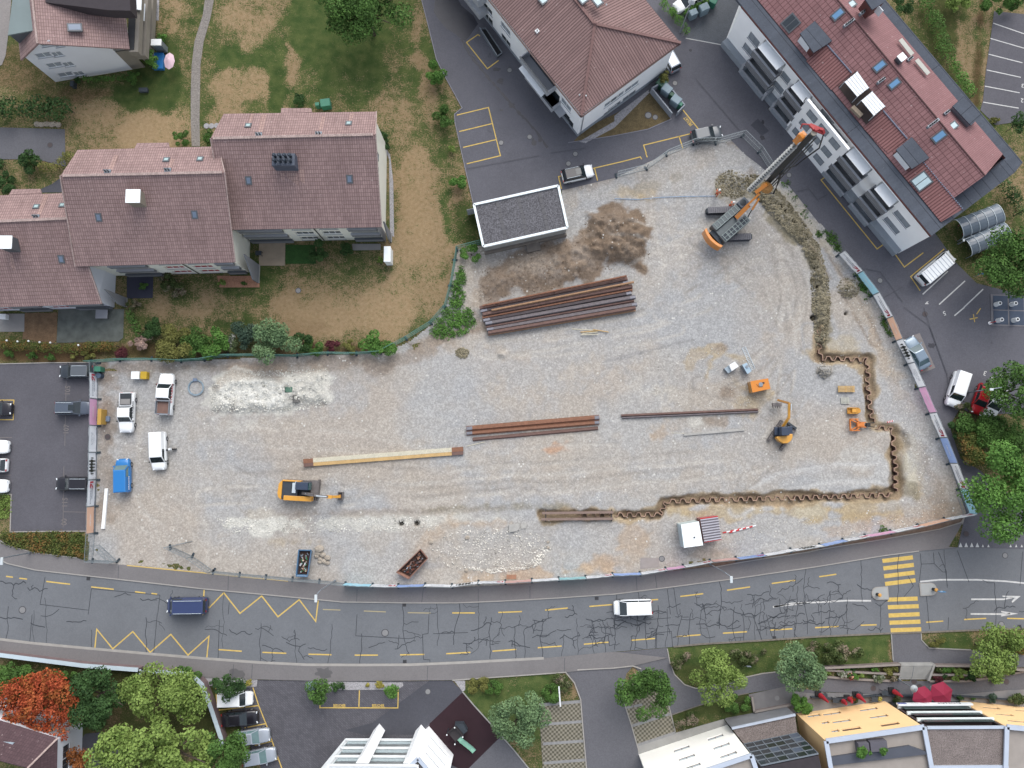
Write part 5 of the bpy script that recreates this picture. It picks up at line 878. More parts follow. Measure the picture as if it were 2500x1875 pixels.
for ua,ub in bays:
 for k in range(3):
  z=.0+2.65*k;g=MB();F.box(g,ua-.15,ub+.15,z-.1 if k else 0,z+1.0,1.1,1.3);F.box(g,ua-.15,ub+.15,z-.1 if k else 0,z+.1,-1.5,1.1);F.box(g,ua-.15,ua,z+.1,z+1.0,0,1.1);F.box(g,ub,ub+.15,z+.1,z+1.0,0,1.1)
  bo=part(g,'balcony',BAND if k==0 else GREYC,root);g=MB();F.box(g,ua-.18,ub+.18,z+1.0,z+1.06,1.08,1.34);part(g,'rail',GREYL,root,bo)
  g=MB();F.box(g,ua,ub,z+.1,z+2.55,-1.5,-1.45);part(g,'back_glazing',GLASS if k<2 else GREYL,root,bo)
  if k>=1 or ua>bays[2][0]:
   g=MB();zz=z+2.5;g.slab([F.pt(ua+.2,zz,-.6),F.pt(ub-.2,zz,-.6),F.pt(ub-.2,zz-.25,1.25 if k==2 else.45),F.pt(ua+.2,zz-.25,1.25 if k==2 else.45)],.05);part(g,'awning',TIMB,root,bo)
edges=[0]+[x for b_ in sorted(bays) for x in b_]+[F.L]
for k in range(0,len(edges),2):g=MB();F.box(g,edges[k]+.05,edges[k+1]-.17,0,1.15,0,.9);part(g,'plinth',BAND,root)
for k in range(2):
 for a in (bays[k][0]-.5,bays[k][1]+.2):g=MB();F.box(g,a,a+.35,0,2.2,0,1.25);part(g,'pier',GREYL,root)
g=MB();ua=U4(T(3,0,2150,1040),Z4-.5);ub=U4(T(4,0,380,1570),Z4-.5);ua,ub=sorted((ua,ub));F.box(g,ua-.1,ub,0.02,Z4-.32,.92,1.25);part(g,'projecting_bay',STUC_W,root)
for k in range(3):
 for a in (.12,.40,.68):
  w=(ub-ua)*.2;fP=Fac(F.pt(0,0,1.25),F.pt(F.L,0,1.25),0,9);window(root,fP,ua+(ub-ua)*a,1.2+2.65*k,w,1.3,-.02,SHUT,GALV,2,False)
g=MB();F.box(g,0,F.L,Z4-.3,Z4-.02,.05,.3);part(g,'fascia',mat('red_brown_board',(0,)*3),root);g=MB();x=ua-.35;g.tube([F.pt(x,Z4-.4,1.1),F.pt(x,.1,1.1)],.06);part(g,'downpipe',BLK,root)
root=bld('gabled_house','white gabled house with brown roof and a grey green annex roof at top left',(230,150),'house')
b0,b1=P(T(0,0,600,885)),P(T(0,0,1430,750));fg=Fac(b0,b1,0,7);apz=9.7;ap=P(T(0,0,400,415),z=apz);lt=P(T(0,0,160,583),z=7.3);rt=P(T(0,0,1400,528),z=5.6);ua_=(Vector((ap.x,ap.y))-fg.p0).dot(fg.d)
wins_=[ctr(fg,c,w,h_) for c,w,h_ in [(T(0,0,497,478),1.6,1.1),(T(0,0,475,597),2.1,1.1),(T(0,0,615,587),1.4,1.1),(T(0,0,592,703),2.1,1.1),(T(0,0,735,697),1.4,1.1),(T(0,0,712,805),2.1,1.05),(T(0,0,848,797),1.4,1.05),(T(0,0,628,485),1.1,1.1)]]
wb=fg.wall([w for w in wins_ if w[1]+w[3]<6.9 and w[1]>.1 and w[0]>.2]);z_l,z_r=7.15,5.5
wb2=MB();n=16
def head(uu):return z_l+(apz-.2-z_l)*(uu/max(ua_,.1)) if uu<ua_ else (apz-.2)+(z_r-apz+.2)*((uu-ua_)/(fg.L-ua_))
hs_=wins_;us=sorted({0,fg.L,ua_}|{min(max(x,0),fg.L) for w in hs_ for x in (w[0],w[0]+w[2])})
for i in range(len(us)-1):
 a,c=us[i],us[i+1];m_=(a+c)/2;col=sorted([w for w in hs_ if w[0]<m_<w[0]+w[2]],key=lambda w:w[1]);z=0
 for w in col:wb2.face([fg.pt(a,z),fg.pt(c,z),fg.pt(c,w[1]),fg.pt(a,w[1])]);z=w[1]+w[3]
 wb2.face([fg.pt(a,z),fg.pt(c,z),fg.pt(c,head(c)),fg.pt(a,head(a))])
for w in hs_:
 q=[(w[0],w[1]),(w[0]+w[2],w[1]),(w[0]+w[2],w[1]+w[3]),(w[0],w[1]+w[3])]
 for k in range(4):wb2.face([fg.pt(*q[(k+1)%4]),fg.pt(*q[k]),fg.pt(*q[k],-.16),fg.pt(*q[(k+1)%4],-.16)])
back=-fg.n*14;bk=Vector((back.x,back.y,0))
wb2.face([fg.pt(0,0)+bk,fg.pt(0,0),fg.pt(0,z_l),fg.pt(0,z_l)+bk]);wb2.face([fg.pt(fg.L,0),fg.pt(fg.L,0)+bk,fg.pt(fg.L,z_r)+bk,fg.pt(fg.L,z_r)]);part(wb2,'wall',STUC_G,root)
for w in wins_:window(root,fg,*w,.13,SHUT,FRAME_W,2)
ov_=Vector((fg.n.x,fg.n.y,0))*.35;rf=MB();rb=bk*1.0;e_=fg.d.to_3d()
R0=fg.pt(-.6,z_l-.35)+ov_;R1=fg.pt(ua_,apz)+ov_;R2=P(T(0,0,1400,528),z=5.9)+ov_*0
rf.slab([R1,R2,R2+rb,R1+rb],.2);part(rf,'east_roof',RT_BROWN,root);rf=MB();rf.slab([R0,R1,R1+rb,R0+rb],.2);part(rf,'west_roof',RT_BROWN,root)
g=MB();g.bar(R1+Vector((0,0,.06)),R1+rb+Vector((0,0,.06)),.25,.12);part(g,'ridge_cap',mat('ridge_mortar',(0,)*3),root)
q=[P(T(0,0,*c),z=9.2) for c in ((85,378),(392,322),(440,-60),(140,-60))];g=MB();g.slab(q,.2);o=part(g,'annex_roof',mat('grey_green_sheet',alb(128,142,142),.7,.08,.6),root);g=MB();c=sum(q,Vector())/4;g.prism([((p.x-c.x)*.96+c.x,(p.y-c.y)*.97+c.y) for p in q],6.5,8.99);part(g,'annex_wall',FRAME_D,root,o)
q=[P(T(0,0,*c),z=9.5) for c in ((480,15),(1170,100),(1400,105),(1390,-120),(480,-120))];g=MB();g.prism([(p.x,p.y) for p in q],7.5,9.3);part(g,'roof_terrace_box',mat('dark_cladding',alb(62,56,60),.8,.2,2),root)
skylight(root,None,T(0,0,808,298),8.6,1.5,.85,math.atan2(fg.d.y,fg.d.x),(0,.28),SKYG2)
for k,(x0,x1,zz) in enumerate(((1410,1500,5.6),(1470,1580,3.6),(1560,1640,1.6))):
 a=P(T(0,0,x0,560+40*k),z=zz);b_=P(T(0,0,x1,-60),z=zz);g=MB();g.box(((a.x+b_.x)/2,(a.y+b_.y)/2,zz-.5),(abs(b_.x-a.x)+.5,abs(b_.y-a.y),1.0));o=part(g,'balcony',mat('beige_concrete',alb(140,134,124),.9,.12,1),root)
 g=MB();g.box(((a.x+b_.x)/2-.35,(a.y+b_.y)/2,zz+.05),(.9,abs(b_.y-a.y)-.6,.1));part(g,'balcony_floor',DARKIN,root,o)
g=MB();a=fg.pt(fg.L,0);g.prism([tuple(x.to_2d()) for x in (fg.pt(fg.L+.02,0),fg.pt(fg.L+1.8,0),fg.pt(fg.L+1.8,0,-.2),fg.pt(fg.L+.02,0,-.2))],0,4.6);part(g,'side_screen',mat('beige_concrete',(0,)*3),root)
g=MB();g.slab([P(T(0,0,*c),z=6.0) for c in ((1460,-50),(1530,-50),(1525,110),(1410,90))],.05);g.slab([P(T(0,0,*c),z=4.2) for c in ((1530,40),(1570,40),(1560,225),(1520,215))],.05);part(g,'awning',TIMB,root)
root=bld('hipped_house','house with dark brown hipped roof and white gable wall at the bottom left corner',(60,1830),'house')
z_=6.0;e1=P(T(0,4,625,1335),z=z_);e0=P(T(0,4,-300,1050),z=z_);e2=P(T(0,4,610,1900),z=z_);m1=P(T(0,4,300,1659),z=9.0);m0=P(T(0,4,-300,1500),z=9.2)
g=MB();g.slab([e0,e1,m1,m0],.2);g.slab([e1,e2,m1],.2);part(g,'roof',tiles('aged_roof',alb(96,76,80),alb(86,68,72),alb(74,58,62),.3,.4,.02,.35),root)
g=MB();g.bar(e1+Vector((0,0,.06)),m1+Vector((0,0,.06)),.2,.12);part(g,'hip_cap',mat('ridge_mortar',(0,)*3),root)
fe_=Fac(e2+Vector((-.3,0,-6)),e1+Vector((-.3,-.3,-6)),0,z_-.2);fe_.z0=0;hh=[ctr(fe_,T(0,4,715,1480),1.6,1.4),ctr(fe_,T(0,4,710,1620),1.6,1.4)];wb=fe_.wall(hh);fn_=Fac(e1+Vector((-.3,-.3,0)),e0,0,z_-.2);w2=fn_.wall();wb.add(w2.v,w2.f);part(wb,'wall',STUC_G,root)
for w in hh:window(root,fe_,*w,.13,GLASS,FRAME_D,2)
q=[P(T(0,4,*c),z=7.6) for c in ((-200,1345),(150,1388),(95,1450),(-200,1440))];g=MB();g.slab(q,.15);o=part(g,'dormer',mat('pale_sheet',alb(170,185,195)),root);g=MB();g.prism([(p.x,p.y) for p in [P(T(0,4,*c),z=7) for c in ((-150,1440),(90,1445),(90,1560),(-150,1560))]],5.5,7.4);part(g,'dormer_wall',mat('aged_cladding',alb(84,78,84)),root,o)
root=bld('balcony_block','white apartment block with stacked pointed balconies at the bottom edge',(930,1850),'building')
bA=P(T(2,4,210,1205));bB=P(T(2,4,475,1512));fN_=Fac(bB,bA,0,10.9);
if fN_.n.y<0:fN_=Fac(bA,bB,0,10.9)
hh=[]
for k,c in enumerate(((325,1425),(302,1520),(278,1600))):hh.append(ctr(fN_,T(2,4,*c),3.3,.9))
wb=fN_.wall(hh,depth=.25);a,b_=fN_.pt(0,0),fN_.pt(fN_.L,0);bb=Vector((-fN_.n.x,-fN_.n.y,0))*12
wb.face([b_,b_+bb,b_+bb+Vector((0,0,10.9)),b_+Vector((0,0,10.9))]);wb.face([a+bb,a,a+Vector((0,0,10.9)),a+bb+Vector((0,0,10.9))]);part(wb,'wall',STUC_W,root)
for w in hh:window(root,fN_,*w,.22,GREYL,FRAME_W,1,False)
g=MB();g.bar(a+Vector((0,0,10.95)),b_+Vector((0,0,10.95)),.4,.2);g.bar(a+Vector((0,0,10.95)),a+bb+Vector((0,0,10.95)),.4,.2);g.bar(b_+Vector((0,0,10.95)),b_+bb+Vector((0,0,10.95)),.4,.2);part(g,'parapet',COPING,root)
g=MB();g.sheet([tuple(x.to_2d()) for x in (a,b_,b_+bb,a+bb)],10.7);part(g,'roof',GRAVR,root)
bp=[P(c) for c in (T(1,4,1640,1240),T(2,4,60,1215),T(2,4,60,1700),T(1,4,1100,1700))]
yF=P(0,1782).y;xL=P(T(1,4,1600,0)).x;xR=P(T(2,4,130,0)).x;xM=P(T(1,4,1905,0)).x
for k,z in enumerate((2.8,5.6,8.3,11.0)):
 x0=xL;g=MB();fB=Fac((xR+.4,yF),(xL,yF),0,11);sL=P(T(1,4,1200,1659)).to_2d()
 g.prism([(xL,yF),(xR+1.2,yF),(xR+1.2,yF-6),(xL-5,yF-6)],z-.12,z+.06);g.bar((xL,yF,z+.12),(xR+1,yF,z+.12),.22,.2);g.bar((xL,yF,z+.12),(xL-5,yF-6,z+.12),.22,.2);bo=part(g,'balcony',FRAME_W,root)
 if k<3:
  g=MB();g.bar((xL+.3,yF-.25,z+.5),(xR+.6,yF-.25,z+.5),.06,.85);g.bar((xL+.2,yF-.35,z+.5),(xL-4.6,yF-5.9,z+.5),.06,.85);part(g,'railing_panel',mat('patterned_panel',alb(176,190,194),.7,.25,4,.5,10),root,bo)
  g=MB();g.bar((xL+1,yF-2.2,z+1.3),(xR,yF-2.2,z+1.3),.1,2.4);part(g,'back_glazing',DARKIN if k==1 else GREYL,root,bo)
g=MB();g.prism([(xM,yF+1.0),(xM+.75,yF+.13),(xM-.75,yF+.13)],.0,10.9);part(g,'pointed_fin',STUC_W,root)
g=MB();g.prism([(xR+.1,yF+.9),(xR+.8,yF+.13),(xR-.6,yF+.13)],.0,10.9);part(g,'corner_fin',STUC_W,root)
root=bld('white_block','white flat block with six small slit windows at the bottom right',(1750,1850),'building');ZW=10.4
a,b_=P(T(3,4,262,1510)),P(T(3,4,1220,1190));f=Fac(b_,a,0,ZW);f=f if f.n.y>0 else Fac(a,b_,0,ZW)
hh=[ctr(f,T(3,4,*c),2.0,.85) for c in ((725,1448),(780,1542),(838,1638),(1090,1325),(1155,1418),(1230,1513))]
wb=f.wall(hh,depth=.25);bb=Vector((-f.n.x,-f.n.y,0))*14
for s_ in (0,f.L):p_=f.pt(s_,0);q_=[p_,p_+bb,p_+bb+Vector((0,0,ZW)),p_+Vector((0,0,ZW))];wb.face(q_ if s_==0 else q_[::-1])
part(wb,'wall',mat('bright_render',(.86,.85,.79),.9,.04,.4,.02),root)
for w in hh:window(root,f,*w,.2,mat('pale_pane',alb(190,205,212),.3),mat('brown_frame',alb(110,84,76)),2,False)
g=MB();p0,p1=f.pt(0,ZW+.05),f.pt(f.L,ZW+.05);g.bar(p0,p1,.5,.2);g.bar(p0,p0+bb,.5,.2);g.bar(p1,p1+bb,.5,.2);part(g,'parapet',COPING,root);g=MB();g.sheet([tuple(x.to_2d()) for x in (p0,p1,p1+bb,p0+bb)],ZW-.3);part(g,'roof_terrace',mat('roof_slabs_pale',alb(168,160,152),.9,.15,1),root)
root=bld('glazed_link','low link with gravel roof and dark gridded glass wall between white and yellow block',(1880,1840),'building');zl=3.4
q=[P(T(3,4,*c),z=zl) for c in ((1265,1228),(1950,1080),(1975,1280),(1400,1400))];g=MB();c=sum(q,Vector())/4;g.prism([(p.x,p.y) for p in q],0,zl-.05);part(g,'wall',GREYC,root);g=MB();g.sheet([(p.x,p.y) for p in q],zl);part(g,'gravel_roof',mat('brown_gravel_roof',alb(132,122,118),1,.25,1.2,.8,8),root);g=MB();g.bar(q[0]+Vector((0,0,.1)),q[1]+Vector((0,0,.1)),.25,.25);part(g,'parapet',COPING,root)
a,b_=q[3].copy(),q[2].copy();a.z=b_.z=0;fG=Fac(b_,a,zl,10.2);fG=fG if fG.n.y>0 else Fac(a,b_,zl,10.2);rr=random.Random(5)
g=MB();nx,nz=6,5;dw=fG.L/nx;dh=6.8/nz;M3=[MB(),MB(),MB()]
for i in range(nx):
 for j in range(nz):fG.box(M3[rr.choice((0,0,1,2))],i*dw+.05,(i+1)*dw-.05,zl+j*dh+.05,zl+(j+1)*dh-.05,-.1,0)
for m_,mm_ in zip(M3,(GLASS,mat('blue_pane',alb(88,100,116),.3),mat('green_pane',alb(40,50,42),.3))):part(m_,'glass_panes',mm_,root)
for i in range(nx+1):fG.box(g,i*dw-.05,i*dw+.05,zl,10.2,-.08,.06)
for j in range(nz+1):fG.box(g,0,fG.L,zl+j*dh-.05,zl+j*dh+.05,-.08,.07)
part(g,'mullions',mat('mullion',alb(120,128,136)),root);g=MB();p0,p1=fG.pt(0,0,-.2),fG.pt(fG.L,0,-.2);bb=Vector((-fG.n.x,-fG.n.y,0))*6;g.prism([tuple(x.to_2d()) for x in (p0,p1,p1+bb,p0+bb)],0,10.2);part(g,'core',mat('dark_cladding',(0,)*3),root)
def yblock(lab,a,b_,h,wins,left=True,extra=None):
 root=bld('yellow_block',lab,(a+b_)/2,'building','yellow flats');f=Fac(b_,a,0,h);f=f if f.n.y>0 else Fac(a,b_,0,h)
 hh=[ctr(f,c,w,hh_) for c,w,hh_ in wins];hh=[w for w in hh if w[0]>.1 and w[0]+w[2]<f.L-.1];wb=f.wall(hh,depth=.25);bb=Vector((-f.n.x,-f.n.y,0))*9
 for s_ in (0,f.L):p_=f.pt(s_,0);q_=[p_,p_+bb,p_+bb+Vector((0,0,h)),p_+Vector((0,0,h))];wb.face(q_ if s_==0 else q_[::-1])
 part(wb,'wall',STUC_Y,root)
 for k,w in enumerate(hh):window(root,f,*w,.2,mat('pale_pane',(0,)*3) if w[1]<6.9 else mat('brown_pane',alb(92,70,62),.4),mat('brown_frame',(0,)*3),2,False)
 g=MB();up=Vector((0,0,h+.05));p0,p1=f.pt(0,0)+up,f.pt(f.L,0)+up;g.bar(p0,p1,.55,.2);g.bar(p0,p0+bb,.5,.2);g.bar(p1,p1+bb,.5,.2);part(g,'parapet',COPING,root)
 g=MB();g.sheet([tuple(x.to_2d()) for x in (p0,p1,p1+bb,p0+bb)],h-.4);part(g,'roof_terrace',mat('roof_slabs_pale',(0,)*3),root);return root,f,bb
yw=[(T(4,4,*c),w,.8) for c,w in (((135,1068),2.2),((530,1022),2.2),((238,1150),2.2),((640,1100),2.2),((62,1165),.9),((345,1235),2.2),((760,1185),2.2),((170,1255),.9),((-60,1090),1.6))]
root,f,bb=yblock('yellow flats with seven slit windows and a planted roof terrace at the bottom right',P(T(3,4,1962,1070)),P(T(4,4,705,932)),9.8,yw)
g=MB();g.prism([tuple(P(T(4,4,*c),z=10.2).to_2d()) for c in ((130,1560),(1000,1435),(1235,1520),(140,1650))],9.41,9.8);part(g,'terrace_roof',mat('anthracite_sheet',alb(84,88,98),.6,.12,.8),root)
for c in ((650,1430),(490,1450)):
 p_=P(T(4,4,*c),z=10.5);g=MB();g.box((p_.x,p_.y,9.9),(1.9 if c[0]==650 else 1.2,1.1,1.0),.08);part(g,'roof_planter',mat('planter_grey',alb(98,96,104)),root)
yw2=[(T(4,4,1850,1005),2.2,.8),(T(4,4,1990,1078),2.2,.8),(T(4,4,2130,1150),2.4,.8),(T(4,4,2185,1035),1.8,.8)]
yblock('yellow flats cut off by the right edge of the picture',P(T(4,4,1512,930)),P(T(4,4,2900,1065)),9.8,yw2)
root=bld('loggia_block','recessed middle block with three dark glazed loggias, a white sign band and gravel roof',(2270,1740),'building')
a,b_=P(T(4,4,745,945)),P(T(4,4,1512,940));f=Fac(b_,a,0,9.5);f=f if f.n.y>0 else Fac(a,b_,0,9.5);bb=Vector((-f.n.x,-f.n.y,0))*4.6;LL=f.L
hs_=[(.3,3.0+2.4*k-.3,LL-.6,1.9,1.2) for k in range(3)];wb=f.wall(hs_);part(wb,'wall',mat('anthracite_render',alb(74,62,64),.8),root)
for k in range(3):
 z=2.7+2.4*k;g=MB();f.box(g,.3,LL-.3,z,z+1.9,-1.2,-1.15);o=part(g,'glazing',GLASS,root);g=MB();f.box(g,0,LL,z-.3,z-.05,-.1,.35);part(g,'floor_edge',mat('white_edge',(.7,.76,.76)),root,o)
 g=MB();f.box(g,.4,LL-.4,z+.02,z+.9,.2,.24);part(g,'glass_rail',mat('rail_glass',alb(70,84,84),.2),root,o)
g=MB();f.box(g,0,LL,0,2.35,.01,.05);part(g,'shop_front',GLASS,root);g=MB();f.box(g,-.1,LL+.1,2.4,3.0,.4,.62);so_=part(g,'sign_band',mat('sign_white',(.74,.77,.78),.6,.05,2),root)
zt=9.5;g=MB();p0,p1=f.pt(0,0),f.pt(LL,0);g.sheet([tuple(x.to_2d()) for x in (p0,p1,p1+bb,p0+bb)],zt);part(g,'gravel_roof',mat('brown_gravel_roof',(0,)*3),root);g=MB();up=Vector((0,0,zt+.1));g.bar(p0+up,p1+up,.3,.25);g.bar(p0+bb+up,p1+bb+up,.8,.25);part(g,'parapet',COPING,root)
M=Matrix.Identity(4);ex=Vector((f.d.x,f.d.y,0));ez=Vector((f.n.x,f.n.y,0))
def stick(s,f,u_,z_,o_,size,m,par,root,name='lettering',sx=1,bold=0):
 """lettering standing upright on a facade, read from outside"""
 X=Vector((f.d.x,f.d.y,0));N=Vector((f.n.x,f.n.y,0));Z=Vector((0,0,1))
 if X.cross(Z).dot(N)<0:X=-X
 p=f.pt(u_,z_,o_)-root.location;M=Matrix(((X.x*sx,0,N.x,p.x),(X.y*sx,0,N.y,p.y),(0,1,0,p.z),(0,0,0,1)));return text(s,size,m,name,par,M=M,bold=bold)
stick('DONAT',f,f.uz(T(4,4,1330,972))[0],2.7,.63,.62,mat('ink',(.03,.035,.045),.6),so_,root,sx=1.3,bold=.01)
stick('Restaurant  Pizzeria',f,f.uz(T(4,4,1030,975))[0],2.7,.63,.28,mat('grey_ink',alb(150,165,175)),so_,root)
g=MB();f.box(g,-.05,1.0,2.45,2.95,.621,.63) if f.p0.x<f.p1.x else f.box(g,LL-1,LL+.05,2.45,2.95,.621,.63);part(g,'sign_emblem',mat('emblem_blue',alb(110,120,180)),root,so_)
def leafmat(name,c1,c2,c3=None):
 if name in _mats:return _mats[name]
 h=newmat(name);r=h.node('NewGeometry').outputs['Random Per Island'];c=h.mix(h.ramp(r,.1,.9),c1,c2)
 c=h.mix(h.ramp(h.noise(.7,3),.35,.65),c,tuple(x*1.25 for x in c2)) if c3 is None else h.mix(h.math('MULTIPLY',h.ramp(h.noise(.6,3),.45,.6),h.math('GREATER_THAN',r,.3)),c,c3)
 h.L.new(c,h.b.inputs['Base Color']);h.b.inputs['Roughness'].default_value=.75;h.b.inputs['Specular IOR Level'].default_value=.15;return h.m
LM={k:leafmat('leaves_'+k,*v) for k,v in dict(green=((.030,.062,.016),(.065,.130,.030)),deep=((.016,.038,.014),(.038,.078,.024)),bright=((.040,.105,.020),(.090,.185,.040)),light=((.080,.135,.026),(.160,.225,.058)),olive=((.070,.080,.022),(.150,.150,.045)),mint=((.060,.110,.050),(.130,.200,.095)),red=((.20,.035,.014),(.42,.095,.040),(.30,.10,.03)),rust=((.13,.045,.015),(.24,.09,.03)),wine=((.05,.014,.018),(.10,.030,.035)),blue=((.026,.052,.036),(.060,.095,.065)),dead=((.20,.13,.10),(.34,.24,.20)),mixed=((.040,.065,.020),(.090,.115,.040),(.25,.20,.15)),yellow=((.16,.15,.03),(.32,.28,.07)),hedge=((.05,.085,.02),(.13,.14,.04),(.20,.12,.04)),white=((.05,.08,.03),(.12,.15,.07),(.5,.5,.46))).items()}
BARK=mat('bark',(.07,.055,.042),.95,.2,3)
def leaf_mesh(name,lumps,n,size,m,seed,parent,flat=1.0,core=True,loc=(0,0,0)):
 """leaf faces spread through the lumps (centre, radius) that make up a crown"""
 r=np.random.default_rng(seed);L=np.array([(*c,rad,sz) for c,rad,sz in lumps]);w=L[:,3]**2;w/=w.sum();k=r.choice(len(L),n,p=w)
 d=r.normal(size=(n,3));d/=np.linalg.norm(d,axis=1)[:,None];d[:,2]=np.where(d[:,2]<-.25,-d[:,2],d[:,2])
 rad=L[k,3]*(.55+.5*r.random(n)**.6);c=L[k,:3]+d*rad[:,None]*np.stack([np.ones(n),np.ones(n),L[k,4]],1)
 nn=d*.7+r.normal(size=(n,3))*.55;nn[:,2]+=.25;nn/=np.linalg.norm(nn,axis=1)[:,None]
 t=np.cross(nn,r.normal(size=(n,3)));t/=np.linalg.norm(t,axis=1)[:,None]+1e-9;b=np.cross(nn,t)
 s=size*(.6+.8*r.random(n))[:,None]*.5;e=s*(.55+.3*r.random(n)[:,None]);V=np.stack([c-t*s,c+b*e,c+t*s,c-b*e],1).reshape(-1,3)
 V[1::4]+=nn*s*.3;F=np.arange(n*4).reshape(n,4);V[:,2]=np.maximum(V[:,2],.03-loc[2])
 me=bpy.data.meshes.new(name);me.vertices.add(n*4);me.vertices.foreach_set('co',V.astype(np.float32).ravel());me.loops.add(n*4);me.loops.foreach_set('vertex_index',F.astype(np.int32).ravel())
 me.polygons.add(n);me.polygons.foreach_set('loop_start',np.arange(0,n*4,4,dtype=np.int32));me.update(calc_edges=True);me.materials.append(m)
 o=bpy.data.objects.new(name,me);C.objects.link(o);o.parent=parent;return o
PX2=lambda px,z:px/(F0/(HC-z))
def plant(kind,px,rpx,h,pal,lab,ry=None,z0=0,dens=1.0,leaf=None,trunk=None,group=None,rot=0,cat=None,lump=.42):
 """px: crown centre in the photo; rpx: crown radius there in pixels; h: total height"""
 tree_=kind.endswith('tree');zc=z0+(h*.62 if tree_ else h*.45);p=P(px[0],px[1],zc);k9=1.12 if tree_ and rpx>40 else 1.05;R=PX2(rpx,zc)*k9;RY=PX2(ry,zc)*k9 if ry else R
 seed=int(px[0]*7+px[1]*13)%99991;rr=random.Random(seed);root=thing(kind,lab,cat or ('tree' if tree_ else 'shrub'),(p.x,p.y,z0),0,group)
 RZ=h*.38 if tree_ else h*.5;lumps=[((0,0,zc-z0),min(R,RY)*.72,RZ/min(R,RY)*.9)];n=max(5,int(5+R*4.5*(1 if tree_ else.7)));lumps=lumps if R<1.1 else []
 c_,s_=math.cos(R_(rot)),math.sin(R_(rot))
 for i in range(n):
  a=rr.random()*6.283;q=math.sqrt(rr.random())*.86;z=rr.uniform(-.35,1)*math.sqrt(max(.05,1-q*q));x,y=R*q*math.cos(a),RY*q*math.sin(a)
  lumps.append(((x*c_-y*s_,x*s_+y*c_,zc-z0+RZ*z*.68),min(R,RY)*lump*rr.uniform(.65,1.15),min(1.1,max(.5,RZ/R))))
 lf=leaf or (.17+.024*R);area=R*RY*9;nl=int(min(36000,max(200,area/(lf*lf)*4.2*dens)))
 leaf_mesh('crown' if tree_ else 'foliage',lumps,nl,lf,LM[pal],seed,root,loc=(0,0,z0))
 b=MB();tr=trunk or (max(.05,R*.05) if tree_ else.05);zz=zc-z0
 b.tube([(0,0,-.05),(rr.uniform(-.1,.1),rr.uniform(-.1,.1),zz*.5),(0,0,zz)],tr,7,tr*.5)
 if R>.8:
  for i in range(5 if not tree_ else 8):a=6.283*i/(5 if not tree_ else 8)+rr.random();b.tube([(0,0,zz*rr.uniform(.35,.7)),(R*.4*math.cos(a),RY*.4*math.sin(a),zz*.95),(R*.75*math.cos(a),RY*.75*math.sin(a),zz+RZ*rr.uniform(0,.5))],tr*.5,5,tr*.15)
 b.build('trunk' if tree_ else 'stem',BARK,root);return root
def hedge(path,wpx,h,pal,lab,dens=1.0,leaf=.2,name='hedge',kind=None,cat='hedge'):
 pts=[P(a,b,h*.5) for a,b in path];root=thing(name,lab,cat,tuple(pts[0].to_2d().to_3d())) if not kind else None;o0=pts[0].to_2d().to_3d();w=PX2(wpx,h/2)/2;lumps=[];rr=random.Random(int(path[0][0]*3+path[0][1]));tot=0
 for a,b_ in zip(pts,pts[1:]):
  l=(b_-a).length;tot+=l;n=max(1,int(l/(w*.7)))
  for k in range(n):q=a.lerp(b_,(k+rr.random())/n)-o0;lumps.append(((q.x+rr.uniform(-.25,.25)*w,q.y+rr.uniform(-.25,.25)*w,h*rr.uniform(.42,.58)),w*rr.uniform(.8,1.1),h/2/w))
 n=int(min(14000,max(200,tot*w*9/(leaf*leaf)*dens)));o=leaf_mesh('foliage',lumps,n,leaf,LM[pal],abs(int(path[0][0])),root)
 if kind:o.name=name;o.location=o0;o['kind']=kind;return o
 b=MB();[b.tube([((a-o0).x,(a-o0).y,0),((a-o0).x,(a-o0).y,h*.7)],.06,6) for a in pts];b.build('stem',BARK,root);return root
def cover(poly,h,pal,n,leaf,name):
 q=G2(poly);xs=[p[0] for p in q];ys=[p[1] for p in q];r=np.random.default_rng(abs(int(xs[0]*10))+5);X=r.uniform(min(xs),max(xs),n*3);Y=r.uniform(min(ys),max(ys),n*3);m=sdist(X,Y,q)<-.05+.25*r.random(n*3);X,Y=X[m][:n],Y[m][:n]
 o0=Vector((X.mean(),Y.mean(),0));k=len(X)//4+1;hh=h*(.5+fbm(X,Y,1.2,2));lumps=[((X[i]-o0.x,Y[i]-o0.y,.06),.22+.1*(i%3),max(.6,hh[i]/.3)) for i in range(0,len(X),4)]
 o=leaf_mesh(name,lumps,n*2,leaf,LM[pal],3,None);o.location=o0;o['kind']='stuff';return o
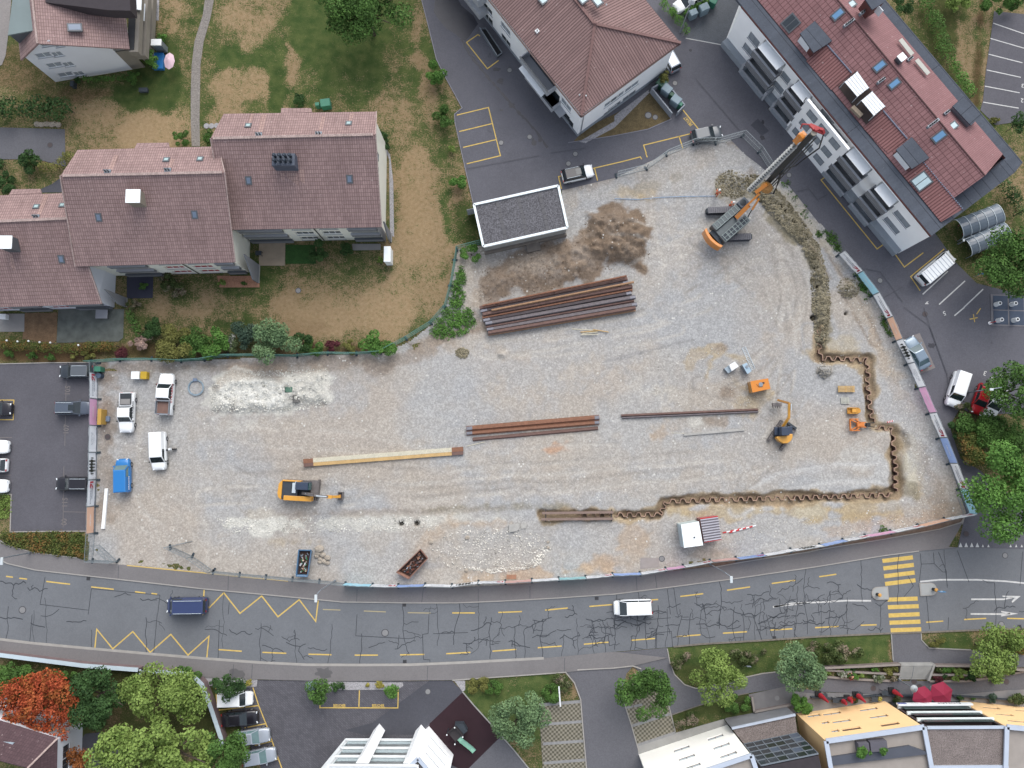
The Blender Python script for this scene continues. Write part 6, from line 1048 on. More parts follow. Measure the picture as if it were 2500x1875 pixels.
for a in [('leafy_tree',(892,22),108,10,'green','large broad green tree at the top of the lawn, cut by the upper edge',78),('leafy_tree',(2468,640),88,8,'green','big green tree right of the white van, leaning over the curved bike shelter',82),('leafy_tree',(2452,1205),92,9.5,'bright','bright green maple-like tree overhanging the fence corner and side road',96),('leafy_tree',(2470,955),62,7,'green','green tree at right edge above the parked red car',60),('red_tree',(92,1728),92,7,'red','orange red tree at the bottom left beside the brown roofed house',76),('leafy_tree',(238,1700),88,6.5,'deep','dark green tree between the orange tree and the pale feathery tree',62),('feathery_tree',(400,1708),92,6.5,'light','pale feathery green tree behind the curved white wall',72),('leafy_tree',(385,1838),150,9,'light','very large light green tree filling the bottom edge left of the parked cars',66),('leafy_tree',(545,1832),58,7,'green','green tree overhanging the two silver parked cars at the bottom',50),('rust_tree',(198,1850),27,4,'rust','small rust coloured tree against the white wall of the corner house',26),('young_tree',(1268,1755),60,6,'mint','young grey green tree between playground and grass paver bays',58),('young_tree',(1570,1682),58,6,'green','young green tree standing on the small paver island by the driveway',60),('young_tree',(1752,1652),56,6,'light','young yellow green tree hanging over the curved garden path',58),('young_tree',(1948,1630),52,6,'mint','young blue green tree right of the two pink flowering shrubs',56),('young_tree',(2428,1590),60,6.5,'light','young pale green tree at the right edge by the crossing lawn',58),('ball_tree',(561,1679),31,3.6,'deep','round clipped tree over the first white car of the slanted bays',29),('ball_tree',(781,1685),27,3.4,'green','round clipped tree beside the grey bin at the cobbled bed',26),('ball_tree',(952,1687),18,2.6,'bright','small clipped round tree at the right end of the cobbled bed',17),('small_tree',(2484,302),18,4,'deep','small dark tree at the right edge below the upper parking bays',20),]:plant(a[0],a[1],a[2],a[3],a[4],a[5],a[6],lump=.36 if a[3]>4 else.5,group=None)
for px,r,h,pal,lab,ry in [((1061,183),27,2.6,'bright','round green bush at the asphalt edge, topmost of four',30),((1087,286),25,2.3,'green','round green bush left of the yellow bays, second from the top',27),((1104,364),11,1.2,'light','tiny yellow green bush beside the lowest yellow bay',10),((1119,446),22,2.2,'bright','round green bush left of the garage driveway',26),((66,400),30,2.6,'deep','dark round bush at the left lane end',28),((20,444),24,2.2,'deep','dark bush at the left edge below the lane',30),((4,398),14,2,'deep','dark bush cut by the left edge beside the lane',14),((443,338),23,2,'green','bush at the left side of the foot of the cobbled garden path',20),((508,337),17,2,'green','bush between the cobbled path and the eastern house corner',20),((732,246),17,1.6,'deep','dark small bush behind the eastern house, left of the green bins',16),((938,340),20,2,'deep','dark bush at the right gable of the eastern house',30),((190,196),12,1.2,'deep','small bush at the foot of the white gable, leftmost',9),((325,190),20,1.6,'green','bush at the corner of the white gable house below its screen wall',16),((370,150),15,3,'bright','tall climbing bush on the balconies of the white gable house',28),((397,93),14,1.6,'bright','bright bush right of the white gable house awning',12),((425,842),46,3,'olive','large yellow green shrub above the white tipper pickup',40),((487,838),36,2.6,'green','green shrub right of the large yellow green shrub',34),((521,838),38,3,'bright','bright green shrub in the fence row below the lawn',36),((568,835),20,1.8,'white','shrub with pale blossom in the fence row',22),((598,818),34,2.8,'blue','blue green shrub left of the tall pale tree-like shrub',36),((672,828),62,4.6,'mint','largest pale green shrub in the middle of the fence row',54),((738,838),24,2.2,'deep','dark shrub right of the largest pale green shrub',24),((768,842),24,2,'green','green shrub beside the purple brown shrub',22),((806,846),24,1.6,'wine','purple brown shrub in the fence row',16),((858,846),24,1.6,'olive','olive shrub between purple brown shrub and the round bush',16),((925,840),42,2.6,'bright','round green bush at the right end of the fence row',28),((343,832),34,2,'dead','withered pinkish shrub above the yellow and white bale',20),((302,862),18,1.3,'wine','dark red shrub beside the withered shrub',14),((372,797),30,2.4,'deep','dark bush between the hedge and the large yellow green shrub',26),((205,870),30,1.2,'olive','olive low shrub below the clipped hedge, right of the others',12),((125,872),14,1,'green','low shrub below the clipped hedge, in the middle',9),((80,866),16,1,'green','low shrub below the clipped hedge, third from left',9),((25,862),14,1,'green','low shrub below the clipped hedge, nearest the left edge',9),((778,612),22,2.6,'deep','tall dark climbing shrub between the two small lawns',28),((845,608),18,1.6,'deep','shrub under the right balconies of the eastern house',14),((930,635),8,.8,'light','small yellow green plant beside the white cabinet',9),((622,672),7,1,'bright','potted green bush on the brick patio, right end',7),((544,690),13,1.2,'light','lime green bush at the left end of the brick patio',8),((596,692),8,.9,'green','small potted bush in the middle of the brick patio',6),((405,690),28,1.6,'mixed','flowering shrub bed right of the dark patio',20),((432,706),24,1.5,'mixed','flowering shrub below the grey stones of the middle garden',18),((330,745),22,1.2,'mixed','flowering shrub at the corner of the west garden',12),((350,700),14,1.2,'green','green shrub below the dark patio',10),((1150,620),24,1.8,'bright','green bush in the corner of the green mesh fence by the garage',20),((2200,14),24,3,'deep','dark shrub at the top edge left of the long green hedge',26),((2338,10),26,2.6,'light','yellow green shrub at the top edge right of the hedge',26),((2450,12),60,3.4,'green','broad green shrub mass at the top right corner',26),((2430,293),12,.9,'olive','small olive shrub at the corner of the upper parking bays',8),((1620,192),16,2.4,'olive','dark olive conifer in front of the silver car at the centre block',20),((2395,1045),60,3.2,'green','broad green shrub bank below the red car',48),((2375,1088),40,2.6,'hedge','brownish shrub in the bank left of the bright tree',50),((2450,1090),60,4,'green','green shrub mass at the right edge above the bright tree',50),((2350,1000),22,1.6,'mixed','low dry shrub at the tip of the bank by the side road',18),((2332,1045),20,2,'deep','dark shrub at the left foot of the shrub bank',30),((30,1668),50,3,'green','green shrub at the left edge behind the white wall',40),((145,1660),50,2.6,'green','green shrub behind the white wall above the orange tree',24),((455,1660),40,2.4,'green','green shrub inside the curve of the white wall',26),((528,1664),14,1.2,'deep','dark round shrub left of the first clipped round tree',13),((608,1667),9,.8,'yellow','yellow shrub in the left cobbled bed',10),((825,1674),15,1,'deep','oval dark shrub in the right cobbled bed',11),((926,1673),13,.8,'yellow','yellow green shrub in the right cobbled bed',9),((898,1672),5,.5,'yellow','tiny ochre shrub in the right cobbled bed',5),((1170,1676),24,1.1,'olive','left low shrub in the lawn bed beside the playground',20),((1206,1680),22,1.1,'green','second low shrub in the lawn bed beside the playground',18),((1345,1690),24,1.3,'green','low shrub under the white barrier pole',24),((1372,1668),22,1.2,'mixed','low shrub at the driveway curve of the lawn bed',20),((1664,1612),26,1.2,'mixed','rose shrub at the left tip of the long lawn',20),((1810,1604),30,1.2,'mixed','left of two pink flowering shrubs in the long lawn',20),((1842,1600),28,1.2,'mixed','right of two pink flowering shrubs in the long lawn',20),((1990,1590),20,1,'mixed','flowering shrub behind the blue green young tree',20),((2050,1592),55,1.3,'mixed','large flowering shrub group left of the entrance path',24),((2285,1566),26,.9,'olive','low shrub at the tip of the right lawn strip',10),((2484,1570),30,1.2,'hedge','dark shrub at the right edge of the right lawn strip',22),((1680,1760),32,1.2,'mixed','low shrub right of the eastern paver bays',20),((1800,1718),32,1.2,'green','low shrub left of the stained entrance slab',20),((1962,1712),42,1.8,'bright','bright green bush against the corner of the yellow flats',22),((2302,1850),18,1.6,'wine','red brown shrub below the gravel roof block',16),((2330,1838),18,1,'bright','bright low shrub beside the yellow conifer',12),((2363,1852),22,3,'yellow','yellow conifer below the gravel roof block',34),((2424,1702),13,1,'blue','spiky blue green plant on the cafe terrace at right',12),((2482,1706),18,1.2,'mixed','planted dark bed at the right end of the cafe terrace',16)]:
 plant('shrub',px,r,h,pal,lab,ry,leaf=.17 if r<25 else None)
for i,(u,v_,r,pal,lab) in enumerate([(195,580,7,'light','in the upper step, nearest its left tip'),(300,590,9,'bright','in the upper step, below the flowering shrub group'),(372,595,8,'deep','in the upper step, round and dark'),(600,585,10,'bright','in the upper step, left of the white stone'),(740,600,16,'olive','in the upper step, broad and olive'),(810,580,12,'olive','in the upper step, next to the stairs'),(100,630,7,'light','in the lower step, nearest its left tip'),(250,640,12,'white','in the lower step, with white flowers'),(370,660,13,'bright','in the lower step beside the bending person'),(450,660,7,'light','in the lower step, lime green'),(650,690,15,'white','in the lower step, broad with white flowers'),(800,695,11,'mixed','in the lower step at the lamp post foot')]):
 plant('terrace_plant',T(4,4,u,v_),r,1.0,pal,'plant of the left stepped bed '+lab,r*.7,leaf=.14,cat='plant')
for u,v_,r,pal,lab in [(1285,590,12,'mixed','upper row, beside the stair rail'),(1385,590,16,'bright','upper row, bright green second one'),(1520,620,15,'light','upper row, pale third one'),(1680,610,16,'green','upper row, fourth one'),(1350,665,8,'deep','lower row, small dark one'),(1460,690,10,'light','lower row, lime one'),(1285,700,13,'wine','lower row, reddish one'),(1640,670,17,'deep','lower row, large dark one'),(1900,650,22,'green','lower row, large one below the pale young tree'),(2060,620,12,'green','upper row, last one before the right edge')]:
 plant('bed_plant',T(4,4,u,v_),r,1.1,pal,'plant right of the stairs, '+lab,r*.75,leaf=.15,cat='plant')
for u,v_,r,pal,lab in [(350,910,8,'red','red flowering pot plant between two closed parasols'),(395,930,8,'mixed','green pot plant right of the red flowering one'),(650,915,7,'yellow','yellow flowering planter on the terrace'),(845,920,14,'mixed','large pot plant under the third closed parasol'),(1520,900,8,'deep','dark pot plant right of the open parasols'),(1655,910,6,'green','small pot plant on the right terrace'),(1960,830,8,'yellow','x')]:
 if lab!='x':plant('pot_plant',T(4,4,u,v_),r,.9,pal,lab,r*.8,leaf=.13,cat='plant')
plant('shrub',T(4,4,470,1475),20,1.2,'bright','trailing green plant on the roof terrace of the yellow flats, left',14,z0=9.9,leaf=.18);plant('shrub',T(4,4,680,1470),13,.9,'bright','small green plant on the roof terrace of the yellow flats, right',10,z0=9.9,leaf=.16)
hedge(T(0,0,(-100,1200),(200,1180),(450,1170),(740,1170)),62,3,'deep','broad dark green hedge above the lane at the left',1.0,.3);hedge(T(0,1,(420,170),(600,130),(800,20)),26,1.8,'olive','yellow green clipped hedge beside the western house corner')
hedge(T(0,2,(-60,395),(250,420),(560,440)),27,1.5,'hedge','clipped yellow green hedge with white lamps at the left edge',1.2,.16);hedge(T(0,2,(600,440),(900,440),(1260,420)),26,1.4,'hedge','clipped hedge below the mossy patio',1.2,.16)
hedge(T(0,2,(1390,20),(1450,150),(1520,290)),24,1.8,'green','hedge running down right of the mossy patio');hedge(T(0,0,(860,860),(1100,855),(1380,840)),15,1.1,'green','low hedge along the foot of the white gable wall')
hedge(T(4,0,(1120,-40),(1230,250),(1320,480),(1380,600)),42,2.6,'green','tall green hedge behind the long red roofed row, upper part');hedge(T(4,0,(1420,650),(1540,860),(1660,1030)),30,2,'bright','brighter lower end of the hedge behind the red roofed row')
hedge(T(4,1,(1980,330),(2080,450),(2160,640)),36,2.4,'deep','dark hedge right of the end of the red roofed row');hedge(T(3,0,(520,20),(640,160),(780,330)),22,1.6,'bright','clipped bright hedge right of the centre block',1.3,.16);hedge(T(3,0,(770,150),(930,60),(1090,-10)),18,1.4,'bright','short clipped hedge behind the grey bins at the top',1.3,.16)
hedge(T(4,1,(1700,1110),(1830,1060)),14,.8,'olive','low hedge stub below the curved bike shelter')
cover(T(0,3,(20,800),(240,770),(860,775),(930,900),(920,1035),(600,1010),(330,960),(60,880)),.5,'hedge',2600,.2,'ground_cover')
cover(T(0,3,(0,365),(110,370),(105,620),(0,600)),.15,'light',500,.18,'grass_tufts')
cover(T(2,2,(395,0),(650,20),(710,180),(600,280),(330,345),(230,280),(330,120)),.35,'bright',1600,.2,'weeds');cover(T(2,1,(560,1200),(600,1380),(560,1659),(440,1659),(470,1450)),.4,'bright',800,.2,'weeds')
for q,n in ((T(4,1,(50,830),(130,840),(250,1040),(180,1060)),260),(T(4,1,(370,1290),(420,1290),(560,1560),(520,1580)),220),(T(4,2,(640,80),(680,60),(790,330),(750,300)),160),(T(4,1,(-30,840),(10,850),(10,900),(-30,880)),60),(T(3,1,(1780,300),(1880,300),(2212,840),(2180,860)),90),(T(4,3,(650,720),(720,720),(720,760),(650,760)),50)):cover(q,.2,'green',n,.2,'weeds')
def paint(name,col,metal=0):return mat('paint_'+name,col,.32,.03,2,.01,20,metal,.5,coat=.5)
PT={'white':paint('white',(.80,.82,.82)),'silver':paint('silver',alb(186,194,204),.3),'grey':paint('grey',alb(96,102,108)),'dark':paint('dark',alb(50,58,66)),'black':paint('black',alb(30,28,36)),'slate':paint('slate',alb(92,102,116),.2),'steel':paint('steel',alb(132,150,166),.3),'blue':paint('blue',alb(38,128,200)),'navy':paint('navy',alb(52,66,108)),'red':paint('red',alb(178,20,30))}
TYRE=mat('tyre',(.018,.018,.018),.85);RIM=mat('rim',(.35,.36,.38),.4,metal=.6);LAMP=mat('lamp_glass',(.7,.74,.76),.15);TAIL=mat('tail_glass',(.35,.02,.02),.25)
CG=mat('car_glass',(.018,.026,.03),.06,.1,1,0,spec=.8);CGL=mat('car_glass_pale',alb(112,138,140),.1,.2,1,0)
KIND={'hatch':(.24,.06,-.38,-.475,.62,.64,.78),'saloon':(.22,.04,-.24,-.385,.62,.65,.72),'estate':(.23,.06,-.42,-.49,.62,.64,.78),'suv':(.25,.08,-.40,-.48,.64,.62,.8),'van':(.40,.27,-.485,-.497,.60,.58,.86),'smallvan':(.30,.16,-.48,-.495,.62,.60,.84),'mpv':(.36,.18,-.44,-.485,.58,.58,.82),'pickup':(.24,.12,-.10,-.15,.62,.63,.82)}
def car(px,deg,kind,col,label,L=4.5,W=1.82,H=1.48,rails=False,roof=None,glass=None,name=None,load=None,z=.7,sign=None):
 p=P(px[0],px[1],z);root=thing(name or {'van':'panel_van','smallvan':'small_van','pickup':'pickup_truck','mpv':'minivan'}.get(kind,'parked_car'),label,'van' if 'van' in kind or kind=='mpv' else 'pickup' if kind=='pickup' else 'car',(p.x,p.y,.05),R_(deg),'cars and vans')
 wb,wt,rt,rb,hb,be,nar=KIND[kind];m=PT[col];w=W/2;belt=be*H;g=glass or CG
 st=[(.5,.58,.36),(.485,.78,hb*.80),(.44,.90,hb*.92),(.36,.97,hb*.97),(wb,1,be),(0,1,be),(-.35,1,be),(-.44,.97,be if kind!='saloon' else be*.98),(-.485,.9,be*.94),(-.5,.80,be*.6)]
 if kind=='pickup':st=[s for s in st if s[0]>=-.16]+[(-.16,1,be),(-.3,1,be*.97),(-.49,.98,be*.97),(-.5,.95,be*.6)]
 vs=[];fs=[]
 for x,hw,zt in st:
  hw*=w;zt*=H;a=[(-hw*.9,.2),(-hw,.34),(-hw,zt*.75),(-hw*.93,zt-.05),(-hw*.75,zt)];vs+=[(x*L,y,zz) for y,zz in a]+[(x*L,-y,zz) for y,zz in a[::-1]]
 n=10
 for i in range(len(st)-1):fs+=[(i*n+k,(i+1)*n+k,(i+1)*n+(k+1)%n,i*n+(k+1)%n) for k in range(n)]
 fs+=[tuple(range(n)),tuple((len(st)-1)*n+k for k in range(n))[::-1]];b=MB();b.add(vs,fs);bo=b.build('body',m,root,smooth=True)
 zr=H-.03;bz=belt-.03;bw=w*.93;rw=w*nar;A=[(wb*L,bw,bz),(rb*L,bw*.97,bz),(rb*L,-bw*.97,bz),(wb*L,-bw,bz)];B_=[(wt*L,rw,zr-.03),(rt*L,rw,zr-.03),(rt*L,-rw,zr-.03),(wt*L,-rw,zr-.03)]
 b=MB();b.add(A+B_,[(4,5,6,7),(0,1,5,4)[::-1],(1,2,6,5)[::-1],(2,3,7,6)[::-1],(3,0,4,7)[::-1]])
 if kind in ('van','smallvan'):
  b.build('cargo_side',m,root);b=MB();k=.012
  b.add([(wb*L+k,bw*.94,bz+.03),(wb*L+k,-bw*.94,bz+.03),(wt*L+k+.03,-rw*.92,zr-.05),(wt*L+k+.03,rw*.92,zr-.05)],[(0,1,2,3)]);b.build('windscreen',g,root)
  for s_ in (1,-1):b=MB();xa,xb=wt*L-.05,(wt-.2)*L;b.add([(wb*L-.12,s_*(bw+k),bz+.05),(xb,s_*(bw+k),bz+.05),(xb,s_*(rw+k+.02),zr-.2),(xa,s_*(rw+k+.02),zr-.2)],[(0,1,2,3)]);b.build('side_window',g,root)
  b=MB();b.add([(rb*L-k,bw*.8,bz+.05),(rb*L-k,-bw*.8,bz+.05),(rt*L-k,-rw*.85,zr-.15),(rt*L-k,rw*.85,zr-.15)],[(0,1,2,3)]);b.build('rear_window',g,root)
 else:b.build('windows',g,root)
 b=MB();b.add([(wt*L+.03,rw+.02,zr-.02),(rt*L-.04,rw+.02,zr-.02),(rt*L-.04,-rw-.02,zr-.02),(wt*L+.03,-rw-.02,zr-.02),(wt*L-.1,rw-.12,zr+.03),(rt*L+.08,rw-.12,zr+.03),(rt*L+.08,-rw+.12,zr+.03),(wt*L-.1,-rw+.12,zr+.03)],[(3,2,1,0),(4,7,6,5)[::-1],(0,1,5,4),(1,2,6,5),(2,3,7,6),(3,0,4,7)])
 for s_ in (0,1,2,3):b.bar(A[s_],B_[s_],.07)
 if kind not in ('van','smallvan','pickup'):
  for s_ in (1,-1):xm=(wt+rt)/2*L;b.bar((xm-.05,s_*bw,bz),(xm,s_*rw,zr-.03),.06)
 ro=b.build('roof',PT[roof] if roof else m,root)
 if kind=='van' and col=='white':
  b=MB();[b.box((x,0,zr+.045),(.06,rw*1.9,.04)) for x in np.linspace(rt*L+.3,wt*L-.3,8)];b.build('roof_rib',PT['silver'],root,)
 if roof=='black' or kind=='estate' and col=='slate':b=MB();b.box((.02*L,0,zr+.033),(.16*L,rw*1.1,.01));b.build('sunroof',CG,root)
 for s_ in (1,-1):
  if rails:b=MB();b.bar((wt*L-.15,s_*(rw-.08),zr+.08),(rt*L+.1,s_*(rw-.08),zr+.08),.045);b.build('roof_rail',LIGHTM,root)
  b=MB();b.box(((wb-.02)*L,s_*(w+.1),belt+.04),(.14,.2,.14));b.build('mirror',m if col not in ('white',) else BLK,root)
  b=MB();b.box((.478*L,s_*w*.66,hb*H*.84),(.12,.26,.08),-s_*.35);b.build('headlight',LAMP,root);b=MB();b.box((-.493*L,s_*w*.72,be*H*.86),(.08,.26,.18));b.build('tail_light',TAIL,root)
  for x in (.31,-.31):b=MB();b.cyl((x*L,s_*(w-.1),.3),.32,.22,16,axis='y');wo=b.build('wheel',TYRE,root);b=MB();b.cyl((x*L,s_*(w+.005),.3),.19,.03,10,axis='y');b.build('rim',RIM,root,) if 0 else b.build('rim',RIM,wo)
 b=MB();b.box((.505*L-.03,0,.42),(.05,.6,.14));b.build('grille',BLK,root);
 if kind=='pickup':
  b=MB();x0,x1=-.475*L,-.18*L;b.box(((x0+x1)/2,0,be*H+.012),(x1-x0,W*.80,.02));b.build('cargo_bed',load[0],root)
  b=MB();zz=be*H+(.2 if load[1] else.05);hh=.4 if load[1] else.08
  for s_ in (1,-1):b.box(((x0+x1)/2,s_*W*.44,zz),(x1-x0+.1,.07,hh))
  b.box((x0-.02,0,zz),(.07,W*.84,hh));b.box((x1+.02,0,zz),(.07,W*.84,hh));b.build('bed_wall',GALV if load[1] else m,root)
  if not load[1]:b=MB();b.box((x1-.45,0,be*H+.1),(.7,W*.66,.2));b.build('load',mat('patio_grey',(0,)*3),root)
 if sign:
  txt,side,c,s0,x0=sign;z0=.62*H
  for sd in (1,-1):X=Vector((-1 if sd>0 else 1,0,0));M=Matrix(((X.x,0,0,x0),(0,0,sd,sd*(w+.012)),(0,1,0,z0),(0,0,0,1)));text(txt,s0,c,'lettering',root,M=M,bold=.012)
 return root
REDI=mat('red_ink',alb(200,30,45),.6);WHI=mat('white_ink',(.8,.8,.8),.6)
car((1410,424),13,'suv','white','white crossover with black roof parked behind the garage',4.3,roof='black',rails=True);car((1725,328),12,'hatch','grey','dark grey hatchback in the bay by the site fence corner',4.2,glass=None)
car((1631,138),118,'estate','silver','silver white estate car half under the roof of the centre block',4.6);car((1683,2),210,'suv','white','white car cut by the top edge behind the clipped hedge',4.6)
car((2290,652),39,'van','white','large white van with ribbed roof in front of the white row',5.5,2.0,2.35,z=1.5);car((2238,862),117,'saloon','steel','silver blue saloon parked on the pink concrete patch beside the banner fence',4.6,glass=mat('car_glass_teal',alb(74,100,108),.1))
car((2340,950),250,'smallvan','white','white small van with dark windscreen left of the red car',4.7,1.85,1.9,z=1.2);car((2394,975),248,'hatch','red','bright red car parked nose to the shrub bank',4.1,1.7,1.45);car((2428,982),245,'estate','white','white car right of the red car, partly under the tree',4.4)
car((187,907),180,'suv','dark','dark blue grey car with silver roof panel, top of the left parking',4.4,rails=True,roof='silver' if 0 else 'grey');car((180,996),0,'estate','slate','slate blue estate car nosing under the pink banner',4.8,rails=True);car((181,1181),180,'estate','black','black estate with silver roof rails, lowest dark car of the left parking',4.7,rails=True)
car((-8,998),0,'hatch','black','black car at the left edge inside the yellow outlined bay',4.0);car((-18,1091),0,'hatch','white','white car cut by the left edge, upper of three',4.3);car((-22,1136),180,'hatch','white','white car cut by the left edge, middle of three',4.3);car((-20,1187),0,'hatch','white','white car cut by the left edge, lowest of three beside the lawn bed',4.3)
car((309,1007),271,'pickup','white','white double cab pickup with open dark bed facing down',5.3,1.9,1.8,load=(mat('bed_liner',(.03,.035,.04)),0),z=.9,sign=('STRABAG',1,mat('ink',(0,)*3),.52,-.35));car((404,962),88,'pickup','white','white double cab pickup with rust brown tipper bed facing up',5.5,2.0,1.9,load=(mat('rusty_bed',alb(132,104,94),.8,.25,2),1),z=.9,sign=('STRABAG',1,REDI,.6,.1))
car((385,1101),274,'smallvan','white','white small van on the gravel with a motorbike beside it',5.0,1.9,1.85,z=1.1);car((298,1161),93,'smallvan','blue','bright blue small van on the gravel beside the left banner fence',4.4,1.85,1.85,z=1.1,glass=CGL,sign=('DRAGON',1,WHI,.4,-1.0))
car((453,1480),181,'van','navy','dark blue van driving on the road at the zigzag marking',5.1,2.0,2.2,name='driving_van',z=1.4,rails=True);car((1546,1484),182,'mpv','white','white minivan driving on the cracked road',4.9,1.95,1.85,name='driving_minivan',z=1.1)
car((576,1706),2,'smallvan','white','white car under the round clipped tree, first of the slanted bays',4.3,1.8,1.55);car((586,1754),5,'saloon','black','black car in the second slanted bay',4.6);car((616,1799),8,'saloon','silver','silver car with pale windscreen in the third slanted bay',4.5,glass=CGL);car((633,1847),10,'hatch','silver','silver car mostly under the tree in the fourth slanted bay',4.3,glass=CGL)
p=P(T(0,2,1845,1540));t=thing('motorbike','small motorbike with white fairing leaning by the white small van','motorbike',(p.x,p.y,0),R_(8));b=MB();b.box((0,0,.62),(1.0,.26,.36),taper=.7);b.build('frame',BLK,t,bevel=.04);b=MB();b.box((.2,.02,.84),(.5,.3,.16),taper=.6);b.build('fairing',FRAME_W,t)
for x in (-.62,.62):b=MB();b.cyl((x,0,.31),.31,.12,16,axis='y');b.build('wheel',TYRE,t)
b=MB();b.bar((.45,-.36,1.0),(.45,.36,1.0),.04);b.build('handlebar',GALV,t)
YM=paint('machine_yellow',alb(232,168,62));YO=paint('machine_orange',alb(228,140,38));DKM=mat('machine_dark',alb(58,66,74),.6,.25,3);STL=mat('worn_steel',alb(128,122,120),.5,.3,3,metal=.3)
def crawler(root,L,Wt,gauge,rz=0,h=.75,name='track'):
 for s_ in (1,-1):
  b=MB();n=int(L/.24);c,s=math.cos(rz),math.sin(rz);y=s_*gauge/2
  for k in range(n):x=-L/2+L*(k+.5)/n;b.box((x*c-y*s,x*s+y*c,h-.03),(L/n*.8,Wt,.08),rz);b.box((x*c-y*s,x*s+y*c,.04),(L/n*.8,Wt,.08),rz)
  for e in (-1,1):
   for a in (-50,0,50):x=e*(L/2+.02+h*.42*math.cos(R_(a))-.06*abs(a)/50);zz=h/2+h*.42*math.sin(R_(a));b.box((x*c-y*s,x*s+y*c,zz),(.1,Wt,h*.3),rz)
  to=b.build(name,STL,root);b=MB();b.box((-y*s,y*c,h/2),(L,Wt*.7,h*.75),rz);b.build('track_frame',DKM,root,) if 0 else b.build('track_frame',DKM,to)
 b=MB();b.box((0,0,.6),(1.5,gauge-.3,.3),rz);b.cyl((0,0,.85),.7,.25,20);b.build('undercarriage',DKM,root)
p=P(733,1197,1.2);t=thing('excavator','yellow crawler excavator with dark cab and long arm near the lower left','excavator',(p.x,p.y,.02),R_(-3))
b=MB();q=[(-2.6,-.9),(-2.55,.7),(-2.1,1.25),(.9,1.25),(.9,.55),(-2.0,.55),(-2.0,-.7),(-.6,-.72),(-.6,-1.35),(1.9,-1.35),(1.9,-.75)];b.prism([(-2.75,-.5),(-2.65,.75),(-2.2,1.28),(-2.2,-1.3),(-2.6,-1.0)],.8,1.9);b.box((-.1,-1.03,1.35),(3.6,.62,1.1));b.box((-1.0,1.18,1.4),(2.4,.2,1.0));b.build('body',YM,t,bevel=.05)
crawler(t,3.6,.5,2.1,0,.75);b=MB();b.box((-1.2,0,1.3),(2.0,2.2,.9));b.box((.3,0,1.0),(1.6,2.2,.3));b.build('engine_deck',DKM,t)
b=MB();b.box((.55,.62,1.95),(1.75,1.05,1.6),taper=.93);c_=b.build('cab',mat('cab_dark',alb(60,72,92),.4),t,bevel=.06);b=MB();b.box((1.47,.62,2.05),(.06,.9,1.2));b.build('cab_window',mat('cab_glass',alb(70,110,110),.1),t,) if 0 else b.build('cab_window',mat('cab_glass',alb(70,110,110),.1),c_)
b=MB();b.box((-.62,.3,1.85),(.45,1.3,.25));b.box((-.2,.95,1.8),(.7,.35,.2));b.build('step_plate',LIGHTM,t);b=MB();b.box((1.75,.35,.55),(.9,2.0,.9));b.box((2.25,.35,.5),(.12,2.3,1.0));b.build('dozer_blade',STL,t)
b=MB();b.bar((.5,-.3,1.6),(2.3,-.42,3.0),.36,.45);b.bar((2.3,-.42,3.0),(4.1,-.55,2.6),.3,.38);bo=b.build('boom',STL,t);b=MB();b.bar((4.1,-.55,2.6),(5.1,-.55,1.0),.32,.36);b.box((4.2,-.55,2.6),(.7,.42,.4));b.build('stick',YM,t);b=MB();b.bar((2.6,-.48,3.2),(3.9,-.52,2.95),.12);b.bar((1.0,-.3,2.2),(2.4,-.4,2.9),.14);b.build('hydraulic_ram',LIGHTM,t)
b=MB();b.prism([(4.75,-1.0),(5.45,-1.0),(5.5,0),(4.7,0)],.1,.16);b.box((5.1,-1.0,.45),(.7,.05,.7));b.box((5.1,0,.45),(.7,.05,.7));b.box((5.45,-.5,.5),(.06,1.0,.7));b.build('bucket',STL,t);b=MB();b.box((4.95,-.55,.95),(.7,.4,.3),.2);b.build('coupler',mat('coupler_ochre',alb(176,128,70),.6,.3,6),t)
p=P(1912,1062,1);t=thing('mini_excavator','small yellow excavator with slewed crawlers and raised arm at right','excavator',(p.x,p.y,.02),0);crawler(t,2.8,.42,2.0,R_(54),.5)
b=MB();b.prism([(-1.05,-.35),(-.75,-.75),(-.2,-1.1),(.35,-1.08),(.8,-.75),(1.02,-.3),(1.02,.12),(.3,.12),(.2,-.12),(-.9,-.2)],.6,1.6);b.build('body',YM,t,bevel=.05);b=MB();b.box((-.15,.45,1.55),(1.05,1.15,1.8),taper=.95);c_=b.build('cab',mat('cab_dark',(0,)*3),t,bevel=.05);b=MB();b.box((-.15,1.03,1.5),(.85,.04,1.2));b.build('cab_window',CG,c_);b=MB();b.box((.75,.6,1.2),(.6,1.05,.7));b.box((-.9,.5,.9),(.4,1.1,.4));b.build('side_tank',mat('cab_dark',(0,)*3),t,bevel=.05)
b=MB();b.bar((-.1,1.1,1.2),(.4,2.2,2.2),.3,.34);b.bar((.4,2.2,2.2),(.25,4.0,2.9),.26,.3);b.build('boom',YM,t);b=MB();b.bar((.25,4.0,2.9),(-.75,4.5,1.6),.24,.26);b.build('stick',mat('coupler_ochre',(0,)*3),t);b=MB();b.bar((.5,3.1,2.9),(.45,3.9,3.1),.1);b.build('hydraulic_ram',LIGHTM,t);b=MB();b.box((-.7,3.95,.95),(1.15,.45,.5));[b.box((-1.15+.3*k,3.62,.8),(.1,.25,.1)) for k in range(4)];b.build('bucket',STL,t);b=MB();b.box((1.35,1.2,.4),(1.3,.3,.5),R_(-36));b.build('dozer_blade',DKM,t)
p=P(T(3,1,1240,770),z=1.5);t=thing('drilling_rig','large orange and grey drilling rig with a tall leaning black mast','drilling rig',(p.x,p.y,.05),R_(41));ax=R_(-41+2)
rg=t.rotation_euler.z
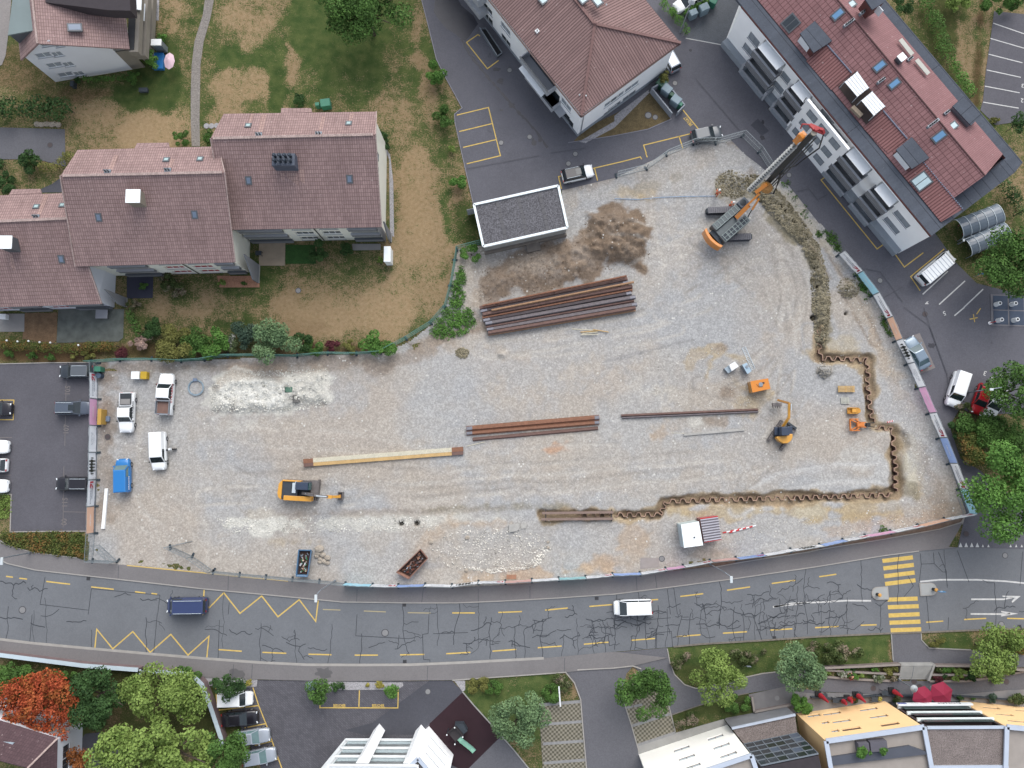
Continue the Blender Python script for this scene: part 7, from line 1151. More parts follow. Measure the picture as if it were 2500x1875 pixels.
for s_ in (1,-1):
 q=P(T(3,1,1110,610) if s_>0 else T(3,1,1340,900),z=.9);l=loc2(t,q);b=MB()
 L_=3.7;n=15
 for k in range(n):x=-L_/2+L_*(k+.5)/n+(.6 if s_>0 else -.2);cx=l.x+x*math.cos(ax);cy=l.y+x*math.sin(ax);b.box((cx,cy,.95),(L_/n*.82,.85,.1),ax);b.box((cx,cy,.05),(L_/n*.82,.85,.1),ax)
 to=b.build('track',mat('track_steel',alb(112,112,118),.5,.2,3,metal=.3),t);b=MB();b.box((l.x+(.6 if s_>0 else -.2)*math.cos(ax),l.y+(.6 if s_>0 else -.2)*math.sin(ax),.5),(L_+.3,.6,.8),ax);b.build('track_frame',DKM,to)
b=MB();b.box((0,0,.8),(2.2,2.6,.5),ax);b.cyl((0,0,1.15),1.0,.3,24);b.build('undercarriage',DKM,t)
b=MB();b.box((-.2,.95,2.2),(4.3,.95,1.5));b.box((-.3,-.95,2.15),(4.4,1.05,1.5));b.box((-.9,0,2.0),(3.0,.8,1.3));hb_=b.build('machine_house',mat('rig_grey',alb(108,116,118),.6,.2,2),t)
b=MB();
for k in range(8):b.box((-2.2+.58*k,-.95,2.93),(.05,1.0,.04));b.box((-2.0+.6*k,.95,2.98),(.05,.85,.04)) if k<7 else None
for y in (-1.4,-.95,-.5,.55,1.35):b.box((-.2,y,2.95 if y<0 else 3.0),(4.2,.04,.05))
b.build('walkway_rail',mat('rail_pale',alb(168,182,178),.5),hb_) if 0 else b.build('walkway_rail',mat('rail_pale',alb(168,182,178),.5),hb_)
b=MB();[b.box((-2.0+1.05*k,-.95,2.915),(.8,.8,.02)) for k in range(4)];b.build('roof_grille',DKM,hb_)
b=MB();b.box((2.75,.95,2.2),(1.5,1.05,1.75),taper=.92);c_=b.build('cab',mat('cab_grey',alb(84,92,102),.5),t,bevel=.08);b=MB();b.cyl((2.75,.95,3.1),.42,.05,18);b.build('roof_guard',GLASS,c_)
b=MB();pts=[(-3.3+.35*(y/1.55)**2,y) for y in np.linspace(-1.6,1.6,9)];b.prism([(x-.42,y) for x,y in pts]+[(x,y) for x,y in pts[::-1]],.9,2.6);b.build('counterweight',YO,t,bevel=.06);b=MB();b.box((-2.6,-.1,1.9),(.8,2.0,.9));b.build('winch_deck',DKM,t)
def LP_(c,z):return loc2(t,P(c[0],c[1],z))
b=MB();b.bar(LP_(T(3,1,1320,690),3.0),LP_(T(3,1,1450,560),4.6),.55,.5);b.bar(LP_(T(3,1,1440,555),4.6),LP_(T(3,1,1570,430),6.0),.26,.4);b.bar(LP_(T(3,1,1490,600),4.4),LP_(T(3,1,1560,490),5.8),.24,.4);b.bar(LP_(T(3,1,1530,420),5.8),LP_(T(3,1,1650,330),7.0),.45,.5);b.build('boom',YO,t)
M0=LP_(T(3,1,1640,330),5.0);MT=LP_(T(3,0,2140,1450),17.5);b=MB();b.bar(M0,MT,.62,.75);mo=b.build('mast',mat('mast_black',(.028,.03,.03),.45,.2,1),t)
sd=(MT-M0).normalized().cross(Vector((0,0,1))).normalized();b=MB();b.bar(M0+sd*.55,MT+sd*.55,.16);b.bar(M0+sd*.82,MT-(MT-M0)*.1+sd*.82,.12);b.build('mast_tube',mat('mast_tube',(.05,.052,.05),.4),mo)
A0=LP_(T(3,1,1450,400),1.5);A1=LP_(T(3,0,1960,1560),15.2);b=MB();b.tube([A0,A1],.16,8);ao=b.build('auger',mat('auger_steel',alb(110,112,110),.5),t);dv=(A1-A0).normalized();e1=dv.cross(Vector((0,0,1))).normalized();e2=dv.cross(e1);Ln=(A1-A0).length;b=MB();n=260;prev=None
for i in range(n+1):a=i*.55;c=A0+dv*(Ln*i/n);o_=c+(e1*math.cos(a)+e2*math.sin(a))*.40;(b.face([prev[0],prev[1],o_,c]) if prev else None);prev=(c,o_)
b.build('auger_flight',mat('flight_steel',alb(176,178,176),.5,.3,3),ao)
D=LP_(T(3,0,2000,1490),16.2);b=MB();b.bar(D-dv*.8,D+dv*.9,.7,.8);b.cyl(D+dv*.2,.45,.9,14);b.build('rotary_drive',YO,t,bevel=.05)
RD=mat('crane_head_red',alb(178,62,64),.6,.3,4);b=MB();h_=[LP_(T(3,0,*c),z) for c,z in (((2110,1345),18.2),((2160,1400),18.4),((2212,1390),18.4),((2250,1400),18.4),((2260,1440),18.0),((2030,1340),18.2),((2010,1390),17.6))]
for i,j in ((0,1),(1,2),(2,3),(3,4),(0,5),(5,6),(1,4),(0,2)):b.bar(h_[i],h_[j],.28 if i<4 and j<5 else.12)
ho=b.build('mast_head',RD,t);b=MB();b.cyl(MT+Vector((0,0,.45)),.34,.16,18);b.build('pulley',mat('pulley_cream',alb(214,206,186),.5),ho)
b=MB();pts=[LP_(T(3,0,2262,1440),17.5),LP_(T(4,0,0,1600),14),LP_(T(3,1,2060,50),11),LP_(T(3,1,1960,130),9.5),LP_(T(3,1,1850,160),9)];b.tube(pts,.09,6);b.build('kelly_hose',BLK,t);b=MB();pts=[LP_(T(3,1,1800,190),8.5),LP_(T(3,1,1775,300),6),LP_(T(3,1,1720,430),4),LP_(T(3,1,1650,420),4),LP_(T(3,1,1600,350),5.5)];b.tube(pts,.14,6);b.build('hose_loop',BLK,t)
b=MB();q=LP_(T(3,1,1650,360),6.6);b.cyl(q,.8,.5,14,.5);b.build('swivel_bracket',mat('coupler_ochre',(0,)*3),t);b=MB();q=LP_(T(3,1,1800,180),8.8);[b.box((q.x+dx_,q.y+dy_,q.z+dz_),(.5,.4,.5),dx_) for dx_,dy_,dz_ in ((0,0,0),(.4,.2,.2),(-.3,.3,-.2),(.1,-.35,.1))];b.build('winch',DKM,t)
b=MB();b.tube([LP_(T(3,1,1440,690),2.5),LP_(T(3,1,1470,630),3.5),LP_(T(3,1,1520,560),5)],.07,6);b.build('hose',BLK,t)
FG=mat('fence_wire',alb(150,160,164),.5,.05,1,metal=.4);FGG=mat('green_mesh',alb(92,138,128),.7,.1,1);FOOT=mat('rubber_foot',alb(58,70,78),.8,.2,3)
BC={}
INKG=mat('banner_grey_ink',alb(88,100,118),.6);INKB=mat('banner_black_ink',(.02,.025,.02),.6);LOGO=mat('logo_red',alb(196,48,72),.6)
TXT={}
def tmesh(s,size,m,bold=0):
 k=(s,size,m.name)
 if k not in TXT:
  o=text(s,size,m,'banner_text',bold=bold);TXT[k]=o.data;bpy.data.objects.remove(o)
 return TXT[k]
def flat(name,polys,m):
 k=('poly',name)
 if k not in TXT:b=MB();[b.face([(x,y,0) for x,y in p]) for p in polys];o=b.build(name,m);TXT[k]=o.data;bpy.data.objects.remove(o)
 return TXT[k]
KL=[[(0,-.45),(.26,-.45),(.26,.45),(0,.45)],[(.26,.30),(.42,.45),(.42,.42),(.62,.45),(.9,.38),(1.1,.1),(.85,.05),(.7,.2),(.55,.16),(.42,.18)],[(.42,.18),(.55,.16),(.62,.0),(.55,-.1),(.42,-.05)],[(.42,-.05),(.62,.0),(1.15,-.45),(.82,-.45)]]
def person_shape(x,s):return [[(x-.10*s,-.8*s+.0),(x-.03*s,-.8*s),(x-.01*s,-.1*s),(x-.14*s,-.1*s)],[(x+.03*s,-.8*s),(x+.10*s,-.8*s),(x+.14*s,-.1*s),(x+.01*s,-.1*s)],[(x-.2*s,-.12*s),(x+.2*s,-.12*s),(x+.24*s,.3*s),(x+.1*s,.5*s),(x-.1*s,.5*s),(x-.24*s,.3*s)],[(x-.11*s,.52*s),(x+.11*s,.52*s),(x+.12*s,.72*s),(x,.82*s),(x-.12*s,.72*s)]]
def panel(a,b_,kind,label,blabel,z0=.1,h=2.0,foot=True,out=1,wires=9,wm=None):
 """one mesh-fence panel from a to b (outward side to the right of a->b when out=1)"""
 a=Vector((a.x,a.y,0));b_=Vector((b_.x,b_.y,0));d=(b_-a).normalized();N=Vector((d.y,-d.x,0))*out;L=(b_-a).length;t=thing('fence_panel',label,'fence',tuple(a),0,'mesh fence panels round the site')
 m=wm or FG;b=MB();z=Vector((0,0,1));e=d*(L-.06)
 for p,q in ((z*z0,e+z*z0),(z*(z0+h),e+z*(z0+h)),(z*.02,z*(z0+h)),(e+z*.02,e+z*(z0+h)),(z*(z0+h*.5),e+z*(z0+h*.5)))[:4 if kind else 5]:b.bar(p,q,.05)
 b.build('frame',m,t)
 if not kind or wires>9:b=MB();[b.bar(e*(k/wires)+z*z0,e*(k/wires)+z*(z0+h),.018) for k in range(1,wires)];[b.bar(z*(z0+h*k/6),e+z*(z0+h*k/6),.014) for k in range(1,6)];b.build('mesh_wire',m,t)
 if foot:b=MB();b.box(tuple(-N*.12+z*.08),(.26,.72,.16),math.atan2(N.y,N.x)+math.pi/2);b.build('foot',FOOT,t,bevel=.03)
 if kind:
  col,mark=kind;X=Vector((0,0,1)).cross(N);mid=e*.5;bw=L-.14
  bt=thing('banner',blabel,'banner',tuple(a+N*.05+mid),0,'banners along the site fence');b=MB();n=10;rr=random.Random(int(a.x*10));ws=[rr.uniform(-.03,.03) for _ in range(n+1)]
  for o_ in (0,):
   vs=[X*(bw*(i/n-.5))+N*(o_+ws[i])+z*(zz+rr.uniform(-.015,.015)) for i in range(n+1) for zz in (z0+.12,z0+h+.0)];b.add(vs,[(2*i,2*i+2,2*i+3,2*i+1) for i in range(n)])
  b.build('cloth',BC[col],bt)
  def put(me,x,y,s=1,nm='lettering'):
   for o_ in (.05,-.05):
    o=bpy.data.objects.new(nm,me);C.objects.link(o);o.parent=bt;p=X*x+z*(z0+y)+N*o_;o.matrix_local=Matrix(((X.x*s,0,N.x,p.x),(X.y*s,0,N.y,p.y),(0,s,0,p.z),(0,0,0,1)))
  if mark=='logo':put(flat('logo',KL,LOGO),-bw*.46,1.1,.85,'logo');put(tmesh('Baugrubensicherung',.26,INKG,.005),.35,1.22);put(tmesh('Spezialtiefbau',.26,INKG,.005),.1,.88)
  elif mark=='text':put(tmesh('Baugrubensicherung',.2,INKG),0,1.35);put(tmesh('Pfahl- und Ankerbau',.2,INKG),0,1.05);put(tmesh('Grundwasser',.2,INKG),0,.75)
  elif mark=='people':put(flat('silhouettes',[p for i in range(6) for p in person_shape(-1.1+.43*i,(.45,1,.95,.9,1,.5)[i])],INKB),0,1.05,.95,'silhouettes')
  else:put(tmesh('HOVOEN',.34,WHI,.006),0,1.05)
W_,K,Tx,Pp='white','logo','text','people'
ORD=['first','second','third','fourth','fifth','sixth','seventh','eighth','ninth','tenth','eleventh','twelfth','thirteenth','fourteenth','fifteenth','sixteenth','seventeenth','eighteenth','nineteenth','twentieth','twenty-first','twenty-second']
DESC={K:'red logo',Tx:'grey text',Pp:'black silhouettes','n':'white lettering'}
for n_,c_ in (('white',(.88,.90,.92)),('cyan',(.42,.74,.86)),('blue',(.36,.50,.84)),('pink',(.82,.46,.66)),('orange',(.86,.54,.38)),('rose',(.70,.44,.40)),('mint',(.36,.64,.66))):
 h=newmat('cloth_'+n_);h.b.inputs['Base Color'].default_value=c_+(1,);h.b.inputs['Roughness'].default_value=.7;tr_=h.node('BsdfTranslucent');tr_.inputs[0].default_value=c_+(1,);mx=h.node('MixShader');mx.inputs[0].default_value=.45
 h.L.new(h.b.outputs[0],mx.inputs[1]);h.L.new(tr_.outputs[0],mx.inputs[2]);h.L.new(mx.outputs[0],h.n.nodes['Material Output'].inputs[0]);BC[n_]=h.m
def run(pts,kinds,where,frm,out,**kw):
 n=0
 for i in range(len(pts)-1):
  k=kinds[i];n+=bool(k);panel(P(*pts[i]),P(*pts[i+1]),k,f'{ORD[i]} mesh panel from the {frm} of the {where}',f'{k[0]} banner with {DESC[k[1]]}, {ORD[n-1]} from the {frm}, {where}' if k else '',out=out,**kw)
run(T(4,1,(205,1095),(400,1310),(575,1535))+T(4,2,(718,130),(820,368),(945,618),(1062,875),(1180,1150),(1290,1415))+T(4,3,(1402,30),(1512,305),(1612,572)),[(W_,K),('cyan','n'),(W_,K),('orange','n'),(W_,Pp),(W_,Tx),('pink','n'),(W_,K),('blue','n'),(W_,K),('cyan','n')],'right site fence','top',-1)
run(T(0,2,(1055,605),(1060,718),(1060,995),(1056,1283),(1050,1570))+T(0,3,(1046,205),(1030,490),(1024,780),(1004,1070)),[None,(W_,K),('pink','n'),(W_,Tx),(W_,Pp),(W_,K),('orange','n'),None],'left site fence','top',1)
run(T(1,3,(95,1190),(380,1218),(665,1243),(950,1268),(1240,1290),(1522,1322),(1815,1335),(2092,1340))+T(2,3,(170,1332),(460,1340),(745,1302),(1035,1298),(1320,1282),(1610,1265),(1900,1250),(2190,1220))+T(3,3,(275,1208),(550,1160),(740,1130),(1030,1075),(1310,1045),(1600,1008),(1900,955)),[None]*5+[('cyan','n'),(W_,K),('blue','n'),(W_,Tx),(W_,Pp),(W_,K),('rose','n'),(W_,Tx),('mint','n'),(W_,K),('blue','n'),(W_,K),('pink','n'),(W_,K),('rose','n'),('blue',K),(W_,Tx)],'roadside fence','left',-1)
run(T(3,3,(1900,955),(2212,905))+T(4,3,(250,850),(490,805),(765,757),(1060,695),(1345,625),(1612,572)),[(W_,Pp),('blue','n'),(W_,K),('pink','n'),(W_,K),('orange','n'),(W_,K)],'last part of roadside fence','left',-1)
run(T(0,2,(990,600),(1300,575),(1640,570),(1960,588),(2212,572))+T(1,2,(250,530),(580,525),(1000,535),(1330,505),(1640,510),(1900,495),(2180,345))+T(2,2,(235,180),(390,0))+T(2,1,(450,1430),(500,1150),(515,1042),(780,975)),[None]*17,'upper site fence below the lawn','left',1,wm=FGG,wires=14)
run(T(3,1,(20,252),(345,172),(560,20))+T(3,0,(850,1560),(1090,1555),(1375,1475),(1555,1650))+T(3,1,(1660,150)),[None]*7,'top fence behind the drilling rig','left',1,wires=8)
run(T(0,3,(1004,1070),(1270,1085)),[None],'gate corner at the lower left','left',-1,wires=8);run(T(0,3,(1270,1085),(1075,905)),[None],'open gate leaf swung to the upper left','left',-1,wires=6);run(T(0,3,(2080,1030),(1840,920)),[None],'open gate leaf in the gravel entrance','right',-1,wires=8);run(T(0,3,(1840,920),(2085,865)),[None],'loose fence leaf standing in the gravel entrance','left',-1,wires=8);run([T(1,3,95,1190),T(0,3,2080,1030)],[None],'gate leaf linking roadside fence and entrance','right',-1,wires=8)
RU=[mat('rust_'+n,alb(*c),.75,.3,2.2,.2,10,metal=.2) for n,c in (('brown',(124,98,90)),('red',(148,106,84)),('dark',(88,80,82)),('grey',(124,117,119)),('tan',(176,140,108)))]
def pile(c0,c1,w,z,m,label,hgt_=.2,kind='sheet_pile',ends=True,group='steel sheet piles in the stacks'):
 a,b_=P(c0[0],c0[1],z),P(c1[0],c1[1],z);d=(b_-a).normalized();s_=Vector((-d.y,d.x,0));L=(b_-a).length;t=thing(kind,label,'steel pile',(a.x,a.y,0),math.atan2(d.y,d.x),group);b=MB();h=w/2
 pr=[(-h,0),(-h*.78,0),(-h*.45,hgt_),(h*.45,hgt_),(h*.78,0),(h,0),(h,-.02),(h*.7,-.02),(h*.4,hgt_-.03),(-h*.4,hgt_-.03),(-h*.7,-.02),(-h,-.02)];n=len(pr)
 b.add([(x,y,z+q-hgt_) for x in (0,L) for y,q in pr],[(k,n+k,n+(k+1)%n,(k+1)%n) for k in range(n)]+[tuple(range(n))[::-1],tuple(range(n,2*n))]);b.build('profile',m,t)
 if ends:
  for x0,x1 in ((.02,L*.045),(L*.965,L-.02)):b=MB();b.add([(x,y,z+q-hgt_+.006) for x in (x0,x1) for y,q in pr[1:5]],[(k,4+k,5+k,k+1) for k in range(3)]);b.build('cleaned_end',mat('cleaned_end',alb(140,140,148),.5,.2,4,metal=.3),t)
 b=MB();[b.box((L*k,0,max(.03,(z-hgt_)/2)),(.12,w*.9,max(.06,z-hgt_-.02))) for k in (.1,.5,.9)];b.build('spacer',mat('timber_grey',alb(120,108,92)),t);return t
rr=random.Random(4)
for k in range(9):
 f=k/8;a=(1172+18*f+rr.uniform(-2,2),752+60*f);b_=(1536+20*f+rr.uniform(-5,5),680+70*f+rr.uniform(-1,1));pile(a,b_,.62,.75+.12*(k%3),RU[(0,2,0,1,2,3,0,3,0)[k]],f'rusty sheet pile, {ORD[k]} from the upper edge of the large stack',.24,ends=(k in (1,4,5,7)))
pile((1192,817),(1552,757),.3,.5,RU[4],'lowest tan edged pile of the large stack, carrying a red and white board',.15,ends=False);pile((1178,746),(1530,673),.28,1.3,RU[1],'orange brown pile on the upper edge of the large stack',.2,ends=False);pile((1200,757),(1548,688),.3,1.35,RU[4],'pale timber coloured beam on the upper group of the large stack',.2,ends=False)
pile(T(2,2,612,1312),T(2,2,2050,1190),.7,.45,RU[1],'upper of three rusty piles in the middle of the yard',.25);pile(T(2,2,612,1362),T(2,2,2050,1243),.6,.42,RU[1],'middle of three rusty piles in the middle of the yard',.25);pile(T(2,2,680,1428),T(2,2,2036,1306),.5,.3,RU[0],'lower of three rusty piles, with pale left tip',.2,ends=False)
pile(T(3,2,75,1170),T(3,2,1555,1105),.34,.4,RU[0],'upper of two long brown piles pointing at the mini excavator',.25,ends=False);pile(T(3,2,85,1192),T(3,2,1557,1127),.3,.35,RU[3],'lower of two long brown piles pointing at the mini excavator',.25,ends=False)
WD1=mat('wood_pale',alb(212,206,184),.8,.15,1.5,.2,6);WD2=mat('wood_tan',alb(206,172,118),.8,.2,1.5,.2,6)
def beam(c0,c1,w,h,m,name,label,cat='timber',z=0,tip=None):
 a,b_=P(c0[0],c0[1],z+h),P(c1[0],c1[1],z+h);a.z=b_.z=z+h/2;t=thing(name,label,cat,(a.x,a.y,z));q=b_-a;q.z=0;b=MB();b.bar((0,0,h/2),q+Vector((0,0,h/2)),w,h);b.build('beam',m,t,bevel=.02)
 if tip:
  b=MB();b.bar(-q*.0015+Vector((0,0,h/2)),q*.06+Vector((0,0,h/2)),w+.02,h+.02);b.bar(q*.93+Vector((0,0,h/2)),q*1.0015+Vector((0,0,h/2)),w+.02,h+.02);b.build('weathered_end',tip,t)
 return t
beam((741,1126),(1130,1096),.55,.35,WD1,'wooden_beam','upper pale beam of the long pair right of the excavator',tip=RU[1]);beam((742,1135),(1130,1105),.5,.33,WD2,'wooden_beam','lower tan beam of the long pair right of the excavator',tip=RU[0])
beam(T(3,2,752,1378),T(3,2,1402,1322),.3,.2,mat('concrete_pale',alb(180,178,172),.9,.3,2,.2),'concrete_beam','pale weathered concrete beam below the two long brown piles','beam')
for i,(a,b_) in enumerate((((1755,235),(2000,250)),((1845,268),(2040,255)),((1865,285),(2030,268)),((1980,240),(2150,268)),((1850,297),(2038,292)))):beam(T(2,2,*a),T(2,2,*b_),.12,.08,WD2 if i%2 else WD1,'timber_piece',f'thin timber, {ORD[i]} from the top of the loose pile below the large stack',z=.05*i)
beam(T(2,2,620,1502),T(2,2,815,1455),.1,.08,WD1,'timber_piece','single thin pale timber left below the three rusty piles');beam(T(3,2,612,1358),T(3,2,755,1362),.06,.05,WD1,'timber_piece','thin timber left of the pale concrete beam')
beam(T(0,3,1147,300),T(0,3,1108,735),.42,.3,mat('rolled_white',(.78,.8,.8),.6,.05,2),'rolled_banner','long white roll lying behind the left banner fence','banner roll')
def barrier(c0,c1,label,z=.05,w=.16):
 a,b_=P(c0[0],c0[1],z),P(c1[0],c1[1],z);t=thing('barrier_board',label,'barrier board',(a.x,a.y,z));q=Vector(((b_-a).x,(b_-a).y,0));b=MB();b.bar((0,0,.02),q+Vector((0,0,.02)),w,.04);b.build('board',FRAME_W,t);b=MB();n=8
 for k in range(0,n,2):b.bar(q*(k/n)+Vector((0,0,.03)),q*((k+1)/n)+Vector((0,0,.03)),w+.01,.045)
 b.build('red_stripes',mat('stripe_red',alb(206,60,64),.6),t)
barrier(T(2,2,990,245),T(2,2,1312,190),'red and white board lying on the edge of the large pile stack',.55,.2);barrier(T(3,3,1170,778),T(3,3,1490,705),'upper of two red and white boards beside the white hut',.05);barrier(T(3,3,1240,775),T(3,3,1528,697),'lower of two red and white boards beside the white hut',.12);barrier(T(4,2,735,1243),T(4,2,802,1226),'short red and white board lying by the wet trench',.03,.18)
RZ=random.Random(77)
def pile_wall(line,label,per=1.2,amp=.24,flip=1):
 pts=[P(c[0],c[1],.1) for c in line];t=thing('sheet_pile_wall',label,'sheet pile wall',(pts[0].x,pts[0].y,0));out=[]
 for a,b_ in zip(pts,pts[1:]):
  d=(b_-a).normalized();s_=Vector((-d.y,d.x,0));L=(b_-a).length;n=max(1,round(L/per));p=L/n
  for k in range(n):
   dz=RZ.choice((0,0,-.03,-.08,-.2,-.32,.05))+RZ.uniform(-.04,.03)
   for f,o_ in ((0,-1),(.32,-1),(.5,1),(.82,1)):q_=a+d*(p*(k+f+RZ.uniform(-.03,.03)))+s_*amp*(o_*flip+RZ.uniform(-.12,.12))-pts[0];q_.z=dz;out.append(q_)
 for nm,w,z0,z1,m in (('piles',.08,-1.4,.02,RU[0]),('top_edge',.10,.022,.07,mat('pile_edge',alb(168,138,118),.6,.7,1.2))):
  b=MB();q=[(p.x,p.y,p.z+z1) for p in out];b.ribbon(q,w);k=len(q);b.ribbon([(p.x,p.y,p.z+z0) for p in out],w);n2=2*k
  for i in range(k-1):b.f+=[(i,i+1,n2+i+1,n2+i),(k+i+1,k+i,n2+k+i,n2+k+i+1)]
  b.build(nm,m,t)
pile_wall([(1412,1257),(1500,1257)],'short run of driven sheet piles held in the steel guide frame');pile_wall([(1500,1257),(1612,1256),(1628,1224),(1748,1220),(2000,1214),(2185,1208)],'long lower sheet pile wall in the brown trench');pile_wall([(2188,1200),(2188,1140),(2183,1100),(2180,1048),(2135,1042)],'sheet pile wall climbing the right side next to the clay pool');pile_wall([(2132,1030),(2124,985),(2120,940),(2118,878),(2005,874),(2000,800)],'upper sheet pile wall with one corner, near the round rubble heap')
t=thing('guide_frame','weathered steel guide frame with two long beams in front of the trench','steel frame',tuple(P(T(2,3,1430,600))));o_=t.location.copy()
for a,b_ in ((T(2,3,1430,565),T(2,3,2200,555)),(T(2,3,1420,632),T(2,3,2200,625))):b=MB();b.bar(P(a[0],a[1],.4)-o_,P(b_[0],b_[1],.4)-o_,.3,.35);b.build('guide_beam',mat('beam_weathered',alb(142,122,112),.8,.25,2),t)
for x in (1470,2180):b=MB();b.bar(P(*T(2,3,x,525),.25)-o_,P(*T(2,3,x,655),.25)-o_,.14);b.build('cross_bar',RU[2],t)
def qbox(name,label,cat,quad,z,top,side,z0=0,lid=None,group=None,bev=.03,scale=.985):
 q=[P(c[0],c[1],z) for c in quad];c=sum(q,Vector())/len(q);t=thing(name,label,cat,(c.x,c.y,z0),0,group);q=[((p.x-c.x),(p.y-c.y)) for p in q]
 b=MB();b.prism([(x*scale,y*scale) for x,y in q],0,z-z0-.06);b.build('body',side,t);b=MB();b.prism(q,z-z0-.06,z-z0);b.build(lid or 'lid',top,t);return t,q
t,q=qbox('site_hut','white site hut with flat roof beside the corrugated container','site hut',T(3,3,(718,690),(912,655),(958,912),(752,940)),2.7,mat('white_sheet',(0,)*3),mat('hut_side',alb(196,208,206)),lid='roof')
b=MB();b.bar(q[0]+(2.68,),q[3]+(2.68,),.06,.08);b.bar(q[0]+(1.3,),q[3]+(1.3,),.1,.9);b.build('side_window',mat('pale_pane',(0,)*3),t);b=MB();b.tube([(.3,-.3,2.6),(.3,-.3,3.0)],.08,8);b.build('vent_pipe',BLK,t)
t,q=qbox('steel_container','grey corrugated container with red edges right of the white site hut','container',T(3,3,(925,625),(1118,598),(1156,850),(970,880)),2.2,mat('corrugated_grey',alb(120,116,124),.5,.15,2),mat('container_side',alb(170,120,116)),lid='roof');b=MB()
for k in range(9):f=(k+.5)/9;a=Vector(q[0]+(2.24,)).lerp(Vector(q[3]+(2.24,)),f);e=Vector(q[1]+(2.24,)).lerp(Vector(q[2]+(2.24,)),f);b.bar(a,e,.13,.08)
b.build('corrugation',mat('corrugation_light',alb(200,198,206),.4),t);b=MB();b.bar(q[0]+(2.22,),q[1]+(2.22,),.12);b.bar(q[3]+(2.22,),q[2]+(2.22,),.06);b.build('edge_rail',mat('stripe_red',(0,)*3),t)
t,q=qbox('fuel_tank','orange yellow fuel tank box with round filler right of the ladder','tank',T(3,2,(1468,800),(1660,768),(1685,880),(1492,922)),1.5,YO,paint('tank_side',alb(196,134,40)));b=MB();b.cyl((.05,.1,1.54),.28,.1,16);b.build('filler_cap',GALV,t);b=MB();b.box((.4,.3,1.54),(.25,.2,.08));b.tube([(-.5,.1,1.53),(-.2,-.25,1.53),(.3,-.2,1.53)],.03,5);b.build('fitting',BLK,t)
qbox('tool_box','white tool box tilted left of the ladder','box',T(3,2,(1240,625),(1302,588),(1343,638),(1268,690)),1.1,FRAME_W,FRAME_W);qbox('box_tray','pale grey tray on the lower left of the white tool box','tray',T(3,2,(1188,662),(1238,628),(1265,692),(1230,714)),.7,mat('pale_sheet',(0,)*3),GALV)
t,q=qbox('pump_box','pale blue pump box touching the ladder','box',T(3,2,(1380,622),(1430,598),(1482,690),(1438,722)),1.1,mat('pump_blue',alb(176,200,216)),GALV);b=MB();b.cyl((0,.2,1.16),.2,.12,14);b.build('cap',GALV,t)
p=P(*T(3,2,1395,435));t=thing('ladder','aluminium ladder lying on the gravel above the yellow tank','ladder',(p.x,p.y,.06));e=P(*T(3,2,1500,670))-p;e.z=0;s_=Vector((-e.y,e.x,0)).normalized()*.24
for k in (-1,1):b=MB();b.bar(s_*k,e+s_*k,.06,.07);b.build('rail',LIGHTM,t)
b=MB();[b.bar(e*(i/14)-s_,e*(i/14)+s_,.05,.03) for i in range(15)];b.build('rungs',LIGHTM,t)
def crate(c,w,h,n,m,label,name='pallet',z=.15):p=P(*c);t=thing(name,label,'pallet',(p.x,p.y,0));b=MB();[b.box((0,-h/2+h*(k+.5)/n,z),(w,h/n*.72,.05)) for k in range(n)];b.build('deck',m,t);b=MB();[b.box((x,0,z/2),(.1,h,z)) for x in (-w*.42,0,w*.42)];b.build('bearer',m,t);return t
crate(T(4,2,282,886),2.2,.85,5,WD2,'stack of tan planks, topmost item beside the trench','plank_stack',.35);crate(T(4,2,275,1010),1.1,.85,5,mat('pallet_grey',alb(196,196,184)),'pale grey pallet between plank stack and small orange attachment');crate(T(2,3,1100,1252),1.25,.55,4,mat('wood_red',alb(184,140,112)),'reddish timber pallet by the roadside banners',z=.1)
p=P(*T(4,2,350,1120));t=thing('quick_hitch','small yellow orange excavator attachment','attachment',(p.x,p.y,0));b=MB();b.box((-.3,0,.3),(.8,.8,.12));b.box((.0,.36,.4),(1.3,.1,.5));b.box((0,-.36,.4),(1.3,.1,.5));b.cyl((.55,0,.4),.38,.5,14);b.build('frame',mat('attachment_amber',alb(210,150,60),.6,.3,5),t);b=MB();b.box((.05,0,.55),(.5,.5,.3));b.build('bracket',YM,t)
p=P(*T(4,2,400,1272));t=thing('pile_gripper','large orange pile gripper attachment with black claws pointing at the trench','attachment',(p.x,p.y,0));b=MB()
for a,e in (((-1.0,.75),(.1,.75)),((-1.0,-.75),(.2,-.75)),((-1.0,-.8),(-1.0,.8)),((-1,.7),(-.2,.3)),((-1,-.7),(-.2,-.3)),((-.3,.7),(.3,.3)),((-.3,-.7),(.3,-.3)),((-.3,.3),(1,.3)),((-.3,-.3),(1,-.3))):b.bar(a+(.5,),e+(.5,),.13,.3)
b.box((.3,0,.5),(.9,.5,.5));b.build('frame',mat('attachment_orange',alb(222,132,62),.6,.25,5),t);b=MB();b.box((1.35,0,.4),(.5,.5,.4));b.build('jaw_head',BLK,t)
for s_ in (1,-1):b=MB();b.bar((1.5,s_*.22,.4),(2.2,s_*.3,.35),.1,.2);b.build('claw',BLK,t)
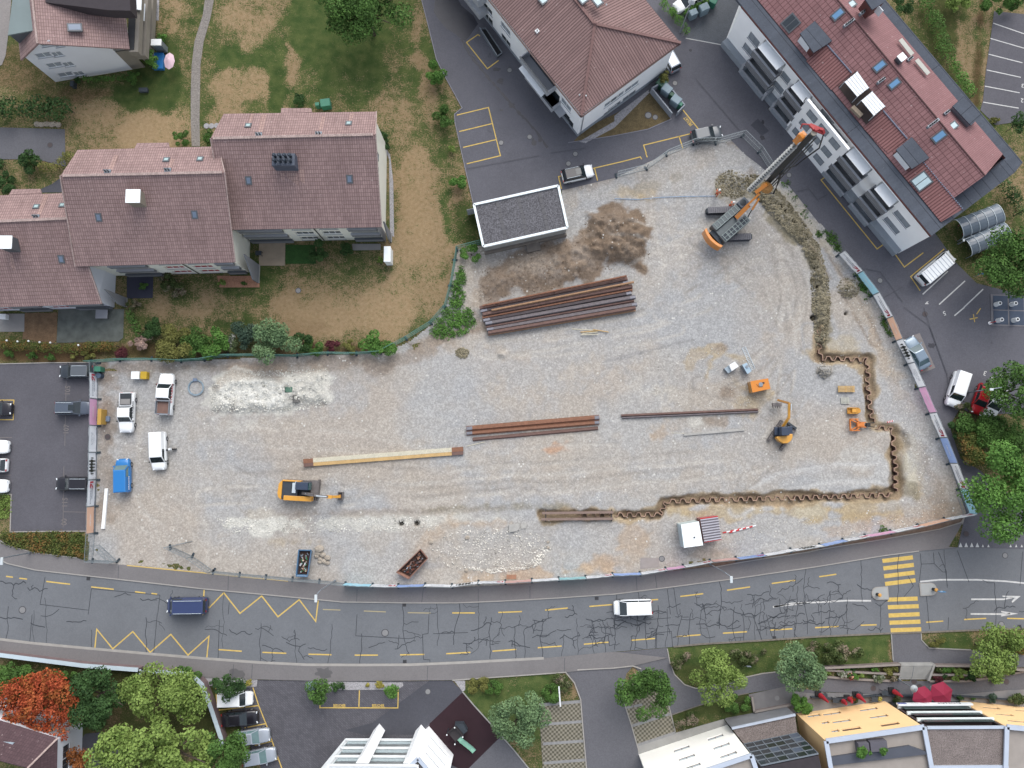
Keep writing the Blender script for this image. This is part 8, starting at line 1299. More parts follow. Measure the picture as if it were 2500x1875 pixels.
def skip(quad,z,m,label,junkm,seed):
 q=[P(c[0],c[1],z) for c in quad];c=sum(q,Vector())/4;t=thing('skip',label,'skip',(c.x,c.y,0));q=[Vector((p.x-c.x,p.y-c.y,0)) for p in q];b=MB();u_=Vector((0,0,z))
 for i in range(4):a,e=q[i]*.86,q[(i+1)%4]*.86;A_,E_=q[i]+u_,q[(i+1)%4]+u_;b.face([a,e,E_,A_]);b.face([A_,E_,E_*.93+u_*.07-u_*.05,A_*.93+u_*.07-u_*.05]);b.face([e*.93,a*.93,A_*.93+u_*.02,E_*.93+u_*.02]);b.bar(A_,E_,.1,.12)
 b.build('shell',m,t);b=MB();b.prism([(p.x*.88,p.y*.88) for p in q],.1,z*.62);b.build('fill',mat('skip_fill',alb(72,54,48),.9,.5,3),t);r=random.Random(seed);ms=[MB() for _ in junkm]
 for k in range(46):
  a,e=r.random()*.86+.07,r.random()*.86+.07;p=(q[0]*(1-a)+q[1]*a)*(1-e)+(q[3]*(1-a)+q[2]*a)*e;p=p*.85;d=(q[3]-q[0]).normalized()*r.uniform(-1,1)+(q[1]-q[0]).normalized()*r.uniform(-.4,.4);d=d*r.uniform(.2,.7);ms[k%len(ms)].bar(p+u_*r.uniform(.6,.9),p*.9+d*.8+u_*r.uniform(.62,.95),r.uniform(.05,.22),r.uniform(.04,.12))
 for b,m_ in zip(ms,junkm):b.build('junk',m_,t)
 for o in t.children:
  if o.name.startswith('junk'):o['kind']='stuff'
skip(T(1,3,(1015,962),(1150,965),(1108,1250),(985,1245)),1.2,paint('skip_blue',alb(84,124,158)),'blue skip full of mixed rubbish at the roadside fence',[mat('junk_green',alb(50,130,84)),mat('junk_grey',alb(190,194,196)),BLK,mat('junk_brown',alb(130,96,76)),GALV,mat('junk_pale',alb(200,180,160))],3)
skip([T(2,3,118,955),T(2,3,197,1052),T(2,3,-10,1275),T(2,3,-142,1205)],1.2,mat('skip_rust',alb(150,112,96),.8,.3,2),'slanted rust brown skip filled with scrap metal',[RU[0],RU[1],RU[2],mat('scrap_red',alb(110,56,40)),GALV],8)
def rock(c,r,label,group,seed,flat_=.6,m=None,cat='boulder'):p=P(*c);t=thing('boulder',label,cat,(p.x,p.y,r*flat_*.4),0,group);b=MB();b.sphere((0,0,0),r,1,.85,flat_,9,6,.13,random.Random(seed));b.build('rock',m or mat('boulder_stone',alb(176,166,152),.95,.2,2,.25,8),t)
for i,(u,v_,r) in enumerate(((1240,955,.62),(1225,1000,.4),(1275,1015,.42),(1325,1050,.42),(1250,1060,.32),(1210,1030,.34),(1288,1085,.38),(1243,1095,.32),(1328,1105,.34))):rock(T(1,3,u,v_),r,f'pale boulder, {ORD[i]} from the top of the heap right of the blue skip','boulders beside the blue skip',i)
for i,(u,v_,r,w) in enumerate(((232,880,.3,'left of the stony circle near the rusty skip'),(622,830,.32,'flat and alone in the stony circle'),(1492,880,.2,'upper of the two near the right rim of the stony circle'),(1497,940,.22,'lower of the two near the right rim of the stony circle'),(615,1182,.3,'brownish, at the lower rim of the stony circle'))):rock(T(2,3,u,v_),r,'single stone '+w,None,30+i,.5)
for q_,h_,l_ in ((T(2,3,(1070,692),(1188,680),(1186,740),(1150,760),(1076,772)),.35,'large pale broken concrete slab lying on the yard'),(T(2,3,(1198,682),(1265,676),(1262,730),(1200,736)),.12,'flat grey concrete slab right of the pale broken slab')):qbox('concrete_slab',l_,'slab',q_,h_,mat('concrete_pale',(0,)*3),mat('concrete_pale',(0,)*3),lid='top_face')
def rocks(poly,n,r0,r1,m,name,seed,zz=.0):
 """uncountable rubble: one object"""
 q=G2(poly);xs=[p[0] for p in q];ys=[p[1] for p in q];r=np.random.default_rng(seed);X=r.uniform(min(xs),max(xs),n*4);Y=r.uniform(min(ys),max(ys),n*4);m_=sdist(X,Y,q)<0;X,Y=X[m_][:n],Y[m_][:n];n=len(X)
 base=np.array([(1,0,0),(-1,0,0),(0,1,0),(0,-1,0),(0,0,1),(0,0,-.6)]);R=(r0+(r1-r0)*r.random(n)**3)[:,None,None];V=base[None]*(1+r.uniform(-.35,.35,(n,6,1)))*R*np.array([1,.8,.7]);a=r.random(n)*6.28;c,s=np.cos(a)[:,None],np.sin(a)[:,None]
 x=V[:,:,0]*c-V[:,:,1]*s;y=V[:,:,0]*s+V[:,:,1]*c;gx=SV[:,0];Z=np.zeros(n)
 from mathutils.kdtree import KDTree
 for i in range(n):Z[i]=SKD.find((X[i],Y[i],0))[0].z if 0 else zval(X[i],Y[i])
 V=np.stack([x+X[:,None],y+Y[:,None],V[:,:,2]+Z[:,None]+R[:,:,0]*.2+zz],2).reshape(-1,3);T_=np.array([(0,2,4),(2,1,4),(1,3,4),(3,0,4),(2,0,5),(1,2,5),(3,1,5),(0,3,5)]);F_=(T_[None]+6*np.arange(n)[:,None,None]).reshape(-1,3)
 me=bpy.data.meshes.new(name);me.from_pydata(V.tolist(),[],F_.tolist());me.materials.append(m);o=bpy.data.objects.new(name,me);C.objects.link(o);o['kind']='stuff'
_zi={}
for v_ in SV[::1]:_zi[(round(v_[0]*2.5),round(v_[1]*2.5))]=v_[2]
def zval(x,y):return _zi.get((round(x*2.5),round(y*2.5)),0)
CL=leafmat('clods',alb(104,98,78),alb(150,142,120));GS=leafmat('stones',alb(150,146,138),alb(222,218,208));BR=leafmat('dirt_lumps',alb(92,76,60),alb(140,122,104));CK=leafmat('chalk_lumps',alb(170,168,158),alb(228,226,216))
rocks([(1810,430),(1850,425),(1880,450),(1915,480),(1960,540),(2000,600),(2022,680),(2028,760),(2015,850),(1992,840),(1982,750),(1978,650),(1955,600),(1905,550),(1860,500)],5200,.05,.26,CL,'clod_band',1);rocks(ell(1790,450,45,35),900,.05,.2,CL,'clods_at_rig',2)
rocks(ell(1129,862,16,12),220,.05,.28,CL,'clod_heap',5);rocks(ell(2012,905,20,18),300,.05,.24,mat('rubble_grey',(0,)*3) if 'rubble_grey' in _mats else leafmat('rubble_grey',alb(120,116,108),alb(170,166,158)),'rubble_heap',6);rocks(ell(2070,705,28,26),420,.04,.18,CL,'clod_heap_small',7)
rocks([(1110,1290),(1240,1290),(1340,1310),(1345,1345),(1300,1385),(1200,1400),(1090,1385),(1050,1340)],1500,.03,.17,GS,'scattered_stones',8);rocks([(1100,1378),(1180,1390),(1280,1382),(1320,1350),(1340,1320),(1345,1345),(1310,1385),(1200,1400)],700,.05,.22,GS,'stone_rim',9)
rocks([(1430,520),(1590,560),(1592,640),(1480,660),(1350,705),(1165,738),(1180,650),(1400,575)],1500,.03,.13,BR,'dirt_lumps',10);rocks([(505,950),(560,908),(800,900),(812,990),(700,1005),(520,1010)],2600,.04,.16,CK,'chalk_lumps',11);rocks([(530,1265),(1090,1260),(1060,1295),(560,1305)],1400,.04,.14,CK,'chalk_strip_lumps',12)
rocks([(2040,620),(2090,700),(2160,830),(2220,1000),(2290,1180),(2330,1255),(2150,1300),(1700,1350),(1700,1270),(2190,1260),(2245,1190),(2200,1040),(2140,860),(2060,740)],2600,.03,.12,GS,'flank_stones',13);rocks([(1660,850),(1800,840),(1850,900),(1860,990),(1700,1000),(1560,960),(1560,900)],700,.03,.11,GS,'patch_stones',14)
wl=T(0,4,(-300,400),(0,440),(350,485),(900,555),(1490,600))+T(0,4,(1600,612),(1980,640),(2100,680),(2180,760))+T(1,4,(0,850),(60,1000),(110,1150),(170,1330),(200,1460))
for seg,lab in ((wl[:5],'long white capped garden wall below the lower pavement'),(wl[5:],'curved part of the white wall running down beside the slanted parking bays')):
 pts=[P(c[0],c[1],1.6) for c in seg];t=thing('garden_wall',lab,'wall',tuple(pts[0].to_2d().to_3d()));q=[(p.x-pts[0].x,p.y-pts[0].y) for p in pts]
 for nm,w,z0,z1,m in (('wall',.3,0,1.5,mat('wall_brown',alb(126,108,108),.9,.2,1)),('capping',.5,1.505,1.6,mat('cap_white',alb(200,216,224),.6,.08,1.2))):
  b=MB();k=len(q);b.ribbon(q,w,z1);b.ribbon(q,w,z0);n2=2*k
  for i in range(k-1):b.f+=[(i,i+1,n2+i+1,n2+i),(k+i+1,k+i,n2+k+i,n2+k+i+1)]
  b.f+=[(0,k,n2+k,n2),(k-1,n2+k-1,n2+2*k-1,2*k-1)];b.build(nm,m,t)
p=P(*T(0,4,1545,612),1.7);t=thing('gate_post_sign','small metal fitting on the white wall where its two parts meet','fitting',(p.x,p.y,1.6));b=MB();b.box((0,0,.15),(.8,.25,.1),.2);b.build('plate',GALV,t);b=MB();b.box((-.35,-.2,.1),(.2,.8,.12));b.build('bracket',LIGHTM,t)
def lamp(base,head,h,lab,hz=.7,w=.32,arm=True,hc=None):
 a=P(*base);e=P(head[0],head[1],h);t=thing('street_lamp',lab,'street lamp',(a.x,a.y,0));d=e-Vector((a.x,a.y,0));hor=Vector((d.x,d.y,0));b=MB()
 if hc=='globe':top=Vector((0,0,h));hor=Vector((0,0,0))
 else:top=Vector((0,0,h-.2))
 b.tube([(0,0,0),top],.09,10,.06);b.cyl((0,0,.3),.13,.6,10);b.build('post',GALV,t)
 if hc=='globe':b=MB();b.cyl((0,0,h+.1),.45,.3,18,.2);b.build('lamp_head',mat('lamp_shade',alb(178,184,186),.4),t);b=MB();b.cyl((0,0,h+.3),.12,.12,12);b.build('cap',GALV,t);return t
 if hor.length>.6:b=MB();b.tube([top-Vector((0,0,.1)),top+hor*.5+Vector((0,0,.2)),top+hor*.92+Vector((0,0,.2))],.05,8);b.build('arm',GALV,t)
 u_=Vector((0,-1,0)) if hc is None else Vector(hc);b=MB();c=Vector((hor.x,hor.y,h));b.bar(c-u_*.1,c+u_*hz,w,.16);b.build('lamp_head',mat('lamp_head_pale',alb(214,222,224),.4),t,bevel=.04)
lamp(T(1,3,1412,1290),T(1,3,1200,1455),8,'street lamp arching over the road beside the upper zigzag',.8);lamp(T(3,3,1030,1115),T(3,3,1262,1255),8,'street lamp arching over the road below the white site hut',.7);lamp(T(4,2,1605,920),T(4,2,1850,888),7.5,'street lamp leaning over the red car',.35,.3,hc=(1,0,0))
lamp(T(3,0,708,355),T(3,0,775,180),7.5,'lamp post with dark round head by the clipped hedge',.3,.3,hc='globe');lamp(T(4,4,850,700),T(4,4,965,780),4.2,'globe lamp at the foot of the stairs',hc='globe');lamp(T(0,3,335,990),T(0,3,20,1052),8,'street lamp at the left end of the upper pavement',.8);lamp(T(4,1,1500,975),T(4,1,1560,930),4,'small lamp between the two curved bike shelters',.25,.2)
for ox,lab,flip,qx in ((652,'left traffic island of the yellow crossing',-1,(568,735)),(1172,'right traffic island of the yellow crossing',1,(1093,1252))):
 c=P(*T(4,3,ox,1430 if flip<0 else 1385));t=thing('traffic_island',lab,'traffic island',(c.x,c.y,.05),R_(3));w,h=1.08,.82;pts=[(-flip*w,-h),(-flip*w,h)]+[(flip*(w-h*.95+h*.95*math.sin(a))*1.0,h*math.cos(a)) for a in np.linspace(0,math.pi,12)]
 b=MB();b.prism([(x,y) for x,y in pts],0,.13);b.build('kerb_ring',KERB,t);b=MB();b.prism([(x*.88,y*.88) for x,y in pts],.131,.15);b.build('slab',mat('island_slab',alb(176,178,176),.9,.1,1),t)
 c=P(*(T(4,3,618,1438) if flip<0 else T(4,3,1222,1383)));t=thing('bollard','orange topped black bollard on the '+lab.split(' of')[0],'bollard',(c.x,c.y,.2));b=MB();b.cyl((0,0,.4),.2,.8,14);b.build('post',BLK,t);b=MB();b.cyl((0,0,.86),.24,.16,14,.16);b.build('reflector',mat('bollard_orange',alb(226,170,90),.5),t)
def sign(base,top,h,lab,m,w=.6,mark=None,flatz=False):
 a=P(*base);e=P(top[0],top[1],h);t=thing('road_sign',lab,'sign',(a.x,a.y,.05));b=MB();d=Vector((e.x-a.x,e.y-a.y,h));b.tube([(0,0,0),d*1.0],.035,8);b.build('post',GALV,t);b=MB();b.bar(d+Vector((-w/2,0,0)),d+Vector((w/2,0,0)),.05,w);pl=b.build('plate',m,t)
 if mark:b=MB();b.add([tuple(d+Vector((x,-.03,z))) for x,z in mark],[tuple(range(len(mark)))]);b.add([tuple(d+Vector((x,.03,z))) for x,z in mark],[tuple(range(len(mark)))[::-1]]);b.build('symbol',FRAME_W,t)
BS=mat('sign_blue',alb(60,140,196),.5);sign(T(4,3,1255,1395),T(4,3,1320,1412),3.2,'blue crossing sign right of the right traffic island',BS,.75,[(-.22,-.2),(.22,-.2),(0,.22)]);sign(T(4,1,1668,1332),T(4,1,1748,1300),3.0,'blue sign standing in the grass left of the big right tree',BS,.7,[(-.1,-.2),(.1,-.2),(.1,.2),(-.1,.2)]);sign(T(3,4,1395,560),T(3,4,1450,560),2.2,'thin bent metal frame in the long lawn between shrubs',GALV,.5)
q=[P(c[0],c[1],0) for c in T(4,4,(850,515),(1205,515),(1150,697),(852,697))];t=thing('stairs','wide grey concrete stairs between the two stepped planting beds','stairs',tuple(q[0]));
for k in range(8):
 f0_,f1_=k/8,(k+1)/8;a,b_=q[0].lerp(q[3],f0_)-q[0],q[1].lerp(q[2],f0_)-q[0];c,d=q[1].lerp(q[2],f1_)-q[0],q[0].lerp(q[3],f1_)-q[0];b=MB();b.prism([(p.x,p.y) for p in (a,b_,c,d)],0,.09+.1*(8-k));b.build('step',mat('step_concrete',alb(168,168,164),.9,.2,1.2),t)
b=MB();b.bar(q[1]-q[0]+Vector((0,0,.5)),q[2]-q[0]+Vector((0,0,.3)),.25,1);b.build('cheek_wall',CONC,t);b=MB();b.tube([(1.2,0,1.7),(1.1,-1.4,1.3),(1.0,-2.2,.9)],.03,6);b.build('handrail',GALV,t)
for pl,lab,h in ((T(4,4,(30,560),(400,545),(840,522)),'upper wall of the left stepped bed',.9),(T(4,4,(60,590),(450,615),(850,635)),'middle wall of the left stepped bed',.55),(T(4,4,(60,668),(380,695),(760,712)),'lowest wall of the left stepped bed along the cafe path',.3),(T(4,4,(1215,535),(1700,540),(2212,588)),'upper wall of the bed right of the stairs',.9),(T(4,4,(1190,640),(1520,640),(1800,650)),'middle wall of the bed right of the stairs',.55),(T(4,4,(1180,715),(1560,715),(1750,690),(2212,610)),'lowest wall of the bed right of the stairs',.3),(T(3,4,(1475,880),(1500,1040),(1915,960)),'low wall round the lower side of the stained entrance slab',.5),(T(4,4,(-100,885),(200,905),(600,865),(1030,868)),'dark rail wall along the cafe terrace, left part',.5),(T(4,4,(1430,870),(1800,890),(2212,930)),'dark rail wall along the cafe terrace, right part',.5)):
 p0=P(*pl[0]);t=thing('low_wall',lab,'wall',tuple(p0));b=MB();rail='rail' in lab;[b.bar(P(*a)-p0+Vector((0,0,h/2)),P(*c)-p0+Vector((0,0,h/2)),.12 if rail else.2,h) for a,c in zip(pl,pl[1:])];b.build('wall',DKM if rail else mat('bed_wall',alb(128,116,112),.9,.2,1.5),t);b=MB();[b.bar(P(*a)-p0+Vector((0,0,h+.02)),P(*c)-p0+Vector((0,0,h+.02)),.16 if rail else.26,.04) for a,c in zip(pl,pl[1:])];b.build('coping',DKM if rail else mat('bed_coping',alb(150,142,136)),t)
PR=mat('parasol_red',alb(150,36,66),.8,.08,2);PRD=mat('parasol_cloth',alb(172,38,50),.8,.12,3)
for c,r,lab in ((T(4,4,1135,900),1.35,'left of two open dark red parasols'),(T(4,4,1335,865),1.5,'right, larger of two open dark red parasols')):
 p=P(c[0],c[1],2.6);t=thing('parasol',lab,'parasol',(p.x,p.y,0));b=MB();n=6;rg=[(r*math.cos(6.283*k/n+.3),r*math.sin(6.283*k/n+.3),2.2) for k in range(n)];b.add(rg+[(0,0,2.85)],[(k,(k+1)%n,n) for k in range(n)]);b.build('canopy',PR,t);b=MB();b.tube([(0,0,0),(0,0,2.8)],.04,8);b.cyl((0,0,.05),.35,.1,16);b.build('pole',GALV,t)
for i,(a,b_) in enumerate((((20,880),(95,945)),((270,945),(290,970)),((335,920),(350,950)),((430,885),(495,945)),((820,840),(895,885)))):
 p=P(*T(4,4,*a),1.2);e=P(*T(4,4,*b_),2.6);t=thing('closed_parasol',f'closed red parasol, {ORD[i]} from the left on the cafe terrace','parasol',(p.x,p.y,0));d=Vector((e.x-p.x,e.y-p.y,0));b=MB();b.tube([Vector((0,0,1.0)),d*.4+Vector((0,0,2.0)),d+Vector((0,0,2.7))],.32,8,.1);b.build('folded_canopy',PRD,t);b=MB();b.tube([(0,0,0),(0,0,1.2)],.04,6);b.box((0,0,.15),(.7,.6,.3));b.build('stand',BLK,t)
S_=mat('white_sheet',(0,)*3)
def table(c,lab,w=1.0,m=None,rz=0):p=P(*c);t=thing('cafe_table',lab,'table',(p.x,p.y,.06),rz);b=MB();b.box((0,0,.72),(w,w*.75,.05));b.build('table_top',m or DKM,t);b=MB();[b.box((x*w*.4,y*w*.3,.36),(.05,.05,.7)) for x in (-1,1) for y in (-1,1)];b.build('legs',BLK,t)
for i,(u,v_) in enumerate(((30,860),(155,910),(410,855),(570,900),(680,830),(800,825))):table(T(4,4,u,v_),f'dark cafe table or bench, {ORD[i]} from the left on the terrace',.8)
table(T(0,2,1130,85),'long grey garden table on the pale slab of the mossy patio',1.6,mat('table_grey',alb(160,162,168)));table(T(1,1,600,1090),'dark garden table with blue grey top on the tan patio',.8);table(T(1,4,1660,1480),'x') if 0 else None
p=P(*T(2,4,505,1240));t=thing('play_tower','dark play tower with white post tops and mint slide on the dark red floor','play tower',(p.x,p.y,.05),R_(-48));b=MB();b.box((0,0,1.5),(1.5,1.3,.08));[b.bar((x*.75,y*.65,1.6),(x*.75,y*.65,2.3),.06) for x in (-1,1) for y in (-1,1)];b.box((0,.66,1.9),(1.5,.04,.6));b.box((-.76,0,1.9),(.04,1.3,.6));b.build('platform',mat('tower_dark',(.035,.03,.032),.6),t);b=MB();b.prism([(-.9,.7),(-.2,1.5),(.8,1.3),(.75,.7)],.4,1.5);b.build('climbing_wall',DKM,t)
for x in (-1,1):
 for y in (-1,1):b=MB();b.cyl((x*.75,y*.65,1.2),.05,2.4,8);b.build('post',DKM,t);b=MB();b.sphere((x*.75,y*.65,2.45),.1);b.build('post_cap',FRAME_W,t)
b=MB();m_=[(0.75,1.5),(1.2,1.45),(2.0,.9),(3.0,.35),(3.5,.25)];sl_=[]
for k,(x,z) in enumerate(m_):sl_+=[(x,-.3,z+.18),(x,-.28,z),(x,.28,z),(x,.3,z+.18)]
b.add(sl_,[(4*k+j,4*k+4+j,4*k+5+j,4*k+j+1) for k in range(4) for j in range(3)]);b.build('slide',mat('slide_mint',alb(160,214,190),.4,.05,1),t)
for a,e,w,lab in ((T(4,1,1560,790),T(4,1,1930,650),2.7,'upper curved transparent bike shelter beside the row end'),(T(4,1,1650,990),T(4,1,2000,840),2.5,'lower curved transparent bike shelter partly under the tree')):
 p=P(a[0],a[1],1.8);q_=P(e[0],e[1],1.8);d=q_-p;L=d.length;t=thing('bike_shelter',lab,'bike shelter',(p.x,p.y,0),math.atan2(d.y,d.x));g=MB();n=10;pr=[(w/2*math.cos(math.pi*k/n),1.3+.9*math.sin(math.pi*k/n)) for k in range(0,n+1)];g.add([(x,y,z) for x in (-.5,L+.5) for y,z in pr],[(k,k+1,n+2+k,n+1+k) for k in range(n)])
 g.build('roof_sheet',mat('shelter_glass',alb(112,124,136),.15,.12,1.5),t);g=MB();
 for k in range(6):x=-.5+(L+1)*k/5;[g.bar((x,pr[i][0],pr[i][1]+.03),(x,pr[i+1][0],pr[i+1][1]+.03),.06) for i in range(n)]
 g.build('roof_rib',LIGHTM,t);g=MB();[g.tube([(x,s_*w/2,0),(x,s_*w/2,1.3)],.04,6) for x in (-.4,L/2,L+.4) for s_ in (1,-1)];g.build('post',GALV,t)
for i,(u,v_,m) in enumerate(((1500,760,'red'),(1540,850,'red'),(1640,820,'dark'),(1850,740,'dark'),(1875,790,'dark'),(1590,1010,'dark'))):
 p=P(*T(4,1,u,v_));t=thing('bicycle',f'{"red" if m == "red" else "dark"} bicycle, {ORD[i]} of those parked at the bike shelters counting from the upper left','bicycle',(p.x,p.y,.04),R_(60+i*9),'bicycles at the shelters')
 for x in (-.5,.5):
  b=MB();n=14;b.tube([(x+.33*math.cos(6.283*k/n),0,.34+.33*math.sin(6.283*k/n)) for k in range(n+1)],.025,5);b.build('wheel',TYRE,t)
 b=MB();b.tube([(-.5,0,.34),(-.1,0,.75),(.4,0,.8),(.5,0,.34)],.03,5);b.tube([(-.1,0,.75),(0,0,.3),(.4,0,.8)],.03,5);b.build('frame',PT[m],t);b=MB();b.bar((.42,-.28,.95),(.42,.28,.95),.035);b.build('handlebar',GALV,t)
p=P(2461,758);b=MB();t=thing('waste_pad','square pad of four dark blue underground waste container lids','waste pad',(p.x,p.y,.04),R_(-2));b.box((0,0,.03),(4.6,4.2,.06));b.build('surround',mat('pad_edge',alb(130,128,132)),t)
for x in (-1,1):
 for y in (-1,1):b=MB();b.box((x*1.05,y*1.0,.07),(1.9,1.85,.05));b.build('lid',mat('lid_blue',alb(62,76,96),.6,.12,1),t)
for i,(u,v_) in enumerate(((1945,1618),(2115,1618))+((1965,1794),(2135,1792))):
 p=P(*T(4,1,u,v_),.9);t=thing('waste_inlet',('upper' if i<2 else 'lower')+(' left' if i%2==0 else ' right')+' white waste inlet column on the dark blue pad','waste inlet',(p.x,p.y,.1));b=MB();b.cyl((0,0,.5),.32,1.0,18,.26);b.build('column',FRAME_W,t);b=MB();b.cyl((0,0,1.01),.15,.03,14);b.build('opening',BLK,t)
p=P(*T(4,2,1838,172));t=thing('traffic_cone','red and white marker post with round white foot left of the waste pad','marker post',(p.x,p.y,.05));b=MB();b.cyl((0,0,.04),.22,.08,16);b.build('foot',FRAME_W,t);b=MB();b.tube([(0,0,.1),(.1,0,1.2)],.05,8);b.build('post',mat('stripe_red',(0,)*3),t)
def bin_(c,lab,m,w=.9,h=1.1,rz=0,lidm=None):p=P(c[0],c[1],h*.6);t=thing('waste_bin',lab,'bin',(p.x,p.y,.05),R_(rz));b=MB();b.box((0,0,h/2),(w,w*.8,h),taper=1.08);b.build('body',m,t,bevel=.04);b=MB();b.box((0,0,h+.06),(w*1.12,w*.92,.14),taper=.9);b.build('lid',lidm or m,t,bevel=.03)
BG=mat('bin_green',alb(66,132,108),.5,.08,2);BGY=mat('bin_grey',alb(138,158,168),.5,.08,2);BDG=mat('bin_dark_green',alb(50,92,72),.5)
bin_(T(1,0,1223,1142),'small green bin behind the eastern house',BG,.55,1,5);bin_(T(1,0,1310,1128),'large green bin behind the eastern house',BG,1.25,1.2,8);bin_(T(3,0,845,158),'left grey bin at the clipped hedge',BGY,1.0,1.3,25);bin_(T(3,0,962,105),'right grey bin at the clipped hedge',BGY,1.15,1.5,25);bin_(T(3,0,1060,35),'green bin at the end of the clipped hedge',BG,.9,1.2,-30)
for c,w,h,m,lab in ((T(3,0,505,915),1.2,1.3,BDG,'dark green bin, topmost in the walled enclosure'),(T(3,0,560,980),1.2,1.4,BGY,'grey bin with red marks in the walled enclosure'),(T(3,0,615,1040),.6,1.2,BDG,'narrow green bin in the middle of the walled enclosure'),(T(3,0,660,1095),1.2,1.4,BGY,'lower grey bin in the walled enclosure'),(T(3,0,705,1140),.6,1.2,BG,'lowest green bin in the walled enclosure')):bin_(c,lab,m,w,h,-38)
bin_(T(1,4,1152,772),'pale grey bin beside the second round clipped tree',BGY,1.0,1.2,5);bin_(T(0,2,1075,672),'green bin inside the upper left fence corner',BG,.8,1.1);p=P(*T(0,2,1100,745));t=thing('barrel','dark blue round barrel beside the logo banner','barrel',(p.x,p.y,0));b=MB();b.cyl((0,0,.45),.34,.9,18);b.build('drum',mat('barrel_blue',alb(58,74,92),.5),t);b=MB();b.cyl((0,0,.92),.36,.05,18);b.build('lid',mat('barrel_lid',alb(78,96,116),.5),t)
pts=[P(c[0],c[1],1.4) for c in T(3,0,(405,950),(545,868),(760,1130),(685,1210))];p0=pts[0].to_2d().to_3d();t=thing('bin_enclosure','grey concrete walled bin enclosure at the corner of the dry bed','enclosure',tuple(p0));e0,e1=P(*T(3,0,405,950),1.4),P(*T(3,0,625,1220),1.4)
for a,e in ((e0,e1),(pts[0],pts[1]),(pts[1],pts[2]),(pts[2],pts[3])):b=MB();o=Vector((0,0,-.7));b.bar(a-p0+o,e-p0+o,.16,1.4);b.build('wall',mat('enclosure_grey',alb(158,164,172),.9,.1,1),t)
for c,w,d,h,m,lab,nm,cat in ((T(1,1,1970,1085),.9,2.1,2.2,S_,'tall white cabinet at the lawn corner of the eastern house','garden_cabinet','cabinet'),(T(0,0,1705,655),1.5,2.3,.7,mat('pool_blue',alb(48,120,186),.3,.1,2),'small blue paddling pool on the terrace of the white gable house','paddling_pool','pool'),(T(0,0,1685,455),1.4,.9,2.2,FRAME_W,'white canopy over the terrace of the white gable house','canopy','canopy'),(T(0,0,1545,968),1.2,.6,.5,DKM,'dark mower standing on the green lawn corner','lawn_mower','mower'),(T(0,2,1072,1183),.5,2.1,1.5,mat('crate_ochre',alb(200,160,80)),'long ochre crate behind the pink banner','tool_crate','crate'),(T(0,2,1162,1205),.5,.7,.3,mat('tub_blue',alb(120,136,160)),'small blue grey tub on the ground behind the left banner fence','tub','tub'),(T(0,2,1460,735),1.1,1.0,.9,S_,'white half of the bale near the upper left fence','big_bag','bag'),(T(0,2,1550,735),.85,1.0,.9,mat('bag_yellow',alb(206,170,50)),'yellow half of the bale near the upper left fence','big_bag','bag'),(T(1,2,905,890),1.0,.7,.6,mat('machine_green',alb(88,122,104),.6,.4,5),'green compactor on the chalky patch','plate_compactor','compactor'),(T(1,2,985,985),.9,1.0,.6,mat('machine_grey',alb(110,108,104),.6,.5,5),'grey compactor at the edge of the chalky patch','plate_compactor','compactor'),(T(0,0,775,900),.5,.8,.9,DKM,'dark bin-like box at the foot of the white gable wall','storage_box','box'),(T(0,2,25,100),.9,.7,.8,FRAME_W,'white chair cushion box at the left edge patio','storage_box','box')):
 p=P(c[0],c[1],h);t=thing(nm,lab,cat,(p.x,p.y,.03));b=MB();b.box((0,0,h*.45),(w*.94,d*.94,h*.9));b.build('body',m if nm!='canopy' else GALV,t,bevel=.04);b=MB();b.box((0,0,h*.95),(w,d,h*.1));b.build('top',m,t,bevel=.03)
 if 'compactor' in nm:b=MB();b.tube([(-.3,-.2,.6),(-.7,-.2,1),(-.7,.2,1),(-.3,.2,.6)],.03,5);b.build('handle',BLK,t)
p=P(*T(0,0,1825,655),2);t=thing('garden_umbrella','pink and white garden umbrella beside the paddling pool','umbrella',(p.x,p.y,0));b=MB();n=8;b.add([(.75*math.cos(6.283*k/n),1.2*math.sin(6.283*k/n),1.9) for k in range(n)]+[(0,0,2.3)],[(k,(k+1)%n,n) for k in range(n)]);b.build('canopy',mat('umbrella_pink',alb(226,196,206)),t);b=MB();b.tube([(0,0,0),(0,0,2.2)],.03,6);b.build('pole',GALV,t)
p=P(*T(0,2,2120,870));t=thing('hose_coil','large blue grey hose coil lying on the gravel right of the tipper pickup','hose',(p.x,p.y,.06));rr=random.Random(2)
for j in range(4):b=MB();r=.92+.05*j;n=28;b.tube([(r*math.cos(6.283*k/n),r*math.sin(6.283*k/n),.04+.05*(j%2)+rr.uniform(0,.03)) for k in range(n+1)],.035,5);b.build('loop',mat(('hose_blue','hose_grey')[j%2],alb(*((110,150,180),(170,184,190))[j%2]),.6),t)
b=MB();b.box((-.15,1.05,.1),(.5,.4,.2));b.build('connector',mat('tub_blue',(0,)*3),t)
b=MB();pts=G2(T(3,1,(0,490),(250,498),(500,475),(800,465),(1080,462)));t=thing('measuring_line','long light blue line lying from the yard to the worker in orange','line',(pts[0][0],pts[0][1],.05));b.tube([(x-pts[0][0],y-pts[0][1],.08) for x,y in pts],.035,5);b.build('line',mat('line_blue',alb(140,176,214)),t)
q=[P(*c) for c in T(2,0,(760,335),(820,325),(1000,590),(945,632))];t=thing('light_well','barred basement light well with grey frame beside the yellow bay of the centre block','light well',tuple(q[0]));b=MB();b.prism([(p.x-q[0].x,p.y-q[0].y) for p in q],.04,.1);b.build('pit',DARKIN,t);b=MB();[b.bar(q[i]-q[0]+Vector((0,0,.5)),q[(i+1)%4]-q[0]+Vector((0,0,.5)),.1,1.0 if i==3 else.2) for i in range(4)];b.build('railing',GALV,t)
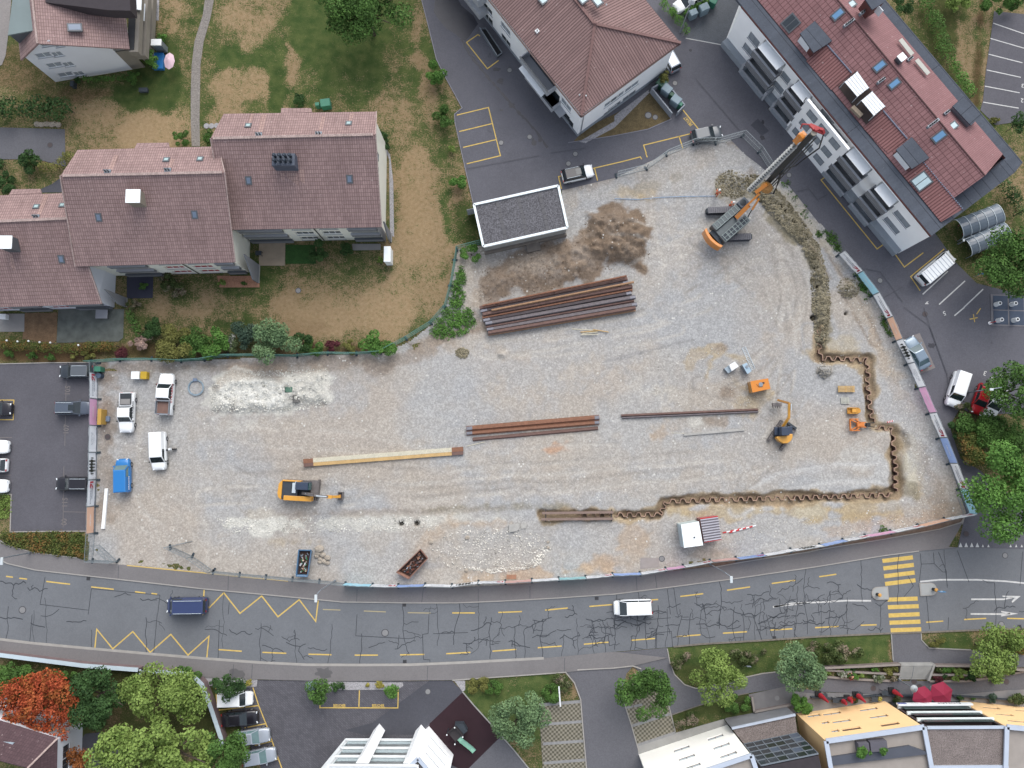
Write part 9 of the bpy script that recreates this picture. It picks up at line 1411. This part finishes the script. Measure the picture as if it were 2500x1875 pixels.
a,e=P(*T(2,4,1625,970)),P(*T(2,4,1608,750));t=thing('barrier_pole','white pole standing across the low shrub at the paver bays','pole',(a.x,a.y,.05));b=MB();b.tube([(0,0,.1),(0,0,.9)],.05,8);b.build('post',GALV,t);b=MB();b.bar((0,0,.95),Vector((e.x-a.x,e.y-a.y,1.1)),.16,.1);b.build('arm',FRAME_W,t)
for i,(u,v_) in enumerate(((75,360),(192,370),(310,366),(430,378),(545,382),(848,410))):p=P(*T(0,2,u,v_),1.6);t=thing('hedge_lamp',f'small white ball lamp on the clipped hedge, {ORD[i]} from the left','lamp',(p.x,p.y,0));b=MB();b.tube([(0,0,0),(0,0,1.55)],.03,6);b.build('post',GALV,t);b=MB();b.sphere((0,0,1.65),.13,n=12);b.build('globe',FRAME_W,t)
for i,(u,v_) in enumerate(((20,1362),(75,1362),(130,1358))):p=P(*T(1,0,u,v_));t=thing('stepping_stone',f'pale stepping stone, {ORD[i]} from the cobbled path','stone',(p.x,p.y,.02));b=MB();b.cyl((0,0,.03),.38,.07,12);b.build('stone',COB,t)
for i,u in enumerate((405,455,505,560,590,635)):rock(T(0,0,u,1342+8*(i%2)),.45,f'pale stone in the row under the broad dark hedge, {ORD[i]} from the left','stones along the left lane',60+i,.5,cat='stone')
SKIN=mat('skin',alb(210,160,132,1.1),.6);HAIR=mat('hair_dark',(.03,.02,.015),.7);ORN=mat('workwear_orange',alb(236,104,58),.7,.08,5)
def skinned(name,nodes,edges,m,parent,sub=1,root=0):
 me=bpy.data.meshes.new(name);me.from_pydata([n[:3] for n in nodes],edges,[]);o=bpy.data.objects.new(name,me);C.objects.link(o);o.parent=parent;sk=o.modifiers.new('skin','SKIN');me.skin_vertices or None
 for i,n in enumerate(nodes):v=me.skin_vertices[0].data[i];v.radius=(n[3],n[4] if len(n)>4 else n[3]);v.use_root=i==root
 s_=o.modifiers.new('sub','SUBSURF');s_.levels=s_.render_levels=sub;dg=bpy.context.evaluated_depsgraph_get();nm=bpy.data.meshes.new_from_object(o.evaluated_get(dg));o.modifiers.clear();o.data=nm;nm.materials.clear();nm.materials.append(m);nm.polygons.foreach_set('use_smooth',[True]*len(nm.polygons));return o
def person(c,rz,lab,cloth,legm,head,arms,lean=0,hipz=.92,helmet=True):
 p=P(c[0],c[1],1.0);t=thing('person',lab,'person',(p.x,p.y,.03),R_(rz));L=lean
 hp=(0,0,hipz);ch=(.30*L,0,hipz+.45-.18*L);nk=(.46*L,0,hipz+.60-.3*L);hd=(.58*L+.02,0,hipz+.76-.38*L)
 sh=[(ch[0]+.05*L,s_*.2,ch[2]+.06) for s_ in (1,-1)];el,ha=arms
 nodes=[hp+(.15,.12),((ch[0])*.5,0,(hipz+ch[2])/2,.14,.11),ch+(.17,.12),nk+(.06,),hd+(.095,),(hd[0]+.03,0,hd[2]+.07,.08)];ed_=[(0,1),(1,2),(2,3),(3,4),(4,5)]
 for k,s_ in enumerate((1,-1)):
  i=len(nodes);nodes+=[sh[k]+(.06,),(el[k][0],el[k][1],el[k][2],.045),(ha[k][0],ha[k][1],ha[k][2],.032)];ed_+=[(2,i),(i,i+1),(i+1,i+2)]
  i=len(nodes);fx=.16*s_;nodes+=[(0,s_*.1,hipz-.08,.09),(fx*.7+.04,s_*.12,.48,.06),(fx,s_*.13,.09,.042),(fx+.14,s_*.13,.04,.04)];ed_+=[(0,i),(i,i+1),(i+1,i+2),(i+2,i+3)]
 skinned('body',nodes,ed_,SKIN,t,1)
 top=[(n[0],n[1],n[2])+tuple(x*1.13 for x in n[3:]) for n in nodes[:3]];te=[(0,1),(1,2)]
 for k in (0,1):b_=6+7*k;i=len(top);top+=[(nodes[b_][0],nodes[b_][1],nodes[b_][2],.075),(nodes[b_+1][0],nodes[b_+1][1],nodes[b_+1][2],.06)];h_=nodes[b_+2];e_=nodes[b_+1];top.append((e_[0]*.2+h_[0]*.8,e_[1]*.2+h_[1]*.8,e_[2]*.2+h_[2]*.8,.045));te+=[(2,i),(i,i+1),(i+1,i+2)]
 skinned('jacket',top,te,cloth,t,1);lg=[(0,0,hipz,.16,.13)];le=[]
 for k in (0,1):b_=9+7*k;i=len(lg);lg+=[nodes[b_][:3]+(.1,),nodes[b_+1][:3]+(.075,),nodes[b_+2][:3]+(.06,)];le+=[(0,i),(i,i+1),(i+1,i+2)]
 skinned('trousers',lg,le,legm,t,1);b=MB()
 for k in (0,1):
  x,y=nodes[11+7*k][0],nodes[11+7*k][1];b.box((x+.06,y,.05),(.28,.1,.1))
 b.build('shoes',BLK,t,bevel=.02)
 for k in (0,1):
  h_=Vector(ha[k]);e_=Vector(el[k]);d=(h_-e_).normalized();sd_=d.cross(Vector((0,0,1)));sd_=sd_.normalized() if sd_.length>.1 else Vector((0,1,0));b=MB();b.bar(h_,h_+d*.09,.085,.03)
  for j in range(4):q_=h_+d*.08+sd_*(.033-.022*j);b.tube([q_,q_+d*(.04+.008*(j in (1,2))),q_+d*(.065+.01*(j in (1,2)))-Vector((0,0,.02))],.0095,5)
  q_=h_+d*.02+sd_*.045*(1 if k else -1);b.tube([q_,q_+d*.035+sd_*.02*(1 if k else -1),q_+d*.06+sd_*.02*(1 if k else -1)],.011,5);b.build('hand',SKIN,t)
 b=MB();x,z=hd[0]+.02,hd[2]+.06
 if head=='helmet':b.sphere((x,0,z+.03),.15,1.1,.95,.8,12,8);b.box((x+.15,0,z),(.12,.2,.02));b.build('helmet',FRAME_W,t)
 else:b.sphere((x-.015,0,z+.015),.125,1.05,.95,1.0,12,8);b.build('hair',HAIR,t)
 b=MB();b.box((x+.1,0,z-.05),(.03,.03,.05));b.build('nose',SKIN,t);b=MB();[b.sphere((x+.085,y,z-.01),.014) for y in (-.035,.035)];b.build('eyes',BLK,t);b=MB();b.box((x+.088,0,z-.1),(.015,.05,.01));b.build('mouth',mat('lips',alb(160,90,80)),t)
person(T(3,1,1115,425),60,'worker in orange clothing and white helmet standing on the gravel left of the rig',ORN,ORN,'helmet',([(.12,.3,1.15),(.05,-.3,1.12)],[(.35,.28,1.1),(.25,-.35,.95)]),.25);person(T(3,1,1255,555),35,'worker in orange clothing and white helmet right beside the rig cab',ORN,ORN,'helmet',([(.2,.28,1.15),(.15,-.3,1.12)],[(.42,.2,1.2),(.38,-.22,1.15)]),.5)
person(T(4,4,350,700),95,'person in black top and red brown trousers bending towards the stepped planting bed',mat('top_black',(.02,.02,.022),.8),mat('trousers_rust',alb(140,66,54),.8),'hair',([(.45,.25,.95),(.45,-.25,.95)],[(.6,.2,.72),(.6,-.2,.72)]),1.0)
